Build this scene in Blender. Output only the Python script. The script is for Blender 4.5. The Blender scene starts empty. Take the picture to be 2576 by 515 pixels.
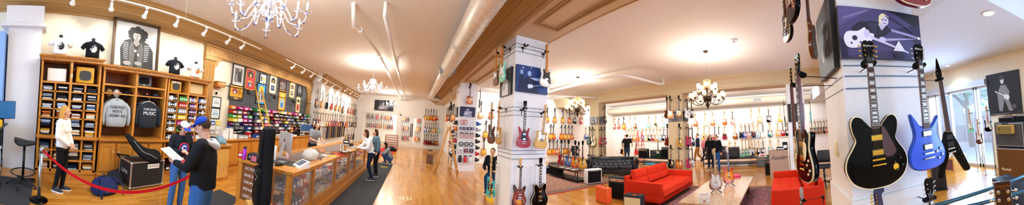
import bpy, math, random
import numpy as np
from mathutils import Matrix, Vector
from mathutils.geometry import tessellate_polygon
S = bpy.context.scene
C = S.collection
R = math.radians
PI = math.pi
random.seed(7)
# ---------------------------------------------------------------- camera (cylindrical panorama, hand held at 1.9 m)
F, CY, PITCH, ROLL, YAW, H = 583.88, 278.31, .089777, .039432, -.425362, 1.9
_u = np.array([ROLL, PITCH, 1.]); _u /= np.linalg.norm(_u)
_y = np.array([math.sin(YAW), math.cos(YAW), 0.]); _y -= _u * (_y @ _u); _y /= np.linalg.norm(_y)
_x = np.cross(_y, _u)
MW = np.array([_x, _y, _u])
cam = bpy.data.cameras.new('camera')
cam.type = 'PANO'
cam.panorama_type = 'CENTRAL_CYLINDRICAL'
cam.central_cylindrical_range_u_min = -1288 / F
cam.central_cylindrical_range_u_max = 1288 / F
cam.central_cylindrical_range_v_min = (CY - 515) / F
cam.central_cylindrical_range_v_max = CY / F
cam.central_cylindrical_radius = 1.0
cam.clip_start = .05
cam.clip_end = 300
camo = bpy.data.objects.new('camera', cam)
C.objects.link(camo)
r_, up_, fw_ = MW @ np.array([1, 0, 0]), MW @ np.array([0, 0, 1]), MW @ np.array([0, 1, 0])
camo.matrix_world = Matrix(((r_[0], up_[0], -fw_[0], 0), (r_[1], up_[1], -fw_[1], 0), (r_[2], up_[2], -fw_[2], H), (0, 0, 0, 1)))
S.camera = camo

# ---------------------------------------------------------------- surveying helpers: a line of sight met with a real plane
def ray(px, py):
    a = (px - 1288) / F
    return MW @ np.array([math.sin(a), math.cos(a), (CY - py) / F])
def fl(px, py, z=0.):
    r = ray(px, py); t = (z - H) / r[2]; return (r[0] * t, r[1] * t, z)
def atX(X, px, py):
    r = ray(px, py); t = X / r[0]; return (X, r[1] * t, H + r[2] * t)
def atY(Y, px, py):
    r = ray(px, py); t = Y / r[1]; return (r[0] * t, Y, H + r[2] * t)
def proj(P):
    d = np.array(P, float) - [0, 0, H]; c = MW.T @ d
    return 1288 + F * math.atan2(c[0], c[1]), CY - F * c[2] / math.hypot(c[0], c[1])
def onX(X, Z, px):
    """Y on the plane X at height Z seen in column px"""
    py = 300
    for _ in range(8):
        p = atX(X, px, py); py = proj((X, p[1], Z))[1]
    return p[1]
def onY(Y, Z, px):
    py = 300
    for _ in range(8):
        p = atY(Y, px, py); py = proj((p[0], Y, Z))[1]
    return p[0]

# ---------------------------------------------------------------- exposure, world
S.view_settings.view_transform = 'Standard'
S.view_settings.look = 'None'
S.view_settings.exposure = 0.46
S.view_settings.gamma = 1.0
S.view_settings.use_curve_mapping = False
S.cycles.use_denoising = True
S.cycles.max_bounces = 7
S.cycles.diffuse_bounces = 4
S.cycles.glossy_bounces = 3
S.cycles.transmission_bounces = 6
S.cycles.transparent_max_bounces = 8
S.cycles.caustics_reflective = False
S.cycles.caustics_refractive = False
S.cycles.sample_clamp_indirect = 6
world = bpy.data.worlds.new('world'); S.world = world
world.use_nodes = True
wn = world.node_tree.nodes; wl = world.node_tree.links
bg = wn['Background']
sky = wn.new('ShaderNodeTexSky'); sky.sky_type = 'NISHITA'
sky.sun_elevation = R(38); sky.sun_rotation = R(60); sky.sun_disc = False
wl.new(sky.outputs[0], bg.inputs[0]); bg.inputs[1].default_value = .28

LIGHTS = []
def light(kind, name, loc, power, color=(1, 1, 1), size=.3, rot=None, spot=None, size_y=None, aim=None):
    l = bpy.data.lights.new(name, kind); l.energy = power; l.color = color
    if kind == 'AREA':
        l.size = size
        if size_y: l.shape = 'RECTANGLE'; l.size_y = size_y
    elif kind in ('POINT', 'SPOT'):
        l.shadow_soft_size = size
        if spot: l.spot_size = R(spot); l.spot_blend = .6
    o = bpy.data.objects.new(name, l); C.objects.link(o); o.location = loc
    if rot: o.rotation_euler = rot
    if aim is not None:
        o.rotation_euler = (Vector(aim) - Vector(loc)).to_track_quat('-Z', 'Y').to_euler()
    return o
WARM = (.94, 1, .93); SOFT = (.86, .96, 1); COOL = (.42, .66, 1); WHITE = (.97, .98, 1)
# daylight through the shop front
light('AREA', 'daylight', (4.4, -6.3, 1.6), 620, COOL, 5.5, size_y=2.6, aim=(4.4, 4, 1.2))
light('AREA', 'daylight', (-2, -6.3, 1.7), 560, COOL, 5, size_y=2.8, aim=(-2, 4, 1.4))
# added fill lamps without fittings, washing the rooms softly from ceiling height
for (x, y, p, c) in ((-2.6, 2.0, 100, SOFT), (-2.6, 8.0, 130, WARM), (-1.5, 15, 150, WARM), (6, 2.0, 100, SOFT), (6, 8.5, 110, SOFT), (5.5, -3.6, 60, COOL)):
    light('AREA', 'added_ceiling_fill', (x, y, 4.0 if x < 5.4 or y > 0 else 3.4), p, c, 2.6, aim=(x, y, 0))
# wall washers in the cove above the far guitar walls
for y in (-1, 3.5, 8, 12):
    light('AREA', 'cove_light', (12.2, y, 3.95), 95, WHITE, 3.2, size_y=.5, aim=(15.2, y, 1.6))
light('AREA', 'cove_light', (6.5, 11.2, 3.9), 100, SOFT, 5.5, size_y=.5, aim=(6.5, 13, 1.6))
# ---------------------------------------------------------------- materials
_mats = {}
def lin(c):
    if isinstance(c, str):
        c = [int(c[i:i + 2], 16) / 255 for i in (0, 2, 4)]
    return tuple(((v + .055) / 1.055) ** 2.4 if v > .04045 else v / 12.92 for v in c) + (1,)
def mat(name, col, rough=.5, metal=0., spec=.5, emit=0., coat=0., alpha=1., trans=0., build=None):
    if name in _mats: return _mats[name]
    m = bpy.data.materials.new(name); m.use_nodes = True
    nt = m.node_tree; b = nt.nodes['Principled BSDF']
    c = lin(col)
    b.inputs['Base Color'].default_value = c
    b.inputs['Roughness'].default_value = rough
    b.inputs['Metallic'].default_value = metal
    b.inputs['Specular IOR Level'].default_value = spec
    b.inputs['Coat Weight'].default_value = coat
    b.inputs['Transmission Weight'].default_value = trans
    b.inputs['Alpha'].default_value = alpha
    if emit:
        b.inputs['Emission Color'].default_value = c; b.inputs['Emission Strength'].default_value = emit
    # a little wear in the tone of every surface
    if build: build(nt, b, c)
    elif not emit and not trans and alpha == 1:
        vary(nt, b, c, 18., .06)
    _mats[name] = m
    return m
def tex(nt, scale=(1, 1, 1), rot=(0, 0, 0), coord='Object'):
    t = nt.nodes.new('ShaderNodeTexCoord'); mp = nt.nodes.new('ShaderNodeMapping')
    mp.inputs['Scale'].default_value = scale; mp.inputs['Rotation'].default_value = rot
    nt.links.new(t.outputs[coord], mp.inputs['Vector']); return mp.outputs[0]
def ramp(nt, fac, stops, interp='LINEAR'):
    r = nt.nodes.new('ShaderNodeValToRGB'); r.color_ramp.interpolation = interp
    e = r.color_ramp.elements
    e[0].position, e[0].color = stops[0][0], lin(stops[0][1]); e[1].position, e[1].color = stops[-1][0], lin(stops[-1][1])
    for p, c in stops[1:-1]:
        x = e.new(p); x.color = lin(c)
    nt.links.new(fac, r.inputs[0]); return r.outputs[0]
def noise(nt, vec, scale=5., detail=4., rough=.55, dist=0.):
    n = nt.nodes.new('ShaderNodeTexNoise'); n.inputs['Scale'].default_value = scale
    n.inputs['Detail'].default_value = detail; n.inputs['Roughness'].default_value = rough; n.inputs['Distortion'].default_value = dist
    nt.links.new(vec, n.inputs['Vector']); return n.outputs['Fac']
def mixc(nt, fac, a, b, mode='MIX'):
    m = nt.nodes.new('ShaderNodeMix'); m.data_type = 'RGBA'; m.blend_type = mode
    for s, v in ((0, fac), (6, a), (7, b)):
        if isinstance(v, (float, int)): m.inputs[s].default_value = v
        elif isinstance(v, tuple): m.inputs[s].default_value = v
        else: nt.links.new(v, m.inputs[s])
    return m.outputs[2]
def bump(nt, b, fac, strength=.2, dist=.01):
    n = nt.nodes.new('ShaderNodeBump'); n.inputs['Strength'].default_value = strength; n.inputs['Distance'].default_value = dist
    nt.links.new(fac, n.inputs['Height']); nt.links.new(n.outputs[0], b.inputs['Normal'])
def vary(nt, b, c, scale, amt):
    f = noise(nt, tex(nt), scale, 3)
    o = mixc(nt, f, tuple(max(0, v * (1 - amt)) for v in c[:3]) + (1,), tuple(min(1, v * (1 + amt)) for v in c[:3]) + (1,))
    nt.links.new(o, b.inputs['Base Color'])
def wood(name, dark, light_, scale=(6, 6, .8), rough=.35, coat=.2):
    def f(nt, b, c):
        n = noise(nt, tex(nt, scale), 3.5, 6, .65, 1.2)
        nt.links.new(ramp(nt, n, ((.3, dark), (.52, light_), (.7, dark))), b.inputs['Base Color'])
    return mat(name, light_, rough, coat=coat, build=f)
def fabric(name, col, scale=60., amt=.25, rough=.9):
    def f(nt, b, c):
        n = noise(nt, tex(nt), scale, 4, .7)
        lo = tuple(v * (1 - amt) for v in c[:3]) + (1,); hi = tuple(min(1, v * (1 + amt)) for v in c[:3]) + (1,)
        nt.links.new(mixc(nt, n, lo, hi), b.inputs['Base Color']); bump(nt, b, n, .3, .004)
    return mat(name, col, rough, spec=.2, build=f)
def burst(name, edge, mid, centre, cx=0., cz=-.63, rx=.165, rz=.215, rough=.12):
    def f(nt, b, c):
        t = nt.nodes.new('ShaderNodeTexCoord'); mp = nt.nodes.new('ShaderNodeMapping')
        mp.inputs['Location'].default_value = (-cx / rx, 0, -cz / rz); mp.inputs['Scale'].default_value = (1 / rx, 0, 1 / rz)
        nt.links.new(t.outputs['Object'], mp.inputs['Vector'])
        v = nt.nodes.new('ShaderNodeVectorMath'); v.operation = 'LENGTH'; nt.links.new(mp.outputs[0], v.inputs[0])
        nt.links.new(ramp(nt, v.outputs['Value'], ((.35, centre), (.72, mid), (.98, edge))), b.inputs['Base Color'])
    return mat(name, mid, rough, coat=.8, build=f)
def gloss(name, col, rough=.15, coat=.45, metal=0.): return mat(name, col, rough, metal, coat=coat)

M_chrome = mat('chrome', 'd8dade', .15, 1.)
M_gold = mat('gold_plate', 'e0b040', .2, 1.)
M_black = mat('black_plastic', '0c0c0e', .4)
M_blackg = mat('black_gloss', '040406', .08, spec=.12, coat=.04)
M_white = mat('white_paint', 'f2efe9', .5)
M_grey = mat('grey_plastic', '77797c', .5)
M_iron = mat('black_iron', '15130f', .45, .6)
M_bronze = mat('dark_bronze', '3a2c1c', .35, .7)

# ---------------------------------------------------------------- mesh builder
class MB:
    def __init__(s): s.v = []; s.f = []; s.mi = []; s.sm = []
    def add(s, vs, fs, mi=0, smooth=False):
        o = len(s.v); s.v += [tuple(map(float, p)) for p in vs]
        for k, f in enumerate(fs):
            s.f.append([i + o for i in f]); s.mi.append(mi); s.sm.append(smooth if isinstance(smooth, bool) else smooth[k])
        return s
    def box(s, x0, x1, y0, y1, z0, z1, mi=0):
        x0, x1 = sorted((x0, x1)); y0, y1 = sorted((y0, y1)); z0, z1 = sorted((z0, z1))
        v = [(x, y, z) for z in (z0, z1) for y in (y0, y1) for x in (x0, x1)]
        return s.add(v, [(0, 2, 3, 1), (4, 5, 7, 6), (0, 1, 5, 4), (2, 6, 7, 3), (0, 4, 6, 2), (1, 3, 7, 5)], mi)
    def obox(s, c, size, mi=0, rz=0., rx=0., ry=0., taper=1.):
        a, b, h = (q / 2 for q in size); M = Matrix.Rotation(rz, 3, 'Z') @ Matrix.Rotation(ry, 3, 'Y') @ Matrix.Rotation(rx, 3, 'X')
        v = []
        for z in (-h, h):
            k = taper if z > 0 else 1
            for y in (-b, b):
                for x in (-a, a): v.append(tuple(M @ Vector((x * k, y * k, z)) + Vector(c)))
        return s.add(v, [(0, 2, 3, 1), (4, 5, 7, 6), (0, 1, 5, 4), (2, 6, 7, 3), (0, 4, 6, 2), (1, 3, 7, 5)], mi)
    def rbox(s, x0, x1, y0, y1, z0, z1, r=.02, mi=0, n=3):
        """box with edges rounded about the vertical, top and bottom softened"""
        x0, x1 = sorted((x0, x1)); y0, y1 = sorted((y0, y1)); z0, z1 = sorted((z0, z1))
        r = min(r, (x1 - x0) / 2.05, (y1 - y0) / 2.05, (z1 - z0) / 2.05)
        rings = []
        prof = [(r * (1 - math.cos(t)), r * math.sin(t)) for t in [PI / 2 * i / n for i in range(n + 1)]]
        lev = [(z0 + r - q[1], q[0]) for q in reversed(prof)] + [(z1 - r + q[1], q[0]) for q in prof]
        for z, ins in lev:
            ring = []
            for cx, cy, a0 in ((x1 - r, y1 - r, 0), (x0 + r, y1 - r, 90), (x0 + r, y0 + r, 180), (x1 - r, y0 + r, 270)):
                for k in range(n + 1):
                    a = R(a0 + 90 * k / n); q = max(r - ins, 1e-4); ring.append((cx + q * math.cos(a), cy + q * math.sin(a), z))
            rings.append(ring)
        return s.loft(rings, mi)
    def loft(s, rings, mi=0, smooth=True, caps=True, closed=True):
        n = len(rings[0]); vs = [p for r in rings for p in r]; fs = []; sm = []
        for i in range(len(rings) - 1):
            for k in range(n if closed else n - 1):
                k2 = (k + 1) % n; fs.append((i * n + k, i * n + k2, (i + 1) * n + k2, (i + 1) * n + k)); sm.append(smooth)
        if caps:
            fs.append(tuple(reversed(range(n)))); fs.append(tuple((len(rings) - 1) * n + k for k in range(n))); sm += [False, False]
        return s.add(vs, fs, mi, sm)
    def tube(s, pts, r, n=8, mi=0, caps=True, flat=1.):
        P = [Vector(p) for p in pts]; rs = r if isinstance(r, (list, tuple)) else [r] * len(P)
        rings = []; prev = None
        for i, p in enumerate(P):
            d = (P[min(i + 1, len(P) - 1)] - P[max(i - 1, 0)]).normalized()
            if prev is None:
                a = Vector((0, 0, 1)) if abs(d.z) < .9 else Vector((0, 1, 0)); x = d.cross(a).normalized()
            else:
                x = (prev - d * prev.dot(d)).normalized()
            prev = x; y = d.cross(x)
            rings.append([tuple(p + (x * math.cos(t) + y * math.sin(t) * flat) * rs[i]) for t in [2 * PI * k / n for k in range(n)]])
        return s.loft(rings, mi, True, caps)
    def cyl(s, a, b, r, n=12, mi=0, r2=None): return s.tube([a, b], [r, r if r2 is None else r2], n, mi)
    def lathe(s, prof, c=(0, 0, 0), n=16, mi=0, axis='z'):
        rings = []
        for r, h in prof:
            ring = []
            for k in range(n):
                a = 2 * PI * k / n; q = (r * math.cos(a), r * math.sin(a), h)
                if axis == 'y': q = (q[0], q[2], q[1])
                if axis == 'x': q = (q[2], q[0], q[1])
                ring.append((q[0] + c[0], q[1] + c[1], q[2] + c[2]))
            rings.append(ring)
        return s.loft(rings, mi)
    def ell(s, c, r, n=12, mi=0, m=None):
        m = m or max(4, n // 2)
        if not isinstance(r, (list, tuple)): r = (r, r, r)
        rings = []
        for i in range(m + 1):
            t = -PI / 2 + PI * i / m; q = max(math.cos(t), .02)
            rings.append([(c[0] + r[0] * q * math.cos(a), c[1] + r[1] * q * math.sin(a), c[2] + r[2] * math.sin(t)) for a in [2 * PI * k / n for k in range(n)]])
        return s.loft(rings, mi)
    def prism(s, out, y0, y1, mi=0, bev=0., mi_front=None, mi_side=None):
        """outline of (x, z) points given thickness along y; bev rounds the edge"""
        n = len(out); A = sum(out[i][0] * out[(i + 1) % n][1] - out[(i + 1) % n][0] * out[i][1] for i in range(n))
        if A < 0: out = out[::-1]
        nor = []
        for i in range(n):
            a, b, c = out[i - 1], out[i], out[(i + 1) % n]
            tx, tz = c[0] - a[0], c[1] - a[1]; l = math.hypot(tx, tz) or 1; nor.append((tz / l, -tx / l))
        def ring(y, d): return [(p[0] - nor[i][0] * d, y, p[1] - nor[i][1] * d) for i, p in enumerate(out)]
        lv = [(y0, bev), (y0 + bev * .35, bev * .3), (y0 + bev, 0), (y1 - bev, 0), (y1 - bev * .35, bev * .3), (y1, bev)] if bev else [(y0, 0), (y1, 0)]
        rings = [ring(*q) for q in lv]
        o = len(s.v); s.loft(rings, mi if mi_side is None else mi_side, bool(bev), False)
        N = len(rings)
        if n > 12:
            for tr in tessellate_polygon([[Vector((p[0], p[1], 0)) for p in out]]):
                p = [out[i] for i in tr]
                if (p[1][0] - p[0][0]) * (p[2][1] - p[0][1]) - (p[2][0] - p[0][0]) * (p[1][1] - p[0][1]) < 0: tr = tr[::-1]
                s.f.append([o + i for i in tr]); s.mi.append(mi if mi_front is None else mi_front); s.sm.append(False)
                s.f.append([o + (N - 1) * n + i for i in tr[::-1]]); s.mi.append(mi); s.sm.append(False)
            return s
        s.f.append([o + i for i in range(n)]); s.mi.append(mi if mi_front is None else mi_front); s.sm.append(False)
        s.f.append([o + (N - 1) * n + i for i in reversed(range(n))]); s.mi.append(mi); s.sm.append(False)
        return s
    def mesh(s, name, mats):
        me = bpy.data.meshes.new(name); me.from_pydata(s.v, [], s.f)
        for m in (mats if isinstance(mats, (list, tuple)) else [mats]): me.materials.append(m)
        me.polygons.foreach_set('material_index', s.mi); me.polygons.foreach_set('use_smooth', s.sm)
        me.update(); return me
    def build(s, name, mats, parent=None, loc=(0, 0, 0), rz=0., fix=True):
        me = s.mesh(name, mats)
        o = bpy.data.objects.new(name, me); C.objects.link(o); o.location = loc; o.rotation_euler = (0, 0, rz)
        if parent is not None: o.parent = parent
        return o
def spline(pts, n=5, closed=True):
    out = []; N = len(pts)
    for i in range(N if closed else N - 1):
        p = [pts[(i + k) % N] if closed else pts[min(max(i + k, 0), N - 1)] for k in (-1, 0, 1, 2)]
        for j in range(n):
            t = j / n
            out.append(tuple(.5 * (2 * p[1][a] + (p[2][a] - p[0][a]) * t + (2 * p[0][a] - 5 * p[1][a] + 4 * p[2][a] - p[3][a]) * t * t + (3 * p[1][a] - p[0][a] - 3 * p[2][a] + p[3][a]) * t ** 3) for a in range(len(p[0]))))
    if not closed: out.append(tuple(pts[-1]))
    return out
def circ(cx, cz, rx, rz=None, n=14): return [(cx + rx * math.cos(2 * PI * k / n), cz + (rz or rx) * math.sin(2 * PI * k / n)) for k in range(n)]
def rect(x0, x1, z0, z1): return [(x0, z0), (x1, z0), (x1, z1), (x0, z1)]

# ---------------------------------------------------------------- things, parts, structure
def tag(o, label, cat, group=None):
    o['label'] = label; o['category'] = cat
    if group: o['group'] = group
    return o
def thing(name, label, cat, loc=(0, 0, 0), rz=0., group=None, scale=None):
    o = bpy.data.objects.new(name, None); C.objects.link(o); o.location = loc; o.rotation_euler = (0, 0, rz)
    if scale: o.scale = scale
    return tag(o, label, cat, group)
def struct(name, mb, m):
    o = mb.build(name, m); o['kind'] = 'structure'; return o
def dup(root, loc, rz=None, label=None, group=None, scale=None):
    r = root.copy(); C.objects.link(r); r.location = loc
    if rz is not None: r.rotation_euler = (r.rotation_euler[0], r.rotation_euler[1], rz)
    if label: r['label'] = label
    if group: r['group'] = group
    if scale: r.scale = scale
    for ch in list(root.children):
        c = ch.copy(); C.objects.link(c); c.parent = r
        for g in ch.children:
            d = g.copy(); C.objects.link(d); d.parent = c
    return r
ORD = 'first second third fourth fifth sixth seventh eighth ninth tenth eleventh twelfth thirteenth fourteenth fifteenth sixteenth seventeenth eighteenth nineteenth twentieth twenty-first twenty-second twenty-third twenty-fourth twenty-fifth twenty-sixth twenty-seventh twenty-eighth twenty-ninth thirtieth'.split()
def text(body, size, m, parent=None, loc=(0, 0, 0), rot=(PI / 2, 0, 0), name='lettering', depth=.001, align='CENTER', sx=1., shear=0.):
    cu = bpy.data.curves.new(name, 'FONT'); cu.body = body; cu.size = size; cu.align_x = align; cu.align_y = 'CENTER'; cu.extrude = depth; cu.shear = shear; cu.resolution_u = 3
    q = bpy.data.objects.new(name, cu); C.objects.link(q)
    me = bpy.data.meshes.new_from_object(q.evaluated_get(bpy.context.evaluated_depsgraph_get()))
    bpy.data.objects.remove(q); bpy.data.curves.remove(cu)
    me.materials.clear(); me.materials.append(m); me.name = name
    o = bpy.data.objects.new(name, me); C.objects.link(o); o.location = loc; o.rotation_euler = rot; o.scale = (sx, 1, 1)
    if parent is not None: o.parent = parent
    return o
# ================================================================ the room
def m_floor(nt, b, c):
    v = tex(nt, (1, 1, 1), (0, 0, PI / 2))
    br = nt.nodes.new('ShaderNodeTexBrick'); nt.links.new(v, br.inputs['Vector'])
    for k, val in (('Scale', 1.), ('Mortar Size', .0015), ('Brick Width', .9), ('Row Height', .075), ('Bias', 0.)): br.inputs[k].default_value = val
    br.inputs['Color1'].default_value = lin('bd8130'); br.inputs['Color2'].default_value = lin('dba549'); br.inputs['Mortar'].default_value = lin('8a5a26')
    n = noise(nt, tex(nt, (14, 1.2, 1)), 3, 5, .6, .6)
    g = ramp(nt, n, ((.3, 'd09c4c'), (.7, 'fbd8a0')))
    nt.links.new(mixc(nt, .55, br.outputs['Color'], g, 'MULTIPLY'), b.inputs['Base Color'])
    r = noise(nt, tex(nt), 2.2, 3); 
    mr = nt.nodes.new('ShaderNodeMapRange'); nt.links.new(r, mr.inputs[0]); mr.inputs[3].default_value = .14; mr.inputs[4].default_value = .34
    nt.links.new(mr.outputs[0], b.inputs['Roughness'])
M_floor = mat('oak_strip_floor', 'd9a25a', .25, coat=.3, build=m_floor)
M_ceil = mat('ceiling_plaster', 'ebe9e6', .85)
M_ceil2 = mat('white_ceiling_plaster', 'dfe4ee', .8)
M_cream = mat('cream_wall', 'efe6cf', .8)
M_wallw = mat('white_wall', 'f4f1ea', .7)
M_cornice = mat('tan_cornice_paint', 'a8824c', .6)
M_corn2 = mat('beige_beam_paint', 'cdb690', .6)
M_col = mat('column_paint', 'e9e6e6', .6)
def m_slat(col, step=.1, k=.57):
    def f(nt, b, c):
        t = tex(nt); sp = nt.nodes.new('ShaderNodeSeparateXYZ'); nt.links.new(t, sp.inputs[0])
        m = nt.nodes.new('ShaderNodeMath'); m.operation = 'MULTIPLY'; m.inputs[1].default_value = 1 / step; nt.links.new(sp.outputs[2], m.inputs[0])
        w = nt.nodes.new('ShaderNodeMath'); w.operation = 'FRACT'; nt.links.new(m.outputs[0], w.inputs[0])
        nt.links.new(ramp(nt, w.outputs[0], ((0, tuple(v * k for v in (int(col[0:2], 16) / 255, int(col[2:4], 16) / 255, int(col[4:6], 16) / 255))), (.1, tuple(v * k for v in (int(col[0:2], 16) / 255, int(col[2:4], 16) / 255, int(col[4:6], 16) / 255))), (.14, col), (1, col))), b.inputs['Base Color'])
        bump(nt, b, w.outputs[0], .3, .01)
    return f
M_slatw = mat('white_slatwall', 'f3f0ea', .6, build=m_slat('f3f0ea', .1, .84))
M_slatd = mat('charcoal_slatwall', '4d5055', .55, build=m_slat('4d5055', .085))
XL, XF, YE = -5.95, 15.35, 21.
struct('floor', MB().box(-6.2, 16, -6.1, 26, -.12, 0), M_floor)
# left wall, partitions, end walls
struct('wall_left', MB().box(XL - .2, XL, -4, 12.3, 0, 4.6), M_cream)
struct('wall_left', MB().box(XL - .2, -5.25, 12.3, YE, 0, 4.6), M_slatw)
struct('wall_far', MB().box(XF, XF + .2, -6.1, 13.2, 0, 4.6), M_slatw)
struct('wall_end', MB().box(2.75, XF, 13, 13.2, 0, 4.6), M_wallw)
struct('wall_partition', MB().box(2.75, 2.9, 13.2, YE, 0, 4.6), M_wallw)
gx0, gx1, dx0, dx1 = -4.55, -1.35, -1.05, .98          # shop window and double door in the end wall
w = MB().box(-5.95, gx0, YE, YE + .15, 0, 4.6).box(gx0, gx1, YE, YE + .15, 2.86, 4.6).box(gx0, gx1, YE, YE + .15, 0, .3).box(gx1, dx0, YE, YE + .15, 0, 4.6)
w.box(dx0, dx1, YE, YE + .15, 2.75, 4.6).box(dx1, 2.9, YE, YE + .15, 0, 4.6)
struct('wall_end', w, M_wallw)
# acoustic room seen through its glass
struct('wall_back', MB().box(-6, 3, 25, 25.2, 0, 3.6), M_slatw)
struct('wall_side', MB().box(-6, -5.8, YE + .2, 25, 0, 3.6).box(2.6, 2.8, YE + .2, 25, 0, 3.6), M_wallw)
struct('ceiling', MB().box(-6, 3, YE + .16, 25.2, 3.6, 3.7), M_ceil)
light('AREA', 'inner_room_light', (-1.5, 23, 3.5), 160, WARM, 3, aim=(-1.5, 23, 0))
# ceilings
struct('ceiling', MB().box(XL - .2, 2.0, -6.1, YE + .1, 4.45, 4.6), M_ceil)
struct('ceiling', MB().box(2.0, XF + .1, -2.3, YE, 4.15, 4.6), M_ceil)
struct('ceiling', MB().box(2.0, XF + .1, -6.1, -2.3, 3.5, 4.6), M_ceil2)
# storefront wall behind the camera with its window opening
wx0, wx1, wz1 = 4.5, 7.7, 2.66
lx0, lx1 = -4.6, .6        # the shop front continues behind the camera
w = MB().box(-6.1, lx0, -6.1, -5.9, 0, 4.6).box(lx1, wx0, -6.1, -5.9, 0, 4.6).box(lx0, lx1, -6.1, -5.9, 3.1, 4.6).box(wx1, XF + .2, -6.1, -5.9, 0, 4.6).box(wx0, wx1, -6.1, -5.9, wz1, 4.6)
struct('wall_front', w, M_cream)
struct('wall_left', MB().box(-6.1, XL, -6.1, -4, 0, 4.6), M_cream)

def extrude_y(prof, y0, y1):
    m = MB(); n = len(prof)
    m.loft([[(x, y0, z) for x, z in prof], [(x, y1, z) for x, z in prof]], 0, False)
    return m
def cornice(x, z0, z1, out, y0, y1, s):
    """stepped crown moulding: x wall plane, out projection (signed s)"""
    P = [(0, 0), (.10, .0), (.12, .10), (.22, .12), (.24, .2), (.36, .34), (.42, .34), (.44, .42), (.58, .56), (.72, .64), (.76, .64), (.78, .74), (.90, .8), (.94, .9), (1, .92), (1, 1), (0, 1)]
    pr = [(x + s * out * a, z0 + (z1 - z0) * b) for a, b in P]
    return extrude_y(pr, y0, y1)
struct('trim_1', cornice(XL, 3.9, 4.45, .44, -4, 12.3, 1), M_cornice)
struct('trim_1', cornice(-5.25, 3.95, 4.45, .3, 12.3, YE, 1), M_cornice)
# the big beam over the columns of the first row, with its coffered soffit
B0, B1, BZ = 2.02, 2.93, 4.05
bm = MB().box(B0, B1, -2.3, 13, BZ, 4.45)
struct('beam', bm, M_corn2)
struct('trim_2', cornice(B0, BZ + .0, 4.45, .74, -2.3, YE, -1), M_cornice)
struct('trim_2', MB().box(B0, 2.75, 13, YE, 3.95, 4.45), M_corn2)
t = MB()
for y0, y1 in ((-.2, 3.85), (6.1, 9.9)):
    for d, h in ((0, .03), (.07, .018)):
        a, b, c, e = B0 + .12 + d, B1 - .2 - d, y0 + d, y1 - d
        t.box(a, b, c, c + .035, BZ - h, BZ).box(a, b, e - .035, e, BZ - h, BZ).box(a, a + .035, c + .035, e - .035, BZ - h, BZ).box(b - .035, b, c + .035, e - .035, BZ - h, BZ)
struct('trim_3', t, M_cornice)
struct('trim_4', MB().box(B1, B1 + .05, -2.3, 13, BZ, 4.09).box(B1, B1 + .09, -2.3, 13, 4.09, 4.15), M_cornice)
# second beam
struct('beam', MB().box(9.2, 9.95, -2.3, 13, 3.6, 4.15), M_corn2)
struct('trim_5', cornice(9.2, 3.78, 4.15, .22, -2.3, 13, -1), M_corn2)
t = MB()
for y0, y1 in ((-.3, 3.7), (4.9, 8.7), (9.9, 12.8)):
    t.box(9.16, 9.2, y0, y1, 3.6, 3.63).box(9.17, 9.2, y0, y1, 3.66, 3.675)
struct('trim_5', t, M_corn2)
# ducted bulkhead in front of the far wall
bt = MB(); bt.cyl((14.6, -2.2, 3.72), (14.6, 13, 3.72), .24, 20)
M_duct = mat('white_duct_metal', 'e6e0d6', .38, .35)
M_bulk = mat('beige_duct_paint', 'cdbfa8', .6)
d = bt.build('ventilation_duct', M_bulk); d['kind'] = 'structure'
for px in (1665, 1905):
    y = onX(14.35, 3.75, px)
    o = MB().box(-.02, .03, -.28, .28, -.1, .1)
    v = thing('air_vent', 'dark louvred air vent on the beige duct ' + ('near the ladder' if px < 1700 else 'above the blue guitars'), 'vent', (14.33, y, 3.72), 0, 'duct vents')
    o.build('vent_frame', M_white, v)
    q = MB()
    for k in range(5): q.box(-.03, -.02, -.25, .25, -.08 + k * .035, -.06 + k * .035)
    q.build('slat', M_black, v)
# columns, with a plinth band at 1.17 m where the lower casing is wider
def column(x0, y0, w, h, ztop):
    m = MB().box(x0, x0 + w, y0, y0 + h, 0, ztop)
    m.box(x0 - .02, x0 + w + .02, y0 - .02, y0 + h + .02, 0, 1.17)
    return m
for k, (y0) in enumerate((-1.5, 4.55, 10.5)):
    struct('pillar', column(2.1, y0, .85, .86, BZ), M_col)
for y0 in (-1.12, 3.98, 8.93):
    struct('pillar', column(9.2, y0, .6, .7, 3.6), M_col if y0 < 0 else M_corn2)
struct('pillar', MB().box(XL, XL + .35, -1.05, -.25, 0, 3.45).box(XL, XL + .5, -1.15, -.2, 3.45, 3.5).box(XL, XL + .45, -1.1, -.22, 3.5, 3.9).box(XL, XL + .55, -1.2, -.15, 3.42, 3.45), M_col)
M_blue = mat('painted_daylight_blue', '8fb4ee', .5)
struct('painted_daylight_strip', MB().box(XL, XL + .5, -1.22, -1.10, 0, 3.3), M_blue)  # bluish daylight reflection by the pier, put in as a coloured strip
struct('baseboard_far', MB().box(XF - .02, XF, -2.3, 13, 0, .12), M_white)
struct('baseboard_end', MB().box(2.75, XF, 12.98, 13, 0, .12), M_white)

# windows and doors
M_glass = mat('clear_glass', 'ffffff', .03, alpha=.12, spec=.5)
M_alu = mat('aluminium_frame', 'c9d3e2', .35, .4)
fr = MB()
for x in (wx0, 5.0, 5.12, 6.35, 7.15, wx1 - .06): fr.box(x, x + .06, -6.02, -5.9, 0, wz1)
fr.box(wx0, wx1, -6.02, -5.9, wz1 - .07, wz1).box(wx0, wx1, -6.02, -5.9, 0, .1)
struct('window_1', fr, M_alu)
struct('window_1', MB().box(wx0, wx1, -5.97, -5.96, .1, wz1 - .07), M_glass)
struct('window_1', MB().box(wx0, wx1, -5.88, -5.7, wz1 + .02, wz1 + .2), M_alu)
fr = MB()
for x in (lx0, -2.9, -1.2, lx1 - .06): fr.box(x, x + .06, -6.02, -5.9, 0, 3.1)
struct('window_3', fr, M_alu)
struct('window_3', MB().box(lx0, lx1, -5.97, -5.96, .1, 3.05), M_glass)
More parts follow.
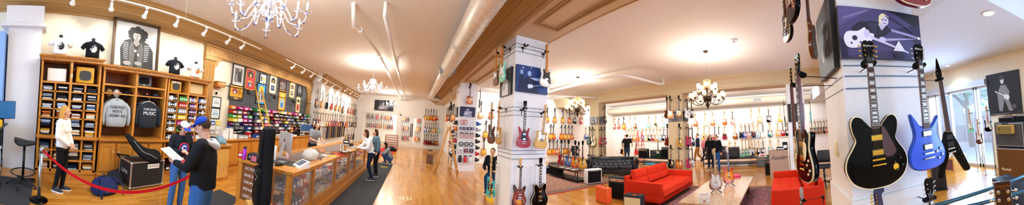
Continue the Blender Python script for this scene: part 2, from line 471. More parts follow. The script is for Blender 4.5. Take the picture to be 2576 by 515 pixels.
fr = MB().box(gx0, gx1, YE - .03, YE + .15, 2.8, 2.86).box(gx0, gx1, YE - .06, YE + .15, .26, .34)
for x in (gx0, -2.75, gx1 - .06): fr.box(x, x + .07, YE - .03, YE + .15, .3, 2.86)
struct('window_2', fr, M_white)
struct('window_2', MB().box(gx0, gx1, YE + .05, YE + .06, .34, 2.8), M_glass)
struct('trim_7', MB().box(dx0 - .12, dx0, YE - .04, YE, 0, 2.87).box(dx1, dx1 + .12, YE - .04, YE, 0, 2.87).box(dx0 - .12, dx1 + .12, YE - .04, YE, 2.75, 2.87), M_wallw)
mid = (dx0 + dx1) / 2
for k, (a, b) in enumerate(((dx0, mid), (mid, dx1))):
    e = bpy.data.objects.new('door_%d' % (k + 1), None); C.objects.link(e); e.location = (a, YE + .03, 0); e['kind'] = 'structure'
    W = b - a
    MB().box(0.01, .14, 0, .05, 0, 2.74).box(W - .14, W - .01, 0, .05, 0, 2.74).box(.14, W - .14, 0, .05, 0, .36).box(.14, W - .14, 0, .05, 2.6, 2.74).build('door_frame', M_wallw, e)
    MB().box(.14, W - .14, .02, .03, .36, 2.6).build('glass_pane', M_glass, e)
    hx = W - .07 if k == 0 else .07
    MB().box(hx - .04, hx + .04, -.02, 0, .9, 2.1).tube([(hx, -.02, 1.0), (hx, -.07, 1.05), (hx, -.07, 1.95), (hx, -.02, 2.0)], .015, 6).build('door_handle', M_bronze, e)
# outdoors
M_street = mat('street_asphalt', '8d8f96', .9); M_walk = mat('pale_sidewalk', 'c9cdd6', .9)
struct('sidewalk', MB().box(-8, 22, -10.5, -6.1, -.14, -.02), M_walk)
struct('street', MB().box(-20, 40, -40, -10.5, -.3, -.15), M_street)
# ================================================================ guitars: origin at the nut, hanging down -z, face towards -y
STRAT = spline([(-.034, -.455), (-.07, -.425), (-.10, -.375), (-.128, -.352), (-.147, -.392), (-.14, -.47), (-.125, -.535), (-.14, -.62), (-.163, -.70), (-.152, -.775), (-.09, -.82), (0, -.828), (.09, -.812), (.148, -.755), (.156, -.68), (.13, -.61), (.108, -.545), (.127, -.475), (.142, -.43), (.125, -.398), (.092, -.415), (.055, -.458), (.034, -.475)], 4)
LP = spline([(-.034, -.442), (-.085, -.425), (-.128, -.45), (-.138, -.50), (-.116, -.56), (-.128, -.625), (-.162, -.70), (-.152, -.78), (-.09, -.828), (0, -.838), (.09, -.828), (.152, -.78), (.162, -.70), (.13, -.625), (.112, -.575), (.126, -.525), (.138, -.48), (.12, -.455), (.08, -.475), (.05, -.512), (.034, -.515)], 4)
TELE = spline([(-.034, -.45), (-.09, -.435), (-.128, -.45), (-.14, -.50), (-.122, -.56), (-.135, -.63), (-.158, -.71), (-.148, -.785), (-.09, -.822), (0, -.828), (.09, -.822), (.148, -.785), (.158, -.71), (.128, -.62), (.11, -.56), (.128, -.50), (.132, -.465), (.108, -.448), (.07, -.47), (.036, -.50)], 4)
SG = spline([(-.03, -.485), (-.055, -.475), (-.085, -.43), (-.118, -.385), (-.128, -.40), (-.118, -.46), (-.104, -.53), (-.112, -.585), (-.15, -.655), (-.165, -.73), (-.14, -.80), (-.07, -.828), (0, -.832), (.07, -.828), (.14, -.80), (.165, -.73), (.15, -.655), (.114, -.59), (.104, -.54), (.118, -.475), (.128, -.425), (.116, -.41), (.082, -.455), (.05, -.492), (.03, -.498)], 4)
ES = spline([(-.03, -.465), (-.06, -.43), (-.095, -.39), (-.135, -.385), (-.158, -.43), (-.15, -.50), (-.135, -.555), (-.16, -.61), (-.198, -.68), (-.207, -.76), (-.17, -.845), (-.09, -.895), (0, -.905), (.09, -.895), (.17, -.845), (.207, -.76), (.198, -.68), (.16, -.61), (.135, -.555), (.15, -.50), (.158, -.43), (.135, -.385), (.095, -.39), (.06, -.43), (.03, -.465)], 4)
VEE = [(-.032, -.50), (-.05, -.52), (-.105, -.64), (-.205, -.90), (-.20, -.925), (-.175, -.935), (-.13, -.925), (-.02, -.72), (0, -.71), (.02, -.72), (.13, -.925), (.175, -.935), (.20, -.925), (.205, -.90), (.105, -.64), (.05, -.52), (.032, -.50)]
SG_ = SG
HEAD_F = spline([(-.021, 0), (-.03, .03), (-.038, .08), (-.04, .15), (-.02, .178), (.012, .182), (.036, .165), (.034, .14), (.016, .128), (.02, .08), (.022, .03), (.021, 0)], 3)
HEAD_G = [(-.022, 0), (-.03, .035), (-.038, .06), (-.043, .145), (-.03, .165), (-.012, .172), (0, .163), (.012, .172), (.03, .165), (.043, .145), (.038, .06), (.03, .035), (.022, 0)]
HEAD_T = [(-.021, 0), (-.03, .03), (-.035, .06), (-.032, .15), (-.01, .175), (.02, .172), (.03, .15), (.018, .12), (.02, .05), (.021, 0)]
HEAD_V = [(-.022, 0), (-.032, .03), (-.036, .06), (-.005, .20), (.005, .20), (.036, .06), (.032, .03), (.022, 0)]
SHAPES = {'strat': (STRAT, HEAD_F), 'single': (LP, HEAD_G), 'tele': (TELE, HEAD_T), 'sg': (SG, HEAD_G), 'semi': (ES, HEAD_G), 'vee': (VEE, HEAD_V), 'double': (STRAT, HEAD_G)}
WORDS = {'strat': 'double-horned electric guitar', 'single': 'single-cutaway electric guitar', 'tele': 'slab-bodied electric guitar', 'sg': 'twin-horned electric guitar', 'semi': 'semi-hollow electric guitar', 'vee': 'V-shaped electric guitar', 'double': 'double-cutaway electric guitar'}
M_maple = gloss('maple_neck', 'd9a75e', .3, .4)
M_mapled = gloss('amber_maple', 'c87a28', .3, .4)
M_rose = gloss('rosewood_board', '3a1f16', .45, .1)
M_mahog = gloss('mahogany_neck', '6b2c18', .3, .5)
M_cream2 = mat('cream_plastic', 'efe3bd', .4); M_pgw = mat('white_pickguard', 'f1f1ee', .3); M_tort = mat('tortoise_pickguard', '7a2414', .3)
M_pearl = mat('pearl_inlay', 'e8ebe9', .2)
BODYM = {
    'cherry sunburst': burst('cherry_sunburst', '8e1a12', 'd8601c', 'f0b045'), 'tobacco sunburst': burst('tobacco_sunburst', '160b08', '8a3a14', 'e8a23a'),
    'three-tone sunburst': burst('three_tone_sunburst', '0c0706', '9c2413', 'f2a733'), 'honey sunburst': burst('honey_sunburst', 'b4541a', 'e48a20', 'f8c256'),
    'orange sunburst': burst('orange_sunburst', 'c23c0c', 'ee6a12', 'ffb22c'), 'amber': burst('amber_top', 'c87a18', 'eaa428', 'f8cc5c'),
    'black': M_blackg, 'red': gloss('bright_red_finish', 'c8101a'), 'cherry': gloss('cherry_finish', '7e0c12'), 'crimson': gloss('crimson_finish', 'a50f2c'),
    'white': gloss('white_finish', 'f1f0ea'), 'cream': gloss('cream_finish', 'efdfb0'), 'pale blue': gloss('pale_blue_finish', 'a6cbe2'), 'blue': gloss('blue_finish', '1b50b8'),
    'navy blue': gloss('navy_finish', '12264e'), 'seafoam': gloss('seafoam_finish', '88d8bc'), 'turquoise': gloss('turquoise_finish', '2fb7b4'), 'green': gloss('dark_green_finish', '15432c'),
    'natural wood': gloss('natural_wood_finish', 'dcae62', .25), 'gold': gloss('gold_finish', 'b98a35', .3), 'butterscotch': gloss('butterscotch_finish', 'e5b25a', .2),
    'yellow': gloss('yellow_finish', 'f0c02c'), 'pink': gloss('salmon_pink_finish', 'e89a8e'), 'silver': gloss('silver_finish', 'a9adb0', .3, .5, .4), 'brown': gloss('brown_finish', '5a2818', .25),
    'walnut': gloss('walnut_finish', '6a3418', .3), 'purple': gloss('purple_finish', '3a1c50'), 'magenta': gloss('magenta_finish', 'b81f55'), 'blue burst': burst('blue_burst', '0a1e5a', '2264b8', '58a8d8'),
    'cobalt': gloss('cobalt_finish', '1450d8', .18), 'teal burst': burst('teal_burst', '0a2038', '1a6a8a', '4ab0a8'), 'orange': gloss('orange_finish', 'e8621a'), 'lilac burst': burst('lilac_burst', '7a3a2c', 'c8b0ae', 'dfe4ee')}
_gp = {}
def guitar_proto(kind, col, lod=2, neck='rose', pg=None, gold=False, pgm=None, thick=None, hd=None):
    """children of a fresh Empty; meshes are kept and shared by every later copy"""
    key = (kind, col, lod, neck, pg, gold, hd)
    if key in _gp: return _gp[key]
    out, head = SHAPES[kind]
    mb_ = BODYM[col]; hw = M_gold if gold else M_chrome
    T = thick or (.055 if kind in ('single', 'semi') else .045)
    bf = -T / 2                                        # front face of the body
    parts = []
    def P(name, m, mats): parts.append((name, m.mesh(name, mats), []))
    o2 = out if lod < 2 else out[::2]
    bound = kind in ('single', 'semi') and lod < 2
    if bound:
        P('body', MB().prism(o2, bf, T / 2, 0, .006), [mb_])
        m = MB(); n = len(o2); 
        rg = []
        for d, y in ((.0, bf + .004), (.0, bf + .011)):
            rg.append([(p[0] * 1.008, y, (p[1] + .64) * 1.008 - .64) for p in o2])
        m.loft(rg, 0, True, False); rg = [[(p[0] * 1.006, bf + .002, (p[1] + .64) * 1.006 - .64) for p in o2], [(p[0] * .975, bf - .001, (p[1] + .64) * .975 - .64) for p in o2]]
        m.loft(rg, 0, True, False); P('binding', m, [M_cream2])
    else:
        P('body', MB().prism(o2, bf, T / 2, 0, .01 if lod < 2 else .008), [mb_])
    nm = {'rose': M_mahog if kind in ('single', 'semi', 'sg') else M_maple, 'maple': M_maple, 'amber': M_mapled}[neck]
    fb = M_rose if neck == 'rose' else nm
    m = MB(); zt = -.47 if kind != 'semi' else -.44
    m.loft([[(-w, bf - .004 + (0), z), (w, bf - .004, z), (w * .8, bf + d, z), (0, bf + d * 1.25, z), (-w * .8, bf + d, z)] for w, d, z in ((.021, .018, 0), (.027, .021, zt), (.027, .021, zt - .04))], 0, False)
    P('neck', m, [nm])
    m = MB(); m.prism([(-.0215, 0), (.0215, 0), (.028, zt - .035), (-.028, zt - .035)], bf - .011, bf - .004, 0)
    mats = [fb, M_pearl, M_chrome]
    if lod < 2:
        for i in range(1, 22):
            z = -.648 * (1 - 2 ** (-i / 12)); w = .0212 + .0065 * (-z / .5)
            if lod == 0 and z > zt - .03: m.box(-w, w, bf - .0125, bf - .011, z - .0012, z + .0012, 2)
        for i in (1, 3, 5, 7, 9, 12, 15, 17, 19) if lod == 0 or kind in ('single', 'semi', 'sg') else ():
            za, zb = -.648 * (1 - 2 ** (-(i - 1) / 12)), -.648 * (1 - 2 ** (-i / 12)); z = (za + zb) / 2; h = abs(zb - za) * .33
            if kind in ('single', 'semi', 'sg'): m.box(-.015, .015, bf - .0122, bf - .011, z - h, z + h, 1)
            elif i > 1: m.prism(circ(0, z, .0035, n=8), bf - .0122, bf - .011, 1)
    P('fretboard', m, mats)
    hm = M_blackg if kind in ('single', 'semi', 'sg', 'vee') else nm
    if hd: hm = BODYM[hd]
    m = MB(); m.prism(head, bf + .002, bf + .016, 0, .002 if lod < 2 else 0)
    P('headstock', m, [hm])
    if lod < 2:
        pos = [(-.038, .03 + .021 * i, -1) for i in range(6)] if kind in ('strat', 'tele') else [(s * (.036 + .002 * i), .055 + .037 * i, s) for s in (-1, 1) for i in range(3)]
        for x, z, s_ in pos:
            m = MB()
            if lod == 0:
                m.cyl((x * .75, bf - .012, z), (x * .75, bf + .002, z), .0042, 8).cyl((x, bf + .01, z), (x + s_ * .014, bf + .01, z), .0022, 6).ell((x + s_ * .019, bf + .01, z), (.009, .005, .007), 8)
            else: m.cyl((x * .7, bf - .008, z), (x * .7, bf + .002, z), .004, 6).ell((x + s_ * .014, bf + .008, z), (.009, .005, .006), 6)
            P('tuner', m, [hw])
    # face hardware
    f = bf - .003
    if kind == 'strat' and pg != 'none':
        g = spline([(-.03, -.475), (-.075, -.44), (-.105, -.43), (-.085, -.50), (-.088, -.57), (-.10, -.64), (-.05, -.66), (.02, -.665), (.05, -.72), (.11, -.76), (.128, -.70), (.10, -.60), (.085, -.54), (.095, -.47), (.06, -.48), (.03, -.50)], 3)
        P('pickguard', MB().prism(g, f, f + .004, 0), [pgm or {'white': M_pgw, 'tort': M_tort, 'black': M_black, 'pearl': M_pearl}[pg or 'white']])
    elif kind == 'tele' and pg != 'none':
        g = spline([(-.03, -.47), (-.095, -.455), (-.11, -.50), (-.095, -.57), (-.10, -.64), (-.04, -.655), (.04, -.64), (.07, -.58), (.065, -.51), (.03, -.515)], 3)
        P('pickguard', MB().prism(g, f, f + .004, 0), [{'white': M_pgw, 'tort': M_tort, 'black': M_black, 'pearl': M_pearl}[pg or 'white']])
    elif kind == 'single' and pg != 'none' and lod < 2:
        g = spline([(.03, -.53), (.09, -.545), (.085, -.61), (.06, -.66), (.03, -.665)], 3)
        P('pickguard', MB().prism(g, f - .006, f - .003, 0), [M_cream2 if pg != 'black' else M_black])
    elif kind == 'sg' and lod < 2:
        g = spline([(-.03, -.50), (-.06, -.52), (-.075, -.60), (-.085, -.65), (-.04, -.66), (.04, -.66), (.085, -.65), (.10, -.70), (.06, -.60), (.06, -.52), (.03, -.51)], 3)
        if pg != 'none': P('pickguard', MB().prism(g, f, f + .004, 0), [M_black])
    elif kind == 'semi' and lod < 2:
        g = spline([(.036, -.475), (.06, -.48), (.095, -.56), (.122, -.63), (.125, -.665), (.09, -.69), (.04, -.665)], 3)
        P('pickguard', MB().prism(g, f - .006, f - .003, 0), [pgm or M_black])
        for s_ in (-1, 1):
            if pg == 'noholes': break
            fh = [(s_ * (.125 + a), z) for a, z in ((.0, -.60), (.006, -.62), (.016, -.68), (.012, -.73), (.004, -.755), (.0, -.74), (.006, -.70), (-.004, -.64))]
            P('sound_hole', MB().prism(fh, bf - .0012, bf, 0), [M_black])
    if kind in ('strat', 'tele'):
        pk = ((-.50, 0), (-.555, 0), (-.61, R(12))) if kind == 'strat' else ((-.505, 0), (-.625, R(12)))
        if lod < 2:
            for z, a in pk: 
                m = MB(); m.obox((0, f - .003, z), (.075, .008, .017), 0, ry=a)
                if lod == 0:
                    for q in range(6): m.cyl((-.026 + .0104 * q, f - .008, z + math.sin(-a) * (-.026 + .0104 * q)), (-.026 + .0104 * q, f - .006, z + math.sin(-a) * (-.026 + .0104 * q)), .0024, 6, 1)
                P('pickup', m, [M_pgw if (col not in ('white',) or pg != 'black') and kind == 'strat' else M_black, M_chrome])
        P('bridge', MB().box(-.042, .042, f - .01, f, -.665, -.632), [hw])
    else:
        for z in (-.545, -.65) if kind != 'vee' else (-.56, -.63):
            if lod < 2:
                m = MB(); m.box(-.042, .042, f - .004, f, z - .024, z + .024, 1).box(-.035, .035, f - .009, f - .003, z - .018, z + .018, 0)
                if lod == 0:
                    for q in range(6): m.cyl((-.025 + .01 * q, f - .0105, z + .009), (-.025 + .01 * q, f - .008, z + .009), .0022, 6, 2)
                P('pickup', m, [hw if kind != 'vee' else M_black, M_black, M_chrome])
        zb = -.70 if kind != 'vee' else -.67
        m = MB(); m.box(-.042, .042, f - .014, f - .006, zb - .006, zb + .006).cyl((-.038, f, zb), (-.038, f - .01, zb), .005, 6).cyl((.038, f, zb), (.038, f - .01, zb), .005, 6)
        P('bridge', m, [hw])
        if lod < 2: P('tailpiece', MB().rbox(-.046, .046, f - .016, f - .006, zb - .045, zb - .032, .004), [hw])
    if lod < 2:
        kn = {'strat': ((.075, -.665), (.095, -.70), (.11, -.735)), 'tele': ((.11, -.63), (.115, -.68)), 'single': ((.085, -.70), (.115, -.665), (.10, -.765), (.13, -.735)),
              'sg': ((.075, -.70), (.11, -.68), (.09, -.755), (.125, -.73)), 'semi': ((.11, -.74), (.15, -.715), (.125, -.80), (.165, -.77)), 'vee': ((.09, -.70), (.11, -.75), (.13, -.80)), 'double': ((.10, -.70), (.12, -.74))}[kind]
        for x, z in kn:
            P('knob', MB().lathe([(.0105, 0), (.0095, -.009), (.007, -.011)], (x, f, z), 10, axis='y'), [M_black if kind in ('semi', 'vee') else (hw if kind in ('tele', 'sg') else M_cream2)])
        if lod == 0:
            m = MB()
            for q in range(6):
                x0, x1 = -.0175 + .007 * q, -.026 + .0104 * q
                m.tube([(x0, f - .011, .0), (x1, f - .0125, -.665 if kind in ('strat', 'tele') else -.70)], .0006, 4)
                m.tube([(x0, f - .011, 0), (x0 * 1.5, f - .005, .05 + .02 * (q % 3))], .0006, 3)
            P('strings', m, [M_chrome])
    _gp[key] = parts
    return parts
def article(s): return s
def guitar(kind, col, loc, rz, label, group=None, lod=2, scale=1., tilt=0., name='electric_guitar', lean=0., **kw):
    g = thing(name, label, 'guitar', loc, 0, group)
    g.rotation_euler = (Matrix.Rotation(rz, 3, 'Z') @ Matrix.Rotation(lean, 3, 'X') @ Matrix.Rotation(tilt, 3, 'Y')).to_euler()
    if scale != 1.: g.scale = (scale,) * 3 if not isinstance(scale, tuple) else scale
    for n, me, _ in guitar_proto(kind, col, lod, **kw):
        o = bpy.data.objects.new(n, me); C.objects.link(o); o.parent = g
    return g
# wall hanger: a back plate on the slat, an arm and a padded fork round the neck at the nut
M_pad = fabric('black_foam_pad', '09090b')
def hanger_meshes(L):
    k = ('h', round(L, 2))
    if k not in _gp:
        a = MB().tube([(0, L, -.02), (0, .03, -.012)], .004, 6).mesh('arm', M_iron)
        b = MB().box(-.04, .04, L - .012, L, -.045, .0).box(-.006, .006, L - .01, L, -.12, -.045).mesh('bracket', M_iron)
        m = MB().tube([(-.04, -.03, .008), (-.043, 0, .0), (-.03, .028, -.006), (0, .036, -.01), (.03, .028, -.006), (.043, 0, 0), (.04, -.03, .008)], .016, 8)
        _gp[k] = (('arm', a), ('bracket', b), ('padded_yoke', m.mesh('padded_yoke', M_pad)))
    return _gp[k]
def hanger(loc, rz, L, label, group, small=False, scale=1.):
    if small:
        k = ('hs', round(L, 2))
        if k not in _gp: _gp[k] = MB().tube([(0, L, -.02), (0, .03, -.01)], .006, 4).box(-.05, .05, -.02, .035, -.012, .012).box(-.03, .03, L - .01, L, -.05, 0).mesh('guitar_hanger', M_iron)
        o = bpy.data.objects.new('guitar_hanger', _gp[k]); C.objects.link(o); o.location = loc; o.rotation_euler = (0, 0, rz)
        return tag(o, label, 'guitar hanger', group)
    g = thing('guitar_hanger', label, 'guitar hanger', loc, rz, group)
    if scale != 1: g.scale = (scale,) * 3
    for n, me in hanger_meshes(L):
        o = bpy.data.objects.new(n, me); C.objects.link(o); o.parent = g
    return g
COLW = {'strat': 'double-horned guitar', 'single': 'single-cut guitar', 'tele': 'slab-body guitar', 'sg': 'twin-horn guitar', 'semi': 'semi-hollow guitar', 'vee': 'V-shaped guitar', 'double': 'double-cut guitar'}
def wall_row(axis, plane, Z, items, where, group, L0=.09, rz=None, lod=2, scale=1.):
    """items: (px, kind, colour[, dict]); the row hangs at height Z, body backs L off the wall"""
    rz = rz if rz is not None else {'far': -PI / 2, 'left': PI / 2, 'end': 0.}[axis]
    d = {'far': (-1, 0), 'left': (1, 0), 'end': (0, -1)}[axis]
    if axis == 'end': pos = [onY(plane - L0, Z, it[0]) for it in items]
    else: pos = [onX(plane + d[0] * L0, Z, it[0]) for it in items]
    for i, it in enumerate(items):
        sp = min([abs(pos[i] - q) for j, q in enumerate(pos) if j != i] or [1])
        turn = 0. if sp > .33 else math.acos(max(.25, sp / .36)) * .95
        L = max(L0, .17 * math.sin(turn) + .06); turn = turn if axis == 'far' else -turn
        px, kind, col = it[:3]; kw = it[3] if len(it) > 3 else {}
        if axis == 'end': p = (onY(plane + d[1] * L, Z, px), plane + d[1] * L, Z)
        else: p = (plane + d[0] * L, onX(plane + d[0] * L, Z, px), Z)
        lab = '%s %s, %s from the left in %s' % (col, COLW[kind], ORD[i], where)
        guitar(kind, col, p, rz + turn, lab, group, lod, scale, **kw)
        hanger(p, rz, L, 'hanger of the %s guitar, %s in %s' % (col, ORD[i], where), 'hangers: ' + group, True)
# ================================================================ guitars on the walls
def K(**k): return k
mp = K(neck='maple')
# ---- far wall, seen across the sofas; rows at 3.12, 2.16 and 1.06 m
far_top = [(1536, 'semi', 'tobacco sunburst'), (1545, 'strat', 'red', mp), (1556, 'tele', 'orange'), (1569, 'semi', 'amber'), (1584, 'strat', 'white', mp), (1597, 'tele', 'three-tone sunburst', mp), (1631, 'strat', 'seafoam', mp), (1649, 'strat', 'cream', K(neck='maple', pg='black')), (1666, 'tele', 'pale blue', mp),
 (1749, 'tele', 'cherry sunburst', mp), (1773, 'tele', 'cream', mp), (1792, 'tele', 'orange sunburst', mp), (1822, 'tele', 'orange', K(neck='maple', pg='white')), (1842, 'strat', 'pink'), (1889, 'strat', 'white', mp), (1910, 'strat', 'natural wood', mp), (1933, 'strat', 'black'), (1962, 'strat', 'yellow', mp)]
far_mid = [(1575, 'strat', 'orange', mp), (1581, 'strat', 'turquoise', mp), (1589, 'tele', 'walnut', mp), (1596, 'strat', 'amber', mp), (1603, 'tele', 'honey sunburst', mp), (1616, 'strat', 'blue', mp), (1625, 'tele', 'cream', mp), (1634, 'strat', 'black', K(neck='maple', pg='pearl')), (1643, 'strat', 'crimson', mp), (1652, 'strat', 'butterscotch', mp), (1660, 'strat', 'pale blue', mp), (1669, 'strat', 'black'),
 (1755.6, 'strat', 'pale blue', mp), (1771, 'strat', 'yellow', mp), (1783.6, 'tele', 'silver', mp), (1797, 'tele', 'red'), (1807, 'tele', 'white'), (1822, 'tele', 'crimson', K(neck='maple', pg='black')), (1848, 'tele', 'three-tone sunburst', mp), (1863.6, 'strat', 'navy blue', K(neck='maple', pg='black')), (1873.6, 'strat', 'blue', K(pg='pearl')), (1883.7, 'strat', 'pink'), (1894, 'strat', 'navy blue', K(neck='maple', pg='tort')), (1905.7, 'strat', 'pale blue', mp), (1918, 'strat', 'white'), (1936, 'strat', 'teal burst', mp), (1955.7, 'strat', 'butterscotch', mp), (1968, 'tele', 'red'), (1979, 'strat', 'black')]
far_low = [(1565, 'single', 'black'), (1571, 'single', 'amber'), (1601, 'single', 'red'), (1614, 'strat', 'brown'), (1757, 'strat', 'amber', mp), (1835, 'strat', 'green', mp), (1849, 'strat', 'silver', mp), (1886.7, 'strat', 'navy blue', mp), (1897.6, 'tele', 'amber', mp), (1907.6, 'strat', 'black', mp), (1918.8, 'strat', 'purple'), (1937.5, 'strat', 'turquoise', mp), (1958, 'tele', 'natural wood', mp)]
wall_row('far', XF, 3.12, far_top, 'the top row of the far wall', 'guitars in the top row of the far wall')
wall_row('far', XF, 2.16, far_mid, 'the middle row of the far wall', 'guitars in the middle row of the far wall')
wall_row('far', XF, 1.06, far_low, 'the bottom row of the far wall', 'guitars in the bottom row of the far wall')
wall_row('far', XF, 2.12, [(2040, 'strat', 'brown'), (2049, 'strat', 'three-tone sunburst'), (2057, 'strat', 'tobacco sunburst'), (2064, 'strat', 'cherry sunburst'), (2072, 'strat', 'black'), (2080, 'strat', 'orange sunburst')], 'the short row behind the drafting chair', 'guitars behind the drafting chair')
# ---- end wall of the sofa room
wall_row('end', 13, 3.42, [(1211, 'single', 'honey sunburst'), (1237, 'single', 'cherry sunburst'), (1377, 'single', 'orange sunburst'), (1396, 'single', 'honey sunburst'), (1416, 'single', 'amber'), (1433, 'single', 'orange sunburst'), (1446, 'tele', 'black'), (1463, 'strat', 'red', mp)], 'the top row of the end wall', 'guitars in the top row of the end wall')
wall_row('end', 13, 2.3, [(1223, 'single', 'amber'), (1386, 'single', 'honey sunburst'), (1393, 'single', 'cherry sunburst'), (1413, 'single', 'orange sunburst'), (1422, 'single', 'amber'), (1431, 'single', 'honey sunburst'), (1439, 'single', 'cherry sunburst'), (1475, 'tele', 'blue', mp)], 'the middle row of the end wall', 'guitars in the middle row of the end wall')
wall_row('end', 13, 1.3, [(1218, 'single', 'amber'), (1383, 'single', 'honey sunburst'), (1393, 'single', 'orange sunburst'), (1402, 'single', 'cherry sunburst'), (1412, 'strat', 'amber'), (1421, 'single', 'honey sunburst'), (1430, 'single', 'orange sunburst')], 'the bottom row of the end wall', 'guitars in the bottom row of the end wall')
# ---- long left wall beyond the counter
cc = ['tobacco sunburst', 'amber', 'black', 'red', 'honey sunburst', 'amber', 'tobacco sunburst', 'red', 'orange sunburst', 'orange', 'green', 'brown']
wall_row('left', -5.25, 3.32, list(zip((799, 812, 825, 837, 848, 857, 865, 879, 885, 890, 894, 897), ('semi', 'single', 'single', 'sg', 'single', 'single', 'semi', 'strat', 'strat', 'single', 'semi', 'semi'), cc)), 'the upper row over the counter', 'guitars in the upper row over the counter')
cc = ['three-tone sunburst', 'black', 'red', 'white', 'cream', 'amber', 'cherry sunburst', 'red', 'cherry', 'crimson', 'orange sunburst', 'tobacco sunburst', 'black', 'orange', 'natural wood', 'navy blue', 'brown', 'black', 'tobacco sunburst', 'walnut']
kk = ['strat', 'strat', 'strat', 'strat', 'tele', 'tele', 'tele', 'sg', 'sg', 'semi', 'single', 'semi', 'single', 'semi', 'strat', 'strat', 'single', 'strat', 'single', 'semi']
wall_row('left', -5.25, 2.2, list(zip((792, 799, 806, 813, 819, 825, 831, 837, 843, 848, 855, 860, 865, 873, 878, 882, 887, 891, 894, 897), kk, cc)), 'the lower row over the counter', 'guitars in the lower row over the counter')
wall_row('left', -5.25, 1.15, list(zip((873, 879, 885, 891, 897), ('semi', 'strat', 'single', 'semi', 'single'), ('amber', 'black', 'tobacco sunburst', 'black', 'natural wood'))), 'the lowest row past the straps', 'guitars in the lowest row past the straps')
# ---- end of the aisle, beside the double door
wall_row('end', YE, 3.36, list(zip((1072, 1078, 1085, 1092, 1099), ('single', 'tele', 'single', 'semi', 'tele'), ('amber', 'yellow', 'orange sunburst', 'honey sunburst', 'red'))), 'the top row beside the double door', 'guitars in the top row beside the double door')
wall_row('end', YE, 2.25, list(zip((1071, 1076, 1082, 1087, 1092, 1097, 1103), ('strat', 'strat', 'strat', 'tele', 'strat', 'single', 'strat'), ('blue', 'white', 'walnut', 'cream', 'butterscotch', 'amber', 'seafoam'))), 'the middle row beside the double door', 'guitars in the middle row beside the double door')
wall_row('end', YE, 1.15, list(zip((1069, 1074, 1079, 1085, 1090, 1095, 1101), ('sg', 'single', 'single', 'sg', 'tele', 'single', 'single'), ('cherry', 'crimson', 'brown', 'cherry', 'walnut', 'tobacco sunburst', 'cherry sunburst'))), 'the lowest row beside the double door', 'guitars in the lowest row beside the double door')
wall_row('left', 2.75, 3.16, [], '', '')
for i, (y, k, c) in enumerate(((13.6, 'single', 'honey sunburst'), (14.0, 'single', 'cherry sunburst'), (14.45, 'semi', 'walnut'), (14.9, 'single', 'black'), (15.4, 'single', 'tobacco sunburst'), (15.9, 'sg', 'crimson'), (16.5, 'single', 'amber'))):
    l = '%s %s, %s from the front on the partition behind the step ladder' % (c, COLW[k], ORD[i])
    guitar(k, c, (2.42, y, 3.22), -PI / 2 + .5, l, 'guitars on the partition behind the step ladder')
    hanger((2.42, y, 3.22), -PI / 2, .33, 'long hanger of the %s guitar, %s on the partition behind the ladder' % (c, ORD[i]), 'partition hangers', True)
# ---- seen through the glass of the inner room
bc = ['tobacco sunburst', 'brown', 'walnut', 'cherry', 'amber', 'honey sunburst', 'red', 'orange', 'natural wood', 'black']
def inner(z, pxs, where, grp, kinds=('semi', 'single'), L=.12):
    wall_row('end', 25., z, [(px, kinds[i % len(kinds)], bc[(i * 7 + int(z * 10)) % 10]) for i, px in enumerate(pxs)], where, grp, L0=L)
inner(3.2, (927, 938, 950, 961, 966, 972, 978, 985, 1012, 1018, 1024, 1029, 1053, 1058), 'the top row inside the glazed room', 'top row inside the glazed room')
inner(2.25, [925 + 5.2 * i for i in range(13)] + [1009 + 5 * i for i in range(5)] + [1050, 1055, 1060], 'the middle row inside the glazed room', 'middle row inside the glazed room')
inner(1.2, [1009 + 5 * i for i in range(5)] + [1045, 1050, 1055, 1060], 'the low row inside the glazed room', 'low row inside the glazed room')

# ================================================================ guitars on the pillars
def ax_g(kind, col, P, rz, L, label, group, lod=1, scale=1., tilt=0., hs=1., **kw):
    guitar(kind, col, P, rz, label, group, lod, scale, tilt, **kw)
    hanger(P, rz, L, 'hanger of the ' + ' '.join(label.split()[:12]), 'pillar hangers', False, hs)
GB = 'guitars on the middle pillar'
yb = 4.4
ax_g('strat', 'white', atY(yb, 1375, 130), 0, .15, 'white double-horned guitar with black pickguard, high on the middle pillar', GB, pg='black', neck='amber')
hanger(atY(yb, 1323, 113), 0, .15, 'empty padded hanger near the top of the middle pillar', 'pillar hangers')
ax_g('sg', 'crimson', atY(yb, 1320, 273), 0, .15, 'deep red twin-horned guitar below the blue concert picture', GB, lod=0)
ax_g('tele', 'natural wood', atY(yb, 1371, 281), 0, .15, 'blond slab-bodied guitar with a sound hole, leaning on its hanger', GB, neck='maple', tilt=R(7), lod=0)
ax_g('strat', 'three-tone sunburst', atY(yb, 1309, 419), 0, .15, 'worn sunburst double-horned guitar with a yellow headstock', GB, lod=0, pg='tort')
ax_g('semi', 'black', atY(yb, 1359, 416), 0, .15, 'black semi-hollow guitar low on the middle pillar beside the sunburst', GB, lod=0)
ax_g('vee', 'black', (3.1, 4.95, atY(4.8, 1385, 150)[2]), PI / 2 - .9, .15, 'black V-shaped guitar hanging behind the white guitar', GB)
ax_g('single', 'silver', (3.1, 4.95, atY(4.8, 1383, 290)[2]), PI / 2 - .5, .15, 'silver topped guitar seen edge on beside the blond guitar', GB)
ax_g('semi', 'walnut', (3.1, 4.95, atY(4.8, 1376, 414)[2]), PI / 2 - .4, .15, 'dark brown guitar half hidden behind the black semi-hollow', GB)
xb = 1.93
ax_g('tele', 'walnut', atX(xb, 1251, 133), -PI / 2, .17, 'dark flower-topped guitar high on the side of the middle pillar', GB, neck='amber')
ax_g('strat', 'seafoam', atX(xb, 1267, 118), -PI / 2, .17, 'pale green double-horned guitar high on the side of the middle pillar', GB, neck='amber')
ax_g('strat', 'walnut', atX(xb, 1239, 277), -PI / 2 + .2, .17, 'brown guitar with black pickguard halfway up the pillar side', GB, pg='black', lod=0)
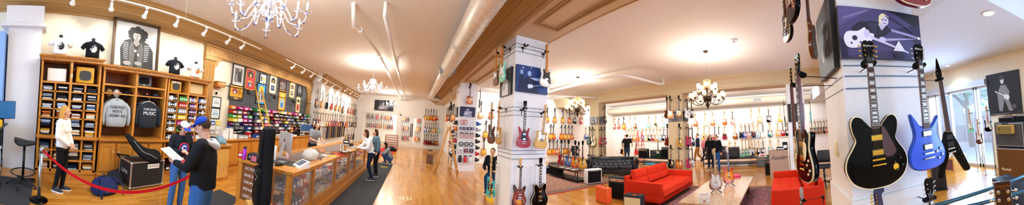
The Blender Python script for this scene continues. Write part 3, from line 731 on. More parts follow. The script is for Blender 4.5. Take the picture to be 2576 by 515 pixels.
ax_g('tele', 'gold', atX(xb, 1257, 271), -PI / 2, .17, 'old gold slab-bodied guitar halfway up the pillar side', GB, neck='amber', lod=0)
ax_g('strat', 'turquoise', atX(xb, 1238, 408), -PI / 2 + .3, .17, 'turquoise guitar hanging low on the pillar side', GB, neck='maple', lod=0, pg='black')
ax_g('tele', 'yellow', (1.93, 5.3, atX(xb, 1246, 425)[2]), -PI / 2 + .2, .17, 'yellow guitar with black pickguard behind the turquoise one', GB, pg='black')
GA = 'guitars on the pillar with the accessory panels'
ax_g('single', 'cherry sunburst', atY(10.36, 1183, 218), 0, .14, 'sunburst single-cut guitar on top of the accessory pillar', GA)
ax_g('vee', 'black', atY(10.9, 1136, 229), -PI / 2 + .2, .34, 'black guitar seen edge on at the aisle side of the accessory pillar', GA)
ax_g('single', 'black', (3.15, 10.8, atY(10.8, 1212, 229)[2]), PI / 2 - .3, .2, 'black guitar seen edge on at the sofa side of the accessory pillar', GA)
# second row pillars
GC = 'guitars on the pillar between the sofas'
xc = 9.06
for px, py, k, c, l in ((1686, 250, 'single', 'honey sunburst', 'honey sunburst single-cut guitar above the cowboy picture'), (1708, 249, 'single', 'tobacco sunburst', 'tobacco sunburst single-cut guitar above the cowboy picture'),
        (1709, 320, 'single', 'gold', 'gold topped guitar halfway up the pillar between the sofas'), (1688, 374, 'single', 'black', 'black single-cut guitar low on the pillar between the sofas'), (1708, 374, 'single', 'cherry sunburst', 'sunburst single-cut guitar low on the pillar between the sofas')):
    ax_g(k, c, atX(xc, px, py), -PI / 2, .14, l, GC)
for px, py, k, c, l in ((1678, 252, 'single', 'walnut', 'brown guitar seen edge on beside the honey sunburst'), (1679, 320, 'single', 'cherry', 'dark cherry guitar seen edge on at the back of the pillar')):
    ax_g(k, c, atY(4.83, px, py), PI * .8, .14, l, GC)
for px, py, k, c, l in ((1728, 250, 'strat', 'white', 'white guitar on the narrow side of the sofa pillar'), (1738, 252, 'strat', 'brown', 'brown guitar beside the white one on the sofa pillar'), (1731, 320, 'double', 'magenta', 'magenta guitar halfway up the narrow side of the sofa pillar'), (1740, 322, 'tele', 'navy blue', 'dark blue guitar behind the magenta one'), (1731, 373, 'single', 'magenta', 'raspberry single-cut guitar low on the sofa pillar'), (1740, 374, 'strat', 'silver', 'grey guitar beside the raspberry one low on the sofa pillar')):
    ax_g(k, c, atY(3.84, px, py), -.5, .14, l, GC)
GD = 'guitars on the pillar behind the leather sofa'
for px, py, k, c, l in ((1483, 325, 'semi', 'green', 'dark green guitar on the pillar behind the leather sofa'), (1491, 325, 'semi', 'cream', 'cream guitar on the pillar behind the leather sofa'), (1483, 368, 'single', 'black', 'black guitar low behind the leather sofa arm'), (1492, 368, 'single', 'brown', 'brown guitar low behind the leather sofa back')):
    ax_g(k, c, atX(9.06, px, py), -PI / 2, .14, l, GD)
for px, py, k, c, l in ((1521, 272, 'single', 'black', 'black and cream guitar high on the pillar behind the leather sofa'), (1513, 326, 'sg', 'red', 'red twin-horned guitar on the pillar behind the leather sofa'), (1521, 326, 'single', 'cherry', 'dark cherry guitar on the pillar behind the leather sofa'), (1512, 368, 'single', 'tobacco sunburst', 'dark sunburst guitar low on the pillar behind the leather sofa'), (1521, 368, 'strat', 'butterscotch', 'butterscotch guitar low on the pillar behind the leather sofa')):
    ax_g(k, c, atY(8.79, px, py), 0, .14, l, GD)
GE = 'guitars on the pillar behind the red armchair sofa'
ax_g('vee', 'green', atX(9.5, 1972, 262), PI, .14, 'slim green guitar seen edge on high on the third far pillar', GE)
ax_g('strat', 'turquoise', atY(-1.37, 2036, 258), 0, .25, 'turquoise guitar seen edge on beside the third far pillar', GE)

# ================================================================ the near pillar
GN = 'guitars on the near pillar'
xn = 1.88
M_burg = mat('burgundy_pickguard', '3d0a22', .12, coat=.6)
p = atX(xn, 2184, 161)
ax_g('semi', 'black', p, -PI / 2, .22, 'large black semi-hollow guitar with gold hardware and burgundy pickguard', GN, lod=0, scale=(1.42, 1.25, 1.2), gold=True, pg='noholes', pgm=M_burg, hs=1.25, neck='rose')
_es = [o for o in C.objects if o.name.startswith('electric_guitar') and o.get('label', '').startswith('large black semi')][0]
MB().prism(circ(.118, -.775, .02, .024, 20), -.0315, -.028).build('selector_ring', mat('yellow_gold_ring', 'e8b020', .3, .3), _es)
text('Epiphone', .02, M_pearl, _es, (0, -.0265, .13), (PI / 2, 0, 0), 'maker_lettering', .0003, shear=.2)
ax_g('sg', 'cobalt', atX(xn, 2311, 165), -PI / 2, .22, 'cobalt blue twin-horned guitar beside the large black one', GN, lod=0, scale=(1.36, 1.25, 1.25), hs=1.25, pg='none')
_sg = [o for o in C.objects if o.get('label', '').startswith('cobalt blue twin')][0]; text('Epiphone', .02, M_pearl, _sg, (0, -.0215, .13), (PI / 2, 0, 0), 'maker_lettering', .0003, shear=.2)
p = atY(-1.85, 2362, 200)
guitar('vee', 'black', p, -PI * .5 - .25, 'black V-shaped guitar hanging past the blue guitar', GN, 1, (1.15, 1.2, 1.27), R(-4))
hanger(p, 0, .35, 'hanger of the black V-shaped guitar past the blue one', 'pillar hangers', False, 1.0)
hx = atY(-.25, 2014, 188)
ax_g('single', 'black', hx, PI + .32, .38, 'black and gold single-cut guitar seen edge on over the red sofa', GN, lod=0, gold=True, scale=(1.1, 1.25, 1.2), hs=1.15)
hx = atY(-.2, 1996, 214)
ax_g('single', 'cream', hx, PI + .04, .42, 'cream topped guitar seen edge on behind the black and gold one', GN, gold=True, scale=1.1, hs=1.1)
b = atY(-.25, 1984, 108)
guitar('single', 'black', (b[0], b[1], b[2] + .95), PI + .25, 'black guitar whose body hangs down at the top over the sofa', GN, 1, (1.1, 1.2, 1.1))
b = atY(-.25, 1998, 62)
guitar('strat', 'black', (b[0], b[1], b[2] + .95), PI + .25, 'black guitar with a red brown pickguard above the other hanging body', GN, 1, (1.1, 1.2, 1.1), pg='tort')
for px, n in ((1984, 'black body'), (1998, 'red brown topped body')):
    b = atY(-.25, px, 108 if px < 1990 else 62)
    hanger((b[0], b[1], b[2] + .95), PI, .4, 'high hanger out of which the %s hangs over the sofa' % n, 'pillar hangers')
b = atY(-.45, 2052, 132)
ax_g('single', 'walnut', (b[0] + .15, b[1], b[2] + .82), PI - .35, .2, 'brown single-cut guitar with its back turned above the side picture', GN)
b = atX(xn, 2297, 16)
ax_g('single', 'cherry', (b[0], b[1], b[2] + .88), -PI / 2, .22, 'red guitar of which only the rounded lower end shows on top', GN, lod=1, scale=(1.4, 1.2, 1.05))
ax_g('strat', 'silver', atX(xn, 2214, 536), -PI / 2, .22, 'guitar below the large black one with a slate headstock', GN, lod=0, scale=1.3, hs=1.3, hd='navy blue', gold=True)
ax_g('single', 'blue burst', atX(xn, 2337, 500), -PI / 2, .22, 'guitar under the blue one with a pearl decorated headstock', GN, lod=0, scale=1.25, hs=1.25)
ax_g('sg', 'cream', atY(-.3, 2020, 503), PI + .3, .34, 'guitar below the black and gold one with a silver headstock', GN, lod=0, scale=1.1, hd='silver')
# ================================================================ the bookcase wall
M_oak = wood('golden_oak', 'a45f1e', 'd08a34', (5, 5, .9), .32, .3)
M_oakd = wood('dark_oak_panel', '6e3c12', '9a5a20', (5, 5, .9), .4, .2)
M_oakl = wood('pale_oak', 'c98c3c', 'e6b45e', (5, 5, .9), .35, .25)
def bcase(y0, y1, xf, ztop, label, bays, lower, cubby_top=True):
    """y0..y1 along the wall, front plane xf; bays: list of (n_cols, [shelf heights]) widths equal"""
    t = thing('bookcase', label, 'bookcase', (xf, y0, 0), 0, 'oak bookcase units')
    W = y1 - y0; D = XL + .02 - xf              # D negative: the back
    def P(n, m, mt=M_oak): return m.build(n, mt, t)
    z1 = ztop
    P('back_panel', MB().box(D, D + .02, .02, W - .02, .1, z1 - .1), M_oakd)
    for y in (0, W - .045): P('side_panel', MB().box(D, 0, y, y + .045, .1, z1 - .08))
    m = MB().box(D, .1, -.02, W + .02, .0, .12).box(D, .12, -.02, W + .02, .12, .15); P('plinth', m)
    m = MB().box(D, .05, -.01, W + .01, z1 - .11, z1 - .05).box(D, .10, -.04, W + .04, z1 - .05, z1 - .025).box(D, .13, -.06, W + .06, z1 - .025, z1)
    for k in range(int(W / .05)): m.box(.05, .062, k * .05 + .005, k * .05 + .035, z1 - .10, z1 - .06)
    P('crown', m)
    zl = .97
    m = MB().box(D, .14, -.02, W + .02, zl - .04, zl).box(D, .10, -.01, W + .01, zl - .07, zl - .04); P('ledge', m)
    nb = len(bays); bw = W / nb
    for b, (cols, zs, ztc) in enumerate(bays):
        yb = b * bw
        if b: P('divider', MB().box(D, .0, yb - .0275, yb + .0275, zl, z1 - .1))
        P('shelf', MB().box(D, .005, yb + .02, yb + bw - .02, ztc - .02, ztc + .02))
        for z in zs: P('shelf', MB().box(D, .0, yb + .02, yb + bw - .02, z - .014, z + .014))
        for c in range(1, cols): P('divider', MB().box(D, 0.0, yb + bw * c / cols - .018, yb + bw * c / cols + .018, zl, ztc))
    if lower[0] == 'open':
        cols, zs = lower[1], lower[2]
        P('face_frame', MB().box(.02, .06, 0, W, .15, .2))
        for y in (0, W - .05): P('side_panel', MB().box(D, .06, y, y + .05, .15, zl - .05))
        for c in range(1, cols): P('divider', MB().box(D, .06, W * c / cols - .02, W * c / cols + .02, .15, zl - .05))
        for z in zs: P('shelf', MB().box(D, .05, .02, W - .02, z - .014, z + .014))
    else:
        n = lower[1]; P('cabinet_carcass', MB().box(D, .05, 0, W, .15, zl - .07))
        for k in range(n):
            a, c = W * k / n + .03, W * (k + 1) / n - .03
            q = MB().box(.05, .072, a, c, .2, zl - .11)
            q.box(.072, .085, a, a + .07, .2, zl - .11).box(.072, .085, c - .07, c, .2, zl - .11).box(.072, .084, a + .07, c - .07, .2, .28).box(.072, .084, a + .07, c - .07, zl - .19, zl - .11)
            d = q.build('door', M_oak, t)
            hy = c - .035 if k % 2 == 0 else a + .035
            MB().ell((.1, hy, .66), .016, 8).build('knob', M_cream2, d)
    return t
YA, YBc, YC, YD = -.2, 1.17, 2.88, 4.25
def xfL(z): return 0
bcase(YA, YBc, -5.25, 2.76, 'tall oak bookcase of cubbies full of folded shirts behind the woman', [(2, [1.17 + .2 * k for k in range(1, 5)], 2.17), (2, [1.17 + .2 * k for k in range(1, 5)], 2.17)], ('open', 4, [.4, .64]))
bcase(YBc + .05, YC, -5.22, 2.66, 'oak unit with two hanging bays over panelled doors', [(1, [2.02], 2.22), (1, [2.02], 2.24)], ('doors', 4))
bcase(YC + .05, YD, -5.25, 2.66, 'oak unit with narrow compartments of packaged goods', [(2, [1.17 + .163 * k for k in range(0, 6)], 2.2), (2, [1.17 + .163 * k for k in range(0, 6)], 2.2)], ('open', 2, [.5]))
# folded shirts
SH = [('light blue', 'a8c0d8'), ('white', 'eceae4'), ('charcoal', '2c2e33'), ('navy', '1c2746'), ('grey', '8d9196'), ('cream', 'e2d8bc'), ('rust', 'a0501f'), ('mustard', 'c99420'), ('black', '101013'), ('denim', '46638c'), ('pale grey', 'c2c8ce'), ('orange', 'cc7030')]
_sm = {}
def shirt_mesh(cn, v):
    if (cn, v) not in _sm:
        m = MB(); w = [.105, .115, .098][v]; m.rbox(-.15, .15, -w, w, 0, .03, .015)
        m.rbox(-.152, .02, -w * .95, w * .9, .012, .031, .009)
        _sm[cn, v] = m.mesh('folded_shirt', fabric(cn.replace(' ', '_') + '_jersey', dict(SH)[cn], 40))
    return _sm[cn, v]
rows_pal = [['charcoal', 'white', 'grey'], ['light blue', 'white', 'pale grey', 'denim'], ['cream', 'orange', 'rust', 'white'], ['grey', 'light blue', 'navy', 'pale grey'], ['mustard', 'charcoal', 'cream', 'white']]
def stack(x, y, z, pal, n, where):
    for k in range(n):
        cn = random.choice(pal); v = random.randrange(3)
        o = bpy.data.objects.new('folded_shirt', shirt_mesh(cn, v)); C.objects.link(o)
        o.location = (x + random.uniform(-.012, .012), y + random.uniform(-.01, .01), z + .031 * k); o.rotation_euler = (0, 0, random.uniform(-.07, .07))
        tag(o, '%s folded shirt, %s from the bottom in %s' % (cn, ORD[k], where), 'shirt', 'folded shirts in the bookcase')
cw = (YBc - YA) / 4
for r in range(5):
    for c in range(4):
        stack(-5.42, YA + cw * (c + .5), 1.186 + .2 * (r - 1) if r else .972, rows_pal[4 - r], random.choice((3, 4, 4, 5)), 'cubby %s across, %s up' % (ORD[c], ORD[r]))
for c in range(4):
    if random.random() < .9: stack(-5.42, YA + cw * (c + .5), 1.986, rows_pal[0], 3, 'top cubby, %s across' % ORD[c])
for r, z in enumerate((.152, .416, .656)):
    for c in range(4): stack(-5.40, YA + cw * (c + .5), z, random.choice(rows_pal), random.choice((4, 5, 6)), 'lower cubby %s across, %s up' % (ORD[c], ORD[r]))
# little amplifiers and cases on the upper shelves
def small_amp(name, label, loc, w, h, d, body, grille, rz=PI / 2, window=None, cat='amplifier', legs=False, knobs=4, trim=None, group=None, text_=None):
    t = thing(name, label, cat, loc, rz, group)
    MB().rbox(-w / 2, w / 2, -d / 2, d / 2, 0.012, h, .015).build('cabinet', body, t)
    g = MB()
    if window == 'oval': g.prism([(.0 + w * .34 * abs(math.cos(a)) ** .6 * (1 if math.cos(a) > 0 else -1), h * .48 + h * .3 * abs(math.sin(a)) ** .6 * (1 if math.sin(a) > 0 else -1)) for a in [2 * PI * k / 24 for k in range(24)]], -d / 2 - .004, -d / 2, 0)
    else: g.box(-w * .44, w * .44, -d / 2 - .006, -d / 2, h * .08, h * (.74 if knobs else .92))
    g.build('grille_cloth', grille, t)
    if knobs:
        MB().box(-w * .44, w * .44, -d / 2 - .006, -d / 2, h * .80, h * .93).build('control_panel', trim or M_chrome, t)
        for k in range(knobs): MB().cyl((-w * .35 + w * .7 * k / max(1, knobs - 1), -d / 2 - .02, h * .865), (-w * .35 + w * .7 * k / max(1, knobs - 1), -d / 2, h * .865), min(.012, h * .03), 8).build('knob', M_black, t)
    m = MB().tube([(-w * .2, 0, h), (-w * .18, 0, h + .03), (w * .18, 0, h + .03), (w * .2, 0, h)], .008, 6); m.build('handle', M_black, t)
    for sx in (-1, 1):
        for sy in (-1, 1): MB().cyl((sx * (w / 2 - .04), sy * (d / 2 - .03), 0), (sx * (w / 2 - .04), sy * (d / 2 - .03), .014), .012, 6).build('rubber_foot', M_black, t)
    if text_: text(text_[0], text_[1], text_[2], t, (text_[3], -d / 2 - .009, text_[4]), (PI / 2, 0, 0), 'maker_lettering', .0008, shear=.25)
    return t
M_gcloth = fabric('grey_grille_cloth', '4a4b4c', 200, .4); M_bcloth = fabric('black_grille_cloth', '131315', 200, .5); M_tancloth = fabric('tan_grille_cloth', 'd8c08e', 200, .2)
M_blkvinyl = mat('black_vinyl', '16171a', .6); M_yvinyl = mat('mustard_vinyl', 'd8a41c', .5); M_gvinyl = mat('grey_vinyl', '55595d', .6)
zt_ = 2.195
small_amp('suitcase', 'white suitcase on the top shelf over the cubbies', (-5.5, .16, zt_ - .01), .44, .31, .22, M_white, M_white, knobs=0, cat='suitcase')
small_amp('small_amplifier', 'yellow amplifier with an oval grille on top of the cubbies', (-5.48, .82, zt_), .42, .38, .22, M_yvinyl, M_gcloth, window='oval', knobs=0)
small_amp('small_amplifier', 'grey amplifier with an oval grille over the dark hoodie', (-5.48, 2.3, 2.265), .42, .30, .22, M_gvinyl, M_bcloth, window='oval', knobs=0, text_=('VDL', .05, M_white, 0, .04))
small_amp('small_amplifier', 'small mustard amplifier beside the blond wood box', (-5.48, 3.25, 2.225), .34, .30, .2, M_yvinyl, M_gcloth, window='oval', knobs=3)
small_amp('speaker_box', 'blond wood speaker box on the last upper shelf', (-5.46, 3.91, 2.225), .52, .31, .2, M_oakl, M_tancloth, knobs=0, cat='speaker')
# shelf of caps
CAPM = [('tan', 'a07a4a'), ('white', 'e6e4de'), ('black', '14151a'), ('rust', '7a3a20'), ('black', '14151a'), ('charcoal', '33353a')]
for i, (y, (cn, hx)) in enumerate(zip((1.42, 1.62, 1.86, 2.12, 2.40, 2.66), CAPM)):
    t = thing('baseball_cap', '%s cap, %s on the shelf above the hoodies' % (cn, ORD[i]), 'cap', (-5.38, y, 2.036), PI / 2 + random.uniform(-.3, .3), 'caps on the shelf')
    cm = fabric('cap_' + hx, hx, 60)
    MB().ell((0, .02, 0.0), (.088, .1, .1), 14).build('crown', cm, t)
    MB().loft([[(x * 1., -.07 - .075 * (1 - (x / .085) ** 2), .012 + zz) for x in [-.085 + .017 * k for k in range(11)]] + [(x, -.05, .02 + zz) for x in [.085 - .017 * k for k in range(11)]] for zz in (0, .006)], 0, False).build('brim', cm, t)
    MB().ell((0, .02, .1), .008, 6).build('top_button', cm, t)
    if i in (1, 4): MB().ell((0, -.075, .05), (.03, .012, .025), 8).build('front_patch', mat('orange_patch', 'c8551a', .7), t)
# hanging garments: rail, hangers, sweatshirts
def garment(loc, rz, col, label, front=None, bodyl=.62, w=.27, group=None, sleeves=.58, dark=None):
    t = thing('hooded_sweatshirt' if 'hood' in label else 'sweatshirt', label, 'sweatshirt', loc, rz, group)
    cm = fabric('sweat_' + col, col, 30, .18)
    rings = []
    for z, ww, d in ((-.07, .075, .05), (-.10, .16, .07), (-.14, w * .86, .08), (-.2, w * .98, .085), (-.35, w, .09), (-.55, w * .98, .095), (-bodyl - .02, w * .96, .10), (-bodyl - .06, w * .88, .08), (-bodyl - .09, w * .86, .075)):
        rings.append([(ww * math.cos(a) * (1 + .03 * math.sin(5 * a + z * 9)), d * math.sin(a) * (1 + .16 * math.sin(7 * a + z * 4)), z) for a in [2 * PI * k / 28 for k in range(28)]])
    MB().loft(rings).build('torso', cm, t)
    for s in (-1, 1):
        MB().tube([(s * w * .72, 0, -.16), (s * (w + .02), 0, -.26), (s * (w + .05), -.01, -.45), (s * (w + .045), -.02, -sleeves), (s * (w + .04), -.02, -sleeves - .1)], [.075, .072, .06, .055, .038], 12, flat=.75).build('sleeve', cm, t)
    MB().tube([(-.07, .02, -.06), (-.05, -.05, -.085), (0, -.07, -.105), (.05, -.05, -.085), (.07, .02, -.06), (0, .06, -.03), (-.07, .02, -.06)], .016, 8).build('collar', cm, t)
    if front:
        for k, (s, sz, z) in enumerate(front): text(s, sz, mat('print_ink_' + ('dark' if col > '7' else 'white'), '22252b' if col > '7' else 'e8e8ea', .7), t, (0, -.098, z), (PI / 2, 0, 0), 'printed_lettering', .004)
    return t
def cloth_hanger(loc, rz, label):
    t = thing('clothes_hanger', label, 'hanger', loc, rz, 'hangers in the bookcase')
    MB().tube([(.0, 0, .0), (.018, 0, .02), (.0, 0, .045), (-.015, 0, .03)], .004, 6).tube([(0, 0, 0), (0, 0, -.05)], .004, 6).build('hook', M_chrome, t)
    MB().tube([(-.2, 0, -.13), (-.12, 0, -.075), (0, 0, -.045), (.12, 0, -.075), (.2, 0, -.13)], .009, 8).build('shoulder_bar', M_white, t)
for i, (y, col, fr, lb) in enumerate(((1.62, 'a9aeb2', [('CHICAGO', .085, -.24), ('MUSIC', .085, -.34), ('XCHANGE', .085, -.44)], 'grey sweatshirt with dark lettering'), (2.45, '2a2d33', [('CHICAGO', .075, -.24), ('MUSIC', .12, -.34)], 'charcoal hooded sweatshirt with a white print'))):
    r = MB().cyl((-5.5, YBc + .08 if i == 0 else 2.07, 1.985), (-5.5, 2.0 if i == 0 else 2.84, 1.985), .014, 8).build('hanging_rail', M_bronze)
    tag(r, 'clothes rail above the %s sweatshirts' % ('pale grey' if i == 0 else 'dark'), 'rail')
    for k in range(3):
        x = -5.3 - .17 * k
        cloth_hanger((x, y, 1.955 if k else 1.955), PI / 2 - .0, 'hanger of the %s %s sweatshirt' % (['front', 'middle', 'rearmost'][k], ['grey', 'charcoal'][i]))
        q = garment((x, y + .01 * k, 1.95), PI / 2, col if k == 0 else ['a9aeb2', '2a2d33'][i], lb if k == 0 else '%s %s sweatshirt hanging behind the lettered one' % (['second', 'rearmost'][k - 1], ['grey', 'charcoal hooded'][i]), fr if k == 0 else None, group='hanging sweatshirts')
# packaged goods in the narrow compartments
PK = [('black', '18181c'), ('white', 'e8e6e0'), ('red', 'c01c24'), ('green', '3e9a38'), ('orange', 'e07a1e'), ('purple', '6a2a8a'), ('yellow', 'e8c428'), ('blue', '2a5cb0'), ('silver', 'a8acb2'), ('magenta', 'd02a80')]
PM = {n: mat('pack_' + n, h, .3) for n, h in PK}
M_label = mat('pack_label', 'f4f2ec', .4)
_pm = {}
def pack_mesh(n, w, h, d, kind):
    k = (n, w, h, d, kind)
    if k not in _pm:
        m = MB()
        if kind == 'box': m.box(-w / 2, w / 2, -d, 0, 0, h, 0).box(-w * .35, w * .35, -d - .002, -d, h * .25, h * .6, 1)
        elif kind == 'bag': m.loft([[(-w / 2, -d * .4, z), (0, -d * q, z), (w / 2, -d * .4, z), (0, 0, z)] for z, q in ((0, .5), (h * .3, 1.2), (h * .7, 1.), (h * .85, .45), (h, .42))]).box(-w * .3, w * .3, -d * 1.25, -d * 1.1, h * .3, h * .55, 1)
        else: m.cyl((0, -d / 2, 0), (0, -d / 2, h), w / 2, 10).box(-w * .2, w * .2, -d * .5 - w * .55, -d * .5, h * .3, h * .7, 1)
        _pm[k] = m.mesh('package', [PM[n], M_label])
    return _pm[k]
def pack(loc, rz, cn, w, h, d, kind, label, group, name='package', cat='package'):
    o = bpy.data.objects.new(name, pack_mesh(cn, w, h, d, kind)); C.objects.link(o); o.location = loc; o.rotation_euler = (0, 0, rz)
    return tag(o, label, cat, group)
cwr = (YD - YC - .05) / 4
palr = [['silver', 'white', 'black'], ['green', 'white', 'red'], ['purple', 'silver', 'orange'], ['blue', 'silver', 'white']]
for c in range(4):
    for r in range(7):
        z = (1.187 + .163 * (r - 1)) if r else .975
        for k in range(4):
            cn = (['orange', 'green', 'magenta', 'yellow', 'silver', 'red', 'green'][r] if c == 1 else random.choice(palr[c] + ['black', 'silver']))
            pack((-5.27, YC + .05 + cwr * (c + .5) + (k - 1.5) * .062, z), PI / 2, cn, .055, .11, .05, 'box', '%s packet, %s in compartment %s across %s up' % (cn, ORD[k], ORD[c], ORD[r]), 'packets in the narrow compartments')
for k in range(6): pack((-5.25, YC + .2 + k * .2, .152), PI / 2, PK[(k * 3) % 10][0], .12, .16, .1, 'box', '%s box, %s on the bottom shelf beside the road case' % (PK[(k * 3) % 10][0], ORD[k]), 'boxes on the bottom shelf')
# torso forms with shirts on top of the bookcase
def bust(loc, rz, col, label, ink, lean=0.):
    t = thing('shirt_form', label, 'display torso', loc, rz, 'shirt forms on top of the bookcase')
    MB().cyl((0, 0, 0), (0, 0, .03), .09, 16).cyl((0, 0, .03), (0, 0, .1), .02, 8).build('stand_base', M_black, t)
    MB().lathe([(.03, .42), (.045, .44), (.042, .48), (.05, .5), (.04, .515)], (0, 0, 0), 14).build('neck', M_black, t)
    cm = fabric('tee_' + col, col, 40, .15); rings = []
    for z, w, d in ((.06, .17, .1), (.12, .168, .1), (.2, .165, .1), (.28, .175, .11), (.34, .19, .11), (.39, .185, .1), (.42, .13, .085), (.445, .06, .06)):
        rings.append([(w * math.cos(a), d * math.sin(a) * (1 + .04 * math.sin(6 * a)), z) for a in [2 * PI * k / 24 for k in range(24)]])
    MB().loft(rings).build('t_shirt', cm, t)
    for s in (-1, 1): MB().tube([(s * .13, 0, .38), (s * .2, 0, .34), (s * .25, -.01, .26)], [.06, .06, .065], 12, flat=.8).build('sleeve', cm, t)
    m = MB(); 
    for k, (x, z, r, q) in enumerate(((0, .27, .075, 1), (-.03, .30, .03, 1), (.04, .24, .035, 1), (.02, .32, .025, 1), (0, .2, .045, .6))): m.ell((x, -.082 - .004 * k, z), (r * 1.3, .03, r * q * 1.3), 10, k % 2)
    m.build('printed_graphic', ink, t)
    return t
inkw = [mat('ink_white', 'e9e9e9', .7), mat('ink_grey', '8a8c90', .7)]; inkb = [mat('ink_black', '1a1b1e', .7), mat('ink_darkgrey', '5a5c60', .7)]
inkc = [mat('ink_orange', 'e07020', .7), mat('ink_sky', '4a9ad0', .7)]
bust((-5.5, .2, 2.76), PI / 2 + .1, 'e4e2dc', 'white shirt form with a black print at the wall end', inkb)
bust((-5.5, .97, 2.76), PI / 2, '16171b', 'black shirt form next to the large framed portrait', inkw)
bust((-5.5, 3.22, 2.66), PI / 2, '1e2128', 'black shirt form with a white skull print', inkw)
bust((-5.5, 3.92, 2.66), PI / 2, 'ece8de', 'white shirt form with a colourful print', inkc)
# large framed portrait leaning on the wall (a generic musician in black and white)
def picture(name, label, loc, rz, w, h, shapes, frame=M_black, fw=.03, depth=.04, bgc='8d8d8f', lean=0., mat_w=0., group=None, cat='picture', fbev=.0):
    t = thing(name, label, cat, loc, 0, group)
    t.rotation_euler = (Matrix.Rotation(rz, 3, 'Z') @ Matrix.Rotation(lean, 3, 'X')).to_euler()
    if fw:
        m = MB(); a, b = w / 2, h / 2
        for d, y in ((0, -depth), (fw * .6, -depth * .75)):
            m.box(-a + d, a - d, y, 0, -b + d, -b + fw).box(-a + d, a - d, y, 0, b - fw, b - d).box(-a + d, -a + fw, y, 0, -b, b).box(a - fw, a - d, y, 0, -b, b)
        m.build('frame', frame, t)
        yf = -depth * .5
    else:
        MB().box(-w / 2, w / 2, -depth, 0, -h / 2, h / 2).build('canvas_block', frame, t); yf = -depth - .001
    iw, ih = w - 2 * fw, h - 2 * fw
    if mat_w:
        MB().box(-iw / 2, iw / 2, yf, yf + .004, -ih / 2, ih / 2).build('mount', M_white, t); iw -= 2 * mat_w; ih -= 2 * mat_w; yf -= .002
    m = MB(); mats = []; idx = {}
    def mi(c):
        if c not in idx: idx[c] = len(mats); mats.append(mat('print_' + c, c, .55))
        return idx[c]
    m.box(-iw / 2, iw / 2, yf, yf + .003, -ih / 2, ih / 2, mi(bgc))
    for k, (c, pts) in enumerate(shapes):
        y = yf - .0004 * (k + 1)
        q = [(max(-.5, min(.5, x)) * iw, y, max(-.5, min(.5, z)) * ih) for x, z in pts]
        A = sum(q[i][0] * q[(i + 1) % len(q)][2] - q[(i + 1) % len(q)][0] * q[i][2] for i in range(len(q)))
        m.add(q if A > 0 else q[::-1], [tuple(range(len(q)))], mi(c))
    m.build('print', mats, t)
    return t
def blob(cx, cz, rx, rz, jit=.0, n=20, seed=0):
    rr = random.Random(seed); return [(cx + rx * math.cos(2 * PI * k / n) * (1 + jit * rr.uniform(-1, 1)), cz + rz * math.sin(2 * PI * k / n) * (1 + jit * rr.uniform(-1, 1))) for k in range(n)]
def gtr_shape(cx, cz, s, a, asp=1.):
    """a simple guitar silhouette lying at angle a"""
    base = [(-.30, .0), (-.27, .10), (-.18, .13), (-.10, .09), (-.03, .11), (.03, .08), (.02, .02), (.5, .015), (.52, .035), (.62, .03), (.62, -.03), (.52, -.035), (.5, -.015), (.02, -.02), (.03, -.08), (-.03, -.11), (-.10, -.09), (-.18, -.13), (-.27, -.10)]
    c, d = math.cos(a), math.sin(a); return [(cx + s * (x * c - z * d), cz + s * (x * d + z * c) * asp) for x, z in base]
por = [('b9b7b2', rect(-.5, .5, -.5, .5)), ('1b1a1a', blob(.02, .27, .25, .17, .12, 30, 1)), ('262423', [(-.34, -.5), (-.38, -.1), (-.30, .08), (-.1, .16), (.1, .16), (.3, .08), (.42, -.08), (.44, -.5)]),
       ('c9a792'.replace('c9a792', 'a9a39c'), blob(0, .22, .09, .10)), ('8e8882', [(-.05, .14), (.05, .14), (.08, .05), (0, -.02), (-.08, .05)]), ('1a1818', blob(0, .33, .12, .05, .1, 14, 2)), ('2a2827', blob(-.035, .235, .02, .008)), ('2a2827', blob(.035, .235, .02, .008)), ('3a3634', blob(0, .165, .03, .008)), ('77716c', [(-.012, .23), (.012, .23), (.018, .19), (-.018, .19)]),
       ('5c5956', [(-.12, .1), (-.02, -.1), (-.06, -.5), (-.16, -.5), (-.17, -.05)]), ('5c5956', [(.12, .1), (.02, -.1), (.06, -.5), (.16, -.5), (.17, -.05)])]
for k in range(9):
    z = .02 - k * .045
    for s in (-1, 1): por.append(('d8d5cf', [(s * .19, z), (s * (.32 - k * .004), z + .02), (s * (.32 - k * .004), z + .032), (s * .19, z + .012)]))
por += [('9a958f', blob(-.2, -.42, .09, .05)), ('9a958f', blob(.06, -.40, .09, .045)), ('cfccc6', blob(-.02, -.12, .03, .03)), ('cfccc6', blob(.05, -.2, .025, .03))]
M_ornate = mat('ornate_bronze_frame', '4a3418', .45, .4)
pc = atX(-5.72, 345, 112)
picture('framed_portrait', 'very large framed black and white portrait of a musician in a braided jacket', (-5.75, pc[1] - .02, 2.68 + .63), PI / 2, 1.3, 1.26, por, M_ornate, .07, .07, 'b9b7b2', lean=-.04)
# ================================================================ people (front is local -y, feet on z = 0)
M_skin = mat('skin', 'd9a184', .5); M_skin2 = mat('skin_tanned', 'c48a68', .5)
M_eye = mat('eye_dark', '1c1410', .2); M_lip = mat('lips', 'a85a4c', .5)
def L3(a, b, t): return tuple(a[i] + (b[i] - a[i]) * t for i in range(3))
def unite(o, vox, smooth=4):
    m = o.modifiers.new('union', 'REMESH'); m.mode = 'VOXEL'; m.voxel_size = vox; m.use_smooth_shade = True
    if smooth:
        s = o.modifiers.new('relax', 'SMOOTH'); s.iterations = smooth; s.factor = .5
    return o
POSE = dict(pelvis=(0, 0, .94), chest=(0, 0, 1.28), neck=(0, 0, 1.47), head=(0, -.02, 1.62), hip=.09, sh=.185,
            hipL=None, elR=(-.25, .02, 1.16), wrR=(-.27, -.04, .92), elL=(.25, .02, 1.16), wrL=(.27, -.04, .92),
            knR=(-.10, -.02, .49), anR=(-.11, .03, .09), knL=(.10, -.02, .49), anL=(.11, .03, .09), hands=None, toeR=(0, -1), toeL=(0, -1))
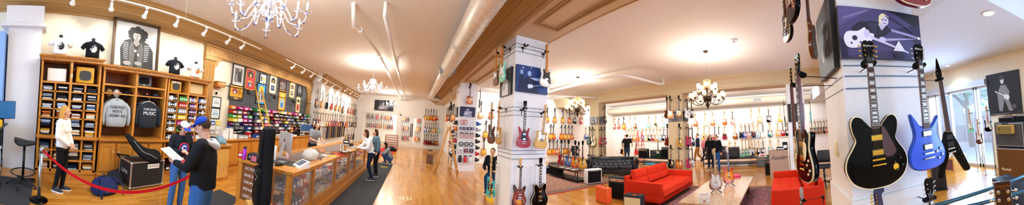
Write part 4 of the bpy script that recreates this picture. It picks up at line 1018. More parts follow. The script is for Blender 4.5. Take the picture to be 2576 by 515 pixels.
def person(label, loc, rz, H=1.75, pose=None, top=None, topcol='202020', legs='2a3a5a', shoes='1a1a1a', hair='3a2416', hairlen=.0, cap=None, skin=None, vox=.014, head_turn=0., head_down=0., sleeves='long', build=1., face=True, extra=None, shoe_sole='e8e8e8', tuck=False, fem=False, group=None, topname='shirt'):
    P = dict(POSE); P.update(pose or {})
    t = thing('person', label, 'person', loc, rz, group); k = H / 1.75; t.scale = (k, k, k)
    sk = skin or M_skin
    V = Vector
    shR = (-P['sh'] + P['chest'][0], P['chest'][1] + .01, P['chest'][2] + .13); shL = (P['sh'] + P['chest'][0], P['chest'][1] + .01, P['chest'][2] + .13)
    hR = (P['pelvis'][0] - P['hip'], P['pelvis'][1], P['pelvis'][2] - .03); hL = (P['pelvis'][0] + P['hip'], P['pelvis'][1], P['pelvis'][2] - .03)
    b = build
    def limb(m, a, c, d, r0, r1, r2, r3, n=12):
        m.tube([a, L3(a, c, .5), c], [r0, r0 * .95, r1], n); m.ell(a, r0, 10); m.ell(c, r1, 10)
        m.tube([c, L3(c, d, .35), d], [r1, r2, r3], n); m.ell(d, r3, 8)
    def torso(m, add, z0=None):
        pv, ch, nk = P['pelvis'], P['chest'], P['neck']
        w = (.145 if fem else .15) * b
        rings = []
        for q, ww, dd in ((-.10, .12, .09), (0, w + (.015 if fem else 0), .115 * b), (.35, (.118 if fem else .142) * b, .10 * b), (.7, (.145 if fem else .165) * b, .115 * b), (1.0, (.155 if fem else .175) * b, .115), (1.3, (.14 if fem else .16) * b, .095), (1.48, .07, .06)):
            c = L3(pv, ch, q) if q <= 1 else L3(ch, nk, (q - 1) / .5)
            rings.append([(c[0] + (ww + add) * math.cos(a), c[1] + (dd + add) * math.sin(a), c[2]) for a in [2 * PI * i / 20 for i in range(20)]])
        m.loft(rings)
        m.ell((shR[0] * .8 + ch[0] * .2, shR[1], shR[2]), (.075 + add, .06 + add, .065 + add), 10).ell((shL[0] * .8 + ch[0] * .2, shL[1], shL[2]), (.075 + add, .06 + add, .065 + add), 10)
        if fem: m.ell((ch[0] - .065, ch[1] - .075, ch[2] - .02), (.06 + add, .055 + add, .06 + add), 10).ell((ch[0] + .065, ch[1] - .075, ch[2] - .02), (.06 + add, .055 + add, .06 + add), 10)
    def hand(m, wr, el, curl, side):
        d = (V(wr) - V(el)).normalized(); s = V((side, 0, 0)); s = (s - d * s.dot(d)).normalized() if abs(d.x) < .9 else V((0, 0, 1)); nrm = d.cross(s)
        if nrm.y > 0: nrm = -nrm
        pc = V(wr) + d * .05
        m.tube([V(wr), pc, V(wr) + d * .095], [.024, .034, .036], 10, flat=.55)
        m.ell(pc, .03, 8)
        for f in range(4):
            o = (f - 1.5) * .019; base = V(wr) + d * .085 + s * o; ln = (.066, .078, .072, .055)[f]
            k1 = base + (d * math.cos(curl * .5) + nrm * math.sin(curl * .5)) * ln * .5
            k2 = k1 + (d * math.cos(curl * 1.3) + nrm * math.sin(curl * 1.3)) * ln * .5
            m.tube([base, k1, k2], [.0100, .0092, .008], 8)
        tb = V(wr) + d * .03 - s * .026 * 1
        m.tube([tb, tb - s * .025 + d * .03 + nrm * .012, tb - s * .03 + d * .062 + nrm * .02], [.0125, .011, .009], 8)
    # body
    m = MB(); torso(m, 0)
    limb(m, shR, P['elR'], P['wrR'], .047 * b, .038, .038, .026); limb(m, shL, P['elL'], P['wrL'], .047 * b, .038, .038, .026)
    limb(m, hR, P['knR'], P['anR'], .066 * b, .045, .042, .03); limb(m, hL, P['knL'], P['anL'], .066 * b, .045, .042, .03)
    for an, to in ((P['anR'], P['toeR']), (P['anL'], P['toeL'])): m.tube([(an[0], an[1] , an[2]), (an[0] + to[0] * .08, an[1] + to[1] * .08, an[2] - .04), (an[0] + to[0] * .16, an[1] + to[1] * .16, an[2] - .06)], [.04, .035, .025], 8)
    hc = {'R': .5, 'L': .5}; hc.update(P['hands'] or {})
    hand(m, P['wrR'], P['elR'], hc['R'], -1); hand(m, P['wrL'], P['elL'], hc['L'], 1)
    hd = V(P['head']); Rm = Matrix.Rotation(head_turn, 3, 'Z') @ Matrix.Rotation(head_down, 3, 'X')
    def HP(x, y, z): return tuple(hd + Rm @ V((x, y, z)))
    m.tube([L3(P['chest'], P['neck'], .7), P['neck'], HP(0, .01, -.06)], [.07, .055, .052], 12)
    def ellr(mm, c, r, mi=0, n=14):
        q = MB(); q.ell((0, 0, 0), r, n); q.v = [HP(c[0] + v[0], c[1] + v[1], c[2] + v[2]) for v in q.v]; mm.add(q.v, q.f, mi, True)
    ellr(m, (0, .012, .025), (.073, .092, .092)); ellr(m, (0, -.022, -.035), (.056, .066, .078)); ellr(m, (0, -.055, -.085), (.03, .028, .025))
    ellr(m, (0, -.092, -.018), (.012, .02, .022)); ellr(m, (0, -.104, -.026), (.013, .013, .010))
    for s in (-1, 1): ellr(m, (s * .076, .01, -.01), (.012, .02, .032)); ellr(m, (s * .035, -.066, -.03), (.022, .02, .025))
    ellr(m, (0, -.075, .022), (.052, .02, .012))
    body = unite(m.build('body', sk, t), vox * .6 if vox < .012 else vox, 2)
    if face:
        for s in (-1, 1):
            q = MB(); ellr(q, (s * .031, -.0835, .002), (.011, .006, .005), 0, 8); ellr(q, (s * .031, -.0895, .002), (.005, .004, .005), 1, 8); q.build('eye', [M_white, M_eye], t)
            q = MB(); ellr(q, (s * .031, -.088, .024), (.02, .006, .0035), 0, 8); q.build('eyebrow', mat('brow_' + hair, hair, .8), t)
        q = MB(); ellr(q, (0, -.089, -.058), (.024, .009, .006), 0, 10); q.build('lips', M_lip, t)
    # clothing
    cm = fabric('cloth_' + topcol, topcol, 25, .15); lm = fabric('cloth_' + legs, legs, 30, .3)
    m = MB(); torso(m, .018)
    hem = L3(P['pelvis'], P['chest'], -.12 if not tuck else .1)
    m.loft([[(c[0] + w * math.cos(a), c[1] + d * math.sin(a) * (1 + .05 * math.sin(5 * a)), c[2]) for a in [2 * PI * i / 20 for i in range(20)]] for c, w, d in ((hem, .168 * b, .14 * b), (L3(P['pelvis'], P['chest'], .25), .168 * b, .135 * b), (L3(P['pelvis'], P['chest'], .6), .17 * b, .13 * b))])
    for sh, el, wr in ((shR, P['elR'], P['wrR']), (shL, P['elL'], P['wrL'])):
        if sleeves == 'long':
            limb(m, sh, el, L3(el, wr, .95), .068 * b, .058, .054, .040)
        else: m.tube([sh, L3(sh, el, .45), L3(sh, el, .75)], [.07 * b, .068, .066], 12); m.ell(sh, .068, 10)
    m.tube([L3(P['chest'], P['neck'], .55), L3(P['chest'], P['neck'], .9)], [.085, .072], 12)
    unite(m.build(topname, cm, t), vox, 3)
    m = MB(); pv = P['pelvis']
    m.loft([[(pv[0] + w * math.cos(a), pv[1] + d * math.sin(a), pv[2] + z) for a in [2 * PI * i / 20 for i in range(20)]] for z, w, d in ((-.14, .12 * b, .09), (-.1, .165 * b, .12), (0, .168 * b, .13 * b), (.09, .158 * b, .122 * b))])
    for h_, kn, an in ((hR, P['knR'], P['anR']), (hL, P['knL'], P['anL'])): limb(m, h_, kn, L3(kn, an, .97), (.098 if not fem else .088) * b, .066 if not fem else .060, .064 if not fem else .058, .058 if not fem else .048)
    unite(m.build('trousers', lm, t), vox, 3)
    shm = mat('shoe_' + shoes, shoes, .5); sm2 = mat('sole_' + shoe_sole, shoe_sole, .6)
    for an, to in ((P['anR'], P['toeR']), (P['anL'], P['toeL'])):
        n_ = math.hypot(*to); d = V((to[0] / n_, to[1] / n_, 0)); z0 = an[2] - .09
        def F(a, w, z): s = V((-d.y, d.x, 0)); p = V((an[0], an[1], 0)) + d * a + s * w; return (p.x, p.y, z0 + z)
        rings = [[F(q + c * L_, w * sn, z) for c, sn in [(math.cos(u), math.sin(u)) for u in [2 * PI * i / 16 for i in range(16)]]] for z, q, L_, w in ((.018, .055, .14, .05), (.05, .055, .135, .047), (.075, .03, .10, .042), (.10, -.0, .055, .042), (.13, -.0, .05, .04))]
        s_ = MB().loft(rings).build('shoe', shm, t)
        MB().loft([[F(.055 + c * .145, sn * .053, z) for c, sn in [(math.cos(u), math.sin(u)) for u in [2 * PI * i / 16 for i in range(16)]]] for z in (0, .026)]).build('sole', sm2, s_)
    # hair / cap
    hm = fabric('hair_' + hair, hair, 90, .35)
    if hair != 'none':
        m = MB(); ellr(m, (0, .03, .038), (.084, .092, .092)); 
        if hairlen > .02:
            for s in (-1, 0, 1):
                a = HP(s * .062, .055 if s else .08, .02); z = a[2] - hairlen
                m.tube([a, (a[0] + s * .015, a[1] + .01, a[2] - hairlen * .5), (a[0] + s * .01, a[1] + (.0 if s else .02), z)], [.05, .052, .03], 10)
        unite(m.build('hair', hm, t), max(vox, .012), 2)
    if cap:
        c1, c2 = cap; cmm = fabric('cap_cloth_' + c1, c1, 60, .1)
        m = MB(); q = MB(); q.ell((0, 0, 0), (.092, .104, .085), 18); q.v = [HP(v[0], v[1] + .012, max(v[2], -.005) + .048) for v in q.v]; m.add(q.v, q.f, 0, True)
        co = m.build('cap', cmm, t)
        q = MB(); 
        fr = [(x, -.085 - .085 * math.sqrt(max(0, 1 - (x / .075) ** 2)), .048 - .5 * x * x / .08 * .4) for x in [-.075 + .015 * k for k in range(11)]]; bk = [(x, -.07, .056) for x in [.075 - .015 * k for k in range(11)]]
        q.loft([[HP(*p) for p in fr + bk], [HP(p[0], p[1], p[2] + .006) for p in fr + bk]], 0, False).build('cap_brim', fabric('cap_cloth_' + c2, c2, 60, .1), co)
    if extra: extra(t, P, HP)
    return t
# woman in the white sweater
def ex_woman(t, P, HP):
    sm = mat('stripe_navy', '20263a', .8)
    MB().loft([[(.172 * math.cos(a), .137 * math.sin(a), z) for a in [2 * PI * i / 24 for i in range(24)]] for z in (.905, .925)]).build('hem_stripe', sm, t)
    MB().tube([(-.05, .03, 1.485), (-.03, -.05, 1.455), (.03, -.05, 1.455), (.05, .03, 1.485)], .013, 8).build('neck_stripe', sm, t)
w = fl(150, 478)
person('woman in a white sweater and black trousers standing with clasped hands beside the shirt cubbies', (w[0], w[1], 0), R(150), 1.70,
       dict(elR=(-.24, .0, 1.14), wrR=(-.075, -.17, .98), elL=(.24, .0, 1.14), wrL=(.075, -.175, .985), hands={'R': 1.0, 'L': .8}, knL=(.06, -.05, .49), anL=(.05, -.02, .09), knR=(-.08, .0, .49), anR=(-.10, .06, .09), toeL=(.35, -1), toeR=(-.1, -1)),
       topcol='f0ebe2', topname='sweater', legs='141416', shoes='141416', hair='c8924a', hairlen=.26, vox=.010, fem=True, head_turn=R(14), extra=ex_woman)
# man in the blue cap, sheet of paper in his hands
def ex_man(t, P, HP):
    h = fabric('grey_hood', 'b9bcc0', 40, .15)
    m = MB().tube([(-.09, -.03, 1.45), (-.10, .06, 1.45), (0, .13, 1.40), (.10, .06, 1.45), (.09, -.03, 1.45)], [.022, .036, .06, .036, .022], 12, flat=.8); unite(m.build('hood', h, t), .01, 3)
    p = thing('paper_sheet', 'white sheet of paper held by the man in the blue cap', 'paper', (0, 0, 0)); 
    q = MB().obox((0, 0, 0), (.22, .30, .002)).build('page', M_label, p); 
    c = MB()
    for k in range(9): c.box(-.085, .07 - .02 * (k % 3), -.12 + .027 * k, -.114 + .027 * k, .0012, .0016)
    c.build('printed_lines', M_grey, p)
    p.matrix_world = Matrix.Translation(t.matrix_basis @ Vector((.02, -.44, 1.20))) @ Matrix.Rotation(t.rotation_euler.z, 4, 'Z') @ Matrix.Rotation(R(-28), 4, 'X')
    MB().prism(circ(0, 0, .045, .03), 0, .004).build('sleeve_badge', mat('badge_red', 'c02a30', .6), t).matrix_basis = Matrix.Translation((.312, -.11, 1.22)) @ Matrix.Rotation(R(90), 4, 'Z')
    m = MB().tube([(-.28, -.02, 1.0), (0, .14, 1.0)], .003, 4)
M1 = (-2.20, 1.84, 0)
person('man in a blue cap, black jacket and jeans reading a sheet of paper', M1, R(-62), 1.80,
       dict(elR=(-.30, -.08, 1.16), wrR=(-.12, -.34, 1.14), elL=(.30, -.08, 1.16), wrL=(.12, -.34, 1.14), hands={'R': 1.1, 'L': 1.1}, head=(0, -.07, 1.60), neck=(0, -.02, 1.47)),
       topcol='17181c', topname='jacket', legs='34619a', shoes='3a2c20', hair='4a3626', cap=('1d3f9c', '1d3f9c'), vox=.009, head_down=R(24), build=1.14, extra=ex_man, skin=M_skin)
def ex_boy(t, P, HP):
    y = -.148
    d = MB().prism(circ(0, 0, .10), y, y + .02).prism(circ(0, 0, .082), y - .002, y, 1)
    w_ = spline([(.045, .03), (0, .052), (-.045, .02), (-.05, -.02), (-.01, -.05), (.045, -.03), (.03, -.015), (0, -.028), (-.024, -.01), (-.022, .012), (0, .03), (.03, .014)], 2)
    d.prism(w_, y - .004, y - .002, 2)
    o = d.build('shirt_emblem', [mat('emblem_red', 'd01c2c', .6), mat('emblem_blue', '1c3f98', .6), M_label], t); o.location = (0, 0, 1.24)
    q = MB()
    for v in circ(0, 0, .022): pass
    c = MB().prism(circ(0, 0, .024, .018, 10), -.002, 0); oo = c.build('cap_logo', mat('emblem_red', 'd01c2c', .6), t); oo.location = HP(0, -.098, .085)
person('teenager in a white and blue cap and a dark shirt with a round emblem', (-3.42, 2.28, 0), R(82), 1.64,
       dict(elR=(-.24, -.02, 1.16), wrR=(-.10, -.26, 1.20), elL=(.24, -.04, 1.14), wrL=(.16, -.26, 1.12), hands={'R': 1.2, 'L': .8}, head=(0, -.06, 1.60), sh=.165, anL=(.13, .10, .09), knL=(.11, .02, .49)),
       topcol='1b1d24', topname='hoodie', legs='3f6aa4', shoes='141416', hair='3a2a1c', hairlen=.10, cap=('eceae4', '1f4bb0'), vox=.010, head_down=R(30), head_turn=R(14), build=.9, extra=ex_boy)
# staff member behind the counter
person('long-haired staff member in a grey T-shirt leaning on the counter behind the till', (-3.55, 7.95, 0), R(62), 1.78,
       dict(chest=(0, -.10, 1.26), neck=(0, -.15, 1.44), head=(0, -.19, 1.58), elR=(-.24, -.16, 1.10), wrR=(-.12, -.38, 1.04), elL=(.26, -.16, 1.10), wrL=(.18, -.38, 1.04)),
       topcol='8c9196', legs='22262e', hair='241712', hairlen=.22, sleeves='short', vox=.012, head_turn=R(-30), topname='t_shirt')
# customers at the counter
person('customer in a white blouse and jeans bending over the counter', (-1.30, 7.75, 0), R(-62), 1.72,
       dict(chest=(0, -.12, 1.26), neck=(0, -.20, 1.43), head=(0, -.25, 1.56), elR=(-.22, -.26, 1.12), wrR=(-.14, -.42, 1.06), elL=(.22, -.2, 1.08), wrL=(.14, -.42, 1.06), knL=(.12, -.12, .5), anL=(.12, .05, .09), anR=(-.12, .1, .09)),
       topcol='f3f3f4', legs='16203a', shoes='101012', hair='4a2a16', hairlen=.24, vox=.011, fem=True, head_down=R(25), topname='blouse')
person('customer in a denim shirt standing at the counter beside the white blouse', (-1.2, 8.35, 0), R(-70), 1.72,
       dict(chest=(0, -.05, 1.27), neck=(0, -.09, 1.45), head=(0, -.12, 1.59), elR=(-.24, -.1, 1.12), wrR=(-.16, -.3, 1.05)),
       topcol='5a7484', legs='14161c', shoes='222222', hair='3c2414', hairlen=.2, vox=.012, fem=True, topname='denim_shirt')
person('crouching customer in a grey top and jeans beside the end of the counter', (-1.05, 11.3, 0), R(-80), 1.68,
       dict(pelvis=(0, .12, .30), chest=(0, -.02, .62), neck=(0, -.12, .78), head=(0, -.18, .92), hip=.09, elR=(-.24, -.22, .52), wrR=(-.2, -.42, .42), elL=(.24, -.22, .52), wrL=(.12, -.36, .50),
            knR=(-.16, -.30, .50), anR=(-.12, -.12, .09), knL=(.16, -.26, .40), anL=(.14, .12, .10)),
       topcol='8b9298', legs='2a4468', shoes='3a2418', hair='1c130e', hairlen=.3, vox=.012, fem=True, head_down=R(30), topname='grey_top')
# people in the sofa room
q = atX(13.6, 1577, 350)
person('person in black seen from behind looking at the far wall beside the red ladder', (12.6, onX(12.6, 1.0, 1577), 0), R(115), 1.85, dict(elR=(-.34, -.05, 1.14), wrR=(-.3, -.2, 1.0), elL=(.34, -.05, 1.14), wrL=(.3, -.2, 1.0)), topcol='121214', legs='2c3e5e', hair='241a12', vox=.014, build=1.15, sleeves='short', topname='t_shirt')
person('man in a dark jacket and tan trousers walking by the far wall', (14.2, onX(14.2, 1.0, 1755), 0), R(-150), 1.80, dict(anR=(-.1, -.2, .09), knR=(-.1, -.15, .5), anL=(.1, .25, .14)), topcol='1c2230', legs='9a6428', shoes='2a1a10', hair='4a3424', vox=.015, topname='jacket')
person('person in a pink checked shirt walking away from the tan trousers', (13.6, onX(13.6, 1.0, 1773), 0), R(-30), 1.66, dict(anL=(.1, -.2, .09), knL=(.1, -.2, .5), anR=(-.1, .25, .14)), topcol='d07a7c', legs='20283a', hair='3c2a20', vox=.015, topname='checked_shirt')
person('person in black hidden between the pink shirt and the dark sweater', (11.5, onX(11.5, 1.0, 1787), 0), R(-60), 1.72, None, topcol='17171a', legs='1c1c22', hair='1c120e', hairlen=.2, vox=.016, fem=True, topname='black_top')
person('person in a dark sweater and jeans with brown hair by the guitar table', (10.7, onX(10.7, 1.0, 1802), 0), R(-100), 1.74, dict(elR=(-.24, -.06, 1.12), wrR=(-.1, -.24, 1.05)), topcol='101218', legs='2c5a98', hair='8a5a30', hairlen=.06, vox=.014, topname='sweater')
person('seated person in a blue cap and dark clothes playing at the end wall', (10.2, 12.1, 0), R(-20), 1.76,
       dict(pelvis=(0, .1, .52), chest=(0, .02, .86), neck=(0, -.02, 1.04), head=(0, -.05, 1.19), elR=(-.27, -.05, .72), wrR=(-.12, -.26, .74), elL=(.28, -.08, .76), wrL=(.22, -.3, .84), knR=(-.13, -.36, .52), anR=(-.13, -.34, .09), knL=(.13, -.36, .52), anL=(.13, -.34, .09)),
       topcol='2c3430', legs='22262c', hair='3a2616', cap=('2a4a8a', '2a4a8a'), vox=.015, topname='jacket')
# ================================================================ ceiling: tracks, chandeliers, ducts, pipes
M_bulb = mat('lit_bulb', 'fff2dc', .3, emit=14.); M_spotg = mat('lit_spot_glass', 'fff6ea', .3, emit=9.)
M_shade = mat('lit_fabric_shade', 'ffd9a0', .8, emit=2.2)
def track(x, y0, y1, z, zc, heads, where, aim=(-1, 0, -.6), power=26):
    t = thing('lighting_track', 'white ceiling lighting track ' + where, 'lighting track', (x, y0, z), 0, 'lighting tracks')
    MB().box(-.018, .018, 0, y1 - y0, 0, .03).build('rail', M_white, t)
    n = max(2, int((y1 - y0) / 1.6))
    for k in range(n):
        yy = (y1 - y0) * (k + .5) / n; MB().cyl((0, yy, .03), (0, yy, zc - z), .004, 5).build('drop_rod', M_white, t)
    for i, px in enumerate(heads):
        y = onX(x, z - .12, px); a = random.uniform(-.5, .5)
        g = thing('spotlight', 'white spotlight, %s from the left on the track %s' % (ORD[i], where), 'spotlight', (x, y, z), 0, 'spotlights')
        MB().box(-.02, .02, -.04, .04, -.03, 0).cyl((0, 0, -.03), (0, 0, -.07), .01, 6).build('track_adapter', M_white, g)
        d = Vector((aim[0], a * .6, aim[2])).normalized(); b = Vector((0, 0, -.08)); q = lambda s: tuple(b + d * s)
        MB().tube([q(-.02), q(.0), q(.09), q(.10), q(.15), q(.165)], [.02, .034, .034, .04, .062, .06], 14).build('lamp_head', M_white, g)
        MB().tube([q(.160), q(.170)], [.058, .045], 14).build('lamp_face', M_spotg, g)
        l = light('SPOT', 'spot_beam', tuple(Vector((x, y, z)) + b + d * .19), power, (1, .98, .92), .05, spot=85, aim=tuple(Vector((x, y, z)) + b + d * 3))
    return t
track(-4.75, .0, 5.9, 3.93, 4.45, (187, 281, 369, 447, 519, 578, 614), 'over the bookcase')
track(-4.6, 7.2, 14.1, 3.93, 4.45, (741, 766, 787, 807, 823, 841, 858), 'over the accessory wall', power=30)
track(-4.3, 14.2, 20.6, 3.95, 4.45, (873, 886, 895, 902, 908), 'over the aisle guitars', power=36)
# white chandeliers with candle bulbs
M_chw = mat('white_iron_leafwork', 'cdc8d4', .4); M_leafb = mat('blue_tinted_leaf', '7f93cc', .4)
def tulip(m, c, a, s=1.):
    for k in range(5):
        b = a + 2 * PI * k / 5
        m.loft([[(c[0] + (r * math.cos(b) - w * math.sin(b)) * s, c[1] + (r * math.sin(b) + w * math.cos(b)) * s, c[2] + z * s) for r, w, z in ((.008, -.008, 0), (.045, -.014, .018), (.075, -.003, .03), (.075, .003, .03), (.045, .014, .018), (.008, .008, 0))], [(c[0] + r * math.cos(b) * s, c[1] + r * math.sin(b) * s, c[2] + z * s) for r, w, z in ((.008, 0, .006), (.045, 0, .026), (.075, 0, .035), (.075, 0, .035), (.045, 0, .026), (.008, 0, .006))]], 0, True, False)
def chandelier_w(loc, zc, label, power):
    t = thing('white_chandelier', label, 'chandelier', loc, 0, 'white chandeliers')
    P = lambda n, m, mt=M_chw, p=t: m.build(n, mt, p)
    P('canopy', MB().lathe([(.06, zc - loc[2]), (.055, zc - loc[2] - .03), (.01, zc - loc[2] - .05)], n=16))
    ch = MB(); z = zc - loc[2] - .05
    while z > .62: ch.tube([(.0, 0, z), (.008, 0, z - .02), (0, 0, z - .04), (-.008, 0, z - .02), (0, 0, z)], .0025, 4); z -= .036
    P('chain', ch)
    P('stem', MB().lathe([(.006, .62), (.02, .60), (.012, .55), (.035, .50), (.05, .44), (.02, .38), (.018, .30), (.045, .26), (.06, .20), (.03, .13), (.02, .10), (.04, .07), (.012, .03), (.018, .01), (.004, 0)], n=16))
    sc = MB()
    for k in range(8):
        a = 2 * PI * k / 8; c, s = math.cos(a), math.sin(a)
        pts = [(.02, .56), (.08, .60), (.13, .56), (.12, .48), (.07, .45), (.05, .40), (.1, .34), (.13, .27), (.10, .21), (.06, .23)]
        sc.tube([(r * c, r * s, z) for r, z in spline(pts, 3, False)], .008, 6)
    P('scrollwork', sc)
    lf = MB(); tulip(lf, (0, 0, .10), 0, 1.4); P('leaf_cluster', lf, M_leafb)
    n = 12
    for k in range(n):
        a = 2 * PI * (k + .3) / n; c, s = math.cos(a), math.sin(a); R_ = .60 if k % 2 == 0 else .43; dz = 0 if k % 2 == 0 else .14
        pts = spline([(.03, .22 + dz), (.15, .30 + dz), (.24, .22 + dz), (.34, .07 + dz), (.48 * R_ / .6, .02 + dz), (.58 * R_ / .6, .08 + dz), (R_, .17 + dz)], 4, False)
        arm = P('arm', MB().tube([(r * c, r * s, z) for r, z in pts], .0095, 7))
        for r, z in pts[12:21:3]:
            for e in (-1, 1): MB().add([(r * c, r * s, z), ((r + .03) * c - e * .03 * s, (r + .03) * s + e * .03 * c, z + .012), ((r + .07) * c - e * .018 * s, (r + .07) * s + e * .018 * c, z - .012), ((r + .035) * c, (r + .035) * s, z + .006)], [(0, 1, 2, 3)], 0, True).build('leaf', M_leafb, arm)
        cu = MB(); tulip(cu, (R_ * c, R_ * s, .17 + dz), a, 1.0); cu.lathe([(.012, .155 + dz), (.026, .17 + dz), (.03, .185 + dz)], (R_ * c, R_ * s, 0), 10); P('drip_cup', cu, M_chw, arm)
        P('candle_sleeve', MB().cyl((R_ * c, R_ * s, .18 + dz), (R_ * c, R_ * s, .27 + dz), .013, 8), mat('ivory_sleeve', 'f6dfae', .5), arm)
        P('bulb', MB().lathe([(.006, .27), (.017, .29), (.018, .305), (.010, .33), (.002, .35)], (R_ * c, R_ * s, dz), 8), M_bulb, arm)
    for k in range(3):
        a = 2 * PI * k / 3; light('POINT', 'candle_light', (loc[0] + .45 * math.cos(a), loc[1] + .45 * math.sin(a), loc[2] + .66), power * .75, (1, .95, .84), .12)
chandelier_w((-2.12, 2.72, 3.15), 4.45, 'large white leafy chandelier near the big portrait', 48)
chandelier_w((-1.8, 9.7, 3.16), 4.45, 'white candle chandelier halfway along the aisle', 40)
chandelier_w((-1.8, 18.4, 3.2), 4.45, 'white candle chandelier before the picture at the end of the aisle', 36)
# dark chandeliers with small fabric shades
M_amber = mat('amber_crystal', 'd08a3a', .15, trans=.4)
def chandelier_d(loc, zc, label, power):
    t = thing('bronze_chandelier', label, 'chandelier', loc, 0, 'bronze chandeliers')
    P = lambda n, m, mt=M_bronze, p=t: m.build(n, mt, p)
    h = zc - loc[2]
    P('canopy', MB().lathe([(.075, h), (.07, h - .02), (.015, h - .06)], n=16))
    ch = MB(); z = h - .05
    while z > .86: ch.tube([(.0, 0, z), (.009, 0, z - .02), (0, 0, z - .045), (-.009, 0, z - .02), (0, 0, z)], .0035, 4); z -= .04
    P('chain', ch)
    P('stem', MB().lathe([(.01, .86), (.05, .80), (.03, .74), (.03, .6), (.06, .56), (.03, .5), (.02, .44), (.10, .40), (.12, .36), (.12, .28), (.10, .24), (.03, .2), (.055, .14), (.05, .1), (.015, .06), (.008, .0)], n=18))
    cr = MB()
    for k in range(12):
        a = 2 * PI * k / 12
        for z in (.8, .76, .72, .68, .64, .6): cr.ell((.09 * math.cos(a + z * 3), .09 * math.sin(a + z * 3), z), (.013, .013, .018), 6)
    P('crystal_drops', cr, M_amber)
    for tier, (n, R_, z0, zs) in enumerate(((10, .46, .30, .36), (5, .24, .46, .62), (5, .25, .40, .52))):
        for k in range(n):
            a = 2 * PI * (k + .5 * tier + .2) / n; c, s = math.cos(a), math.sin(a)
            pts = spline([(.05, z0), (R_ * .35, z0 - .15 if tier == 0 else z0 - .04), (R_ * .75, z0 - .16 if tier == 0 else z0 - .05), (R_ * .97, z0 - .08 if tier == 0 else z0 + .0), (R_, zs - .08)], 4, False)
            arm = P('arm', MB().tube([(r * c, r * s, z) for r, z in pts], .008, 6))
            P('drip_cup', MB().lathe([(.01, zs - .09), (.04, zs - .07), (.035, zs - .055), (.012, zs - .05)], (R_ * c, R_ * s, 0), 10), M_bronze, arm)
            P('candle_sleeve', MB().cyl((R_ * c, R_ * s, zs - .06), (R_ * c, R_ * s, zs + .01), .012, 8), M_cream2, arm)
            sh = MB().loft([[(R_ * c + r * math.cos(u), R_ * s + r * math.sin(u), zs + z) for u in [2 * PI * i / 14 for i in range(14)]] for r, z in ((.058, 0), (.046, .095))], 0, True, False)
            P('lamp_shade', sh, M_shade, arm)
            P('shade_rim', MB().tube([(R_ * c + .058 * math.cos(u), R_ * s + .058 * math.sin(u), zs) for u in [2 * PI * i / 14 for i in range(15)]], .003, 4), M_bronze, arm)
    for k in range(3):
        a = 2 * PI * k / 3; light('POINT', 'shade_light', (loc[0] + .33 * math.cos(a), loc[1] + .33 * math.sin(a), loc[2] + .80), power * .8, (1, .93, .84), .1)
chandelier_d((5.95, 6.94, 2.52), 4.15, 'bronze chandelier with glowing shades over the patterned rug and leather sofa', 30)
chandelier_d((6.08, 1.86, 2.50), 4.15, 'bronze chandelier with glowing shades over the red sofas', 30)
# big round duct with band clamps and side registers
def duct():
    t = thing('air_duct', 'large round white air duct hanging under the ceiling beside the beam', 'duct', (0, 0, 0))
    MB().cyl((1.05, -1.5, 4.07), (1.12, 8.7, 4.07), .25, 28).build('duct_section', M_duct, t)
    MB().cyl((1.12, 8.7, 4.07), (1.22, 16.5, 4.09), .20, 24).build('duct_section', M_duct, t)
    MB().tube([(1.22, 16.5, 4.09), (1.24, 17.0, 4.09), (1.4, 17.25, 4.09), (1.99, 17.3, 4.09)], .2, 20).build('duct_elbow', M_duct, t)
    for y, r in ((.4, .265), (3.0, .265), (5.6, .265), (8.6, .27), (12.2, .215), (15.4, .215)):
        x = 1.05 + .07 * y / 8.7; MB().cyl((x, y - .04, 4.07), (x, y + .04, 4.07), r, 28).build('band_clamp', mat('duct_band', 'd8ccbc', .4, .3), t)
    sp = MB()
    for k in range(40):
        y = -1.2 + k * .25
        if y < 8.5: sp.tube([(1.06 + .008 * y + .2525 * math.cos(u), y + .12 * u / 6.28, 4.07 + .2525 * math.sin(u)) for u in [2 * PI * i / 20 for i in range(21)]], .004, 4)
    sp.build('spiral_seam', M_duct, t)
    for s in (-1, 1):
        r = MB().obox((1.12 + s * .22, 8.2, 3.97), (.16, .28, .17), ry=s * .5); r.build('register', mat('grey_register', '9a9a98', .5, .3), t)
duct()
def pipe(label, pts, r, extras=(), group='painted pipes'):
    t = thing('ceiling_pipe', label, 'pipe', (0, 0, 0), 0, group)
    MB().tube(pts, r, 12).build('pipe_run', M_white, t)
    for a, b in extras: MB().tube([a, b], r * 1.3, 12).build('pipe_coupling', M_white, t)
    return t
def P3(px, py, z): return fl(px, py, z)
a0, a1, a2, a3 = P3(889, 12, 4.4), P3(889, 66, 4.15), P3(905, 74, 4.15), P3(1010, 243, 4.12)
pipe('white painted pipe on the aisle ceiling with a bent end', [(a0[0], a0[1], 4.45), a1, a2, (-1.25, 7.0, 4.12), (-1.15, 13, 4.12), (-1.08, 20.9, 4.12)], .05, ((a2, (a2[0], a2[1] + .15, a2[2])), ((-1.25, 7.2, 4.12), (-1.24, 7.4, 4.12))))
b1 = P3(968, 40, 4.15)
pipe('white painted pipe on the aisle ceiling with a shut-off valve', [(b1[0], b1[1], 4.45), b1, (-.74, 7, 4.12), (-.74, 11, 4.12), (-.7, 20.9, 4.12)], .045, (((-.74, 9.6, 4.12), (-.74, 10.0, 4.12)), ((-.74, 8.6, 4.12), (-.74, 8.6, 4.45))))
pipe('white pipe running across the sofa room ceiling with a drop', [(6.4, 12.9, 3.92), (6.3, 9.6, 3.92), (6.1, 6.1, 3.92), (6.25, 4.9, 3.92), (6.9, 4.75, 3.92), (8.3, 4.6, 3.92), (8.5, 4.5, 3.95), (8.5, 4.5, 4.15)], .05, (((6.25, 9.6, 3.92), (6.3, 9.6, 4.15)),))
pipe('thin white pipe over the patterned rug reaching the second beam', [(7.0, 10.4, 4.15), (7.0, 10.4, 3.9), (8.4, 9.4, 3.88), (9.15, 8.95, 3.88)], .045)
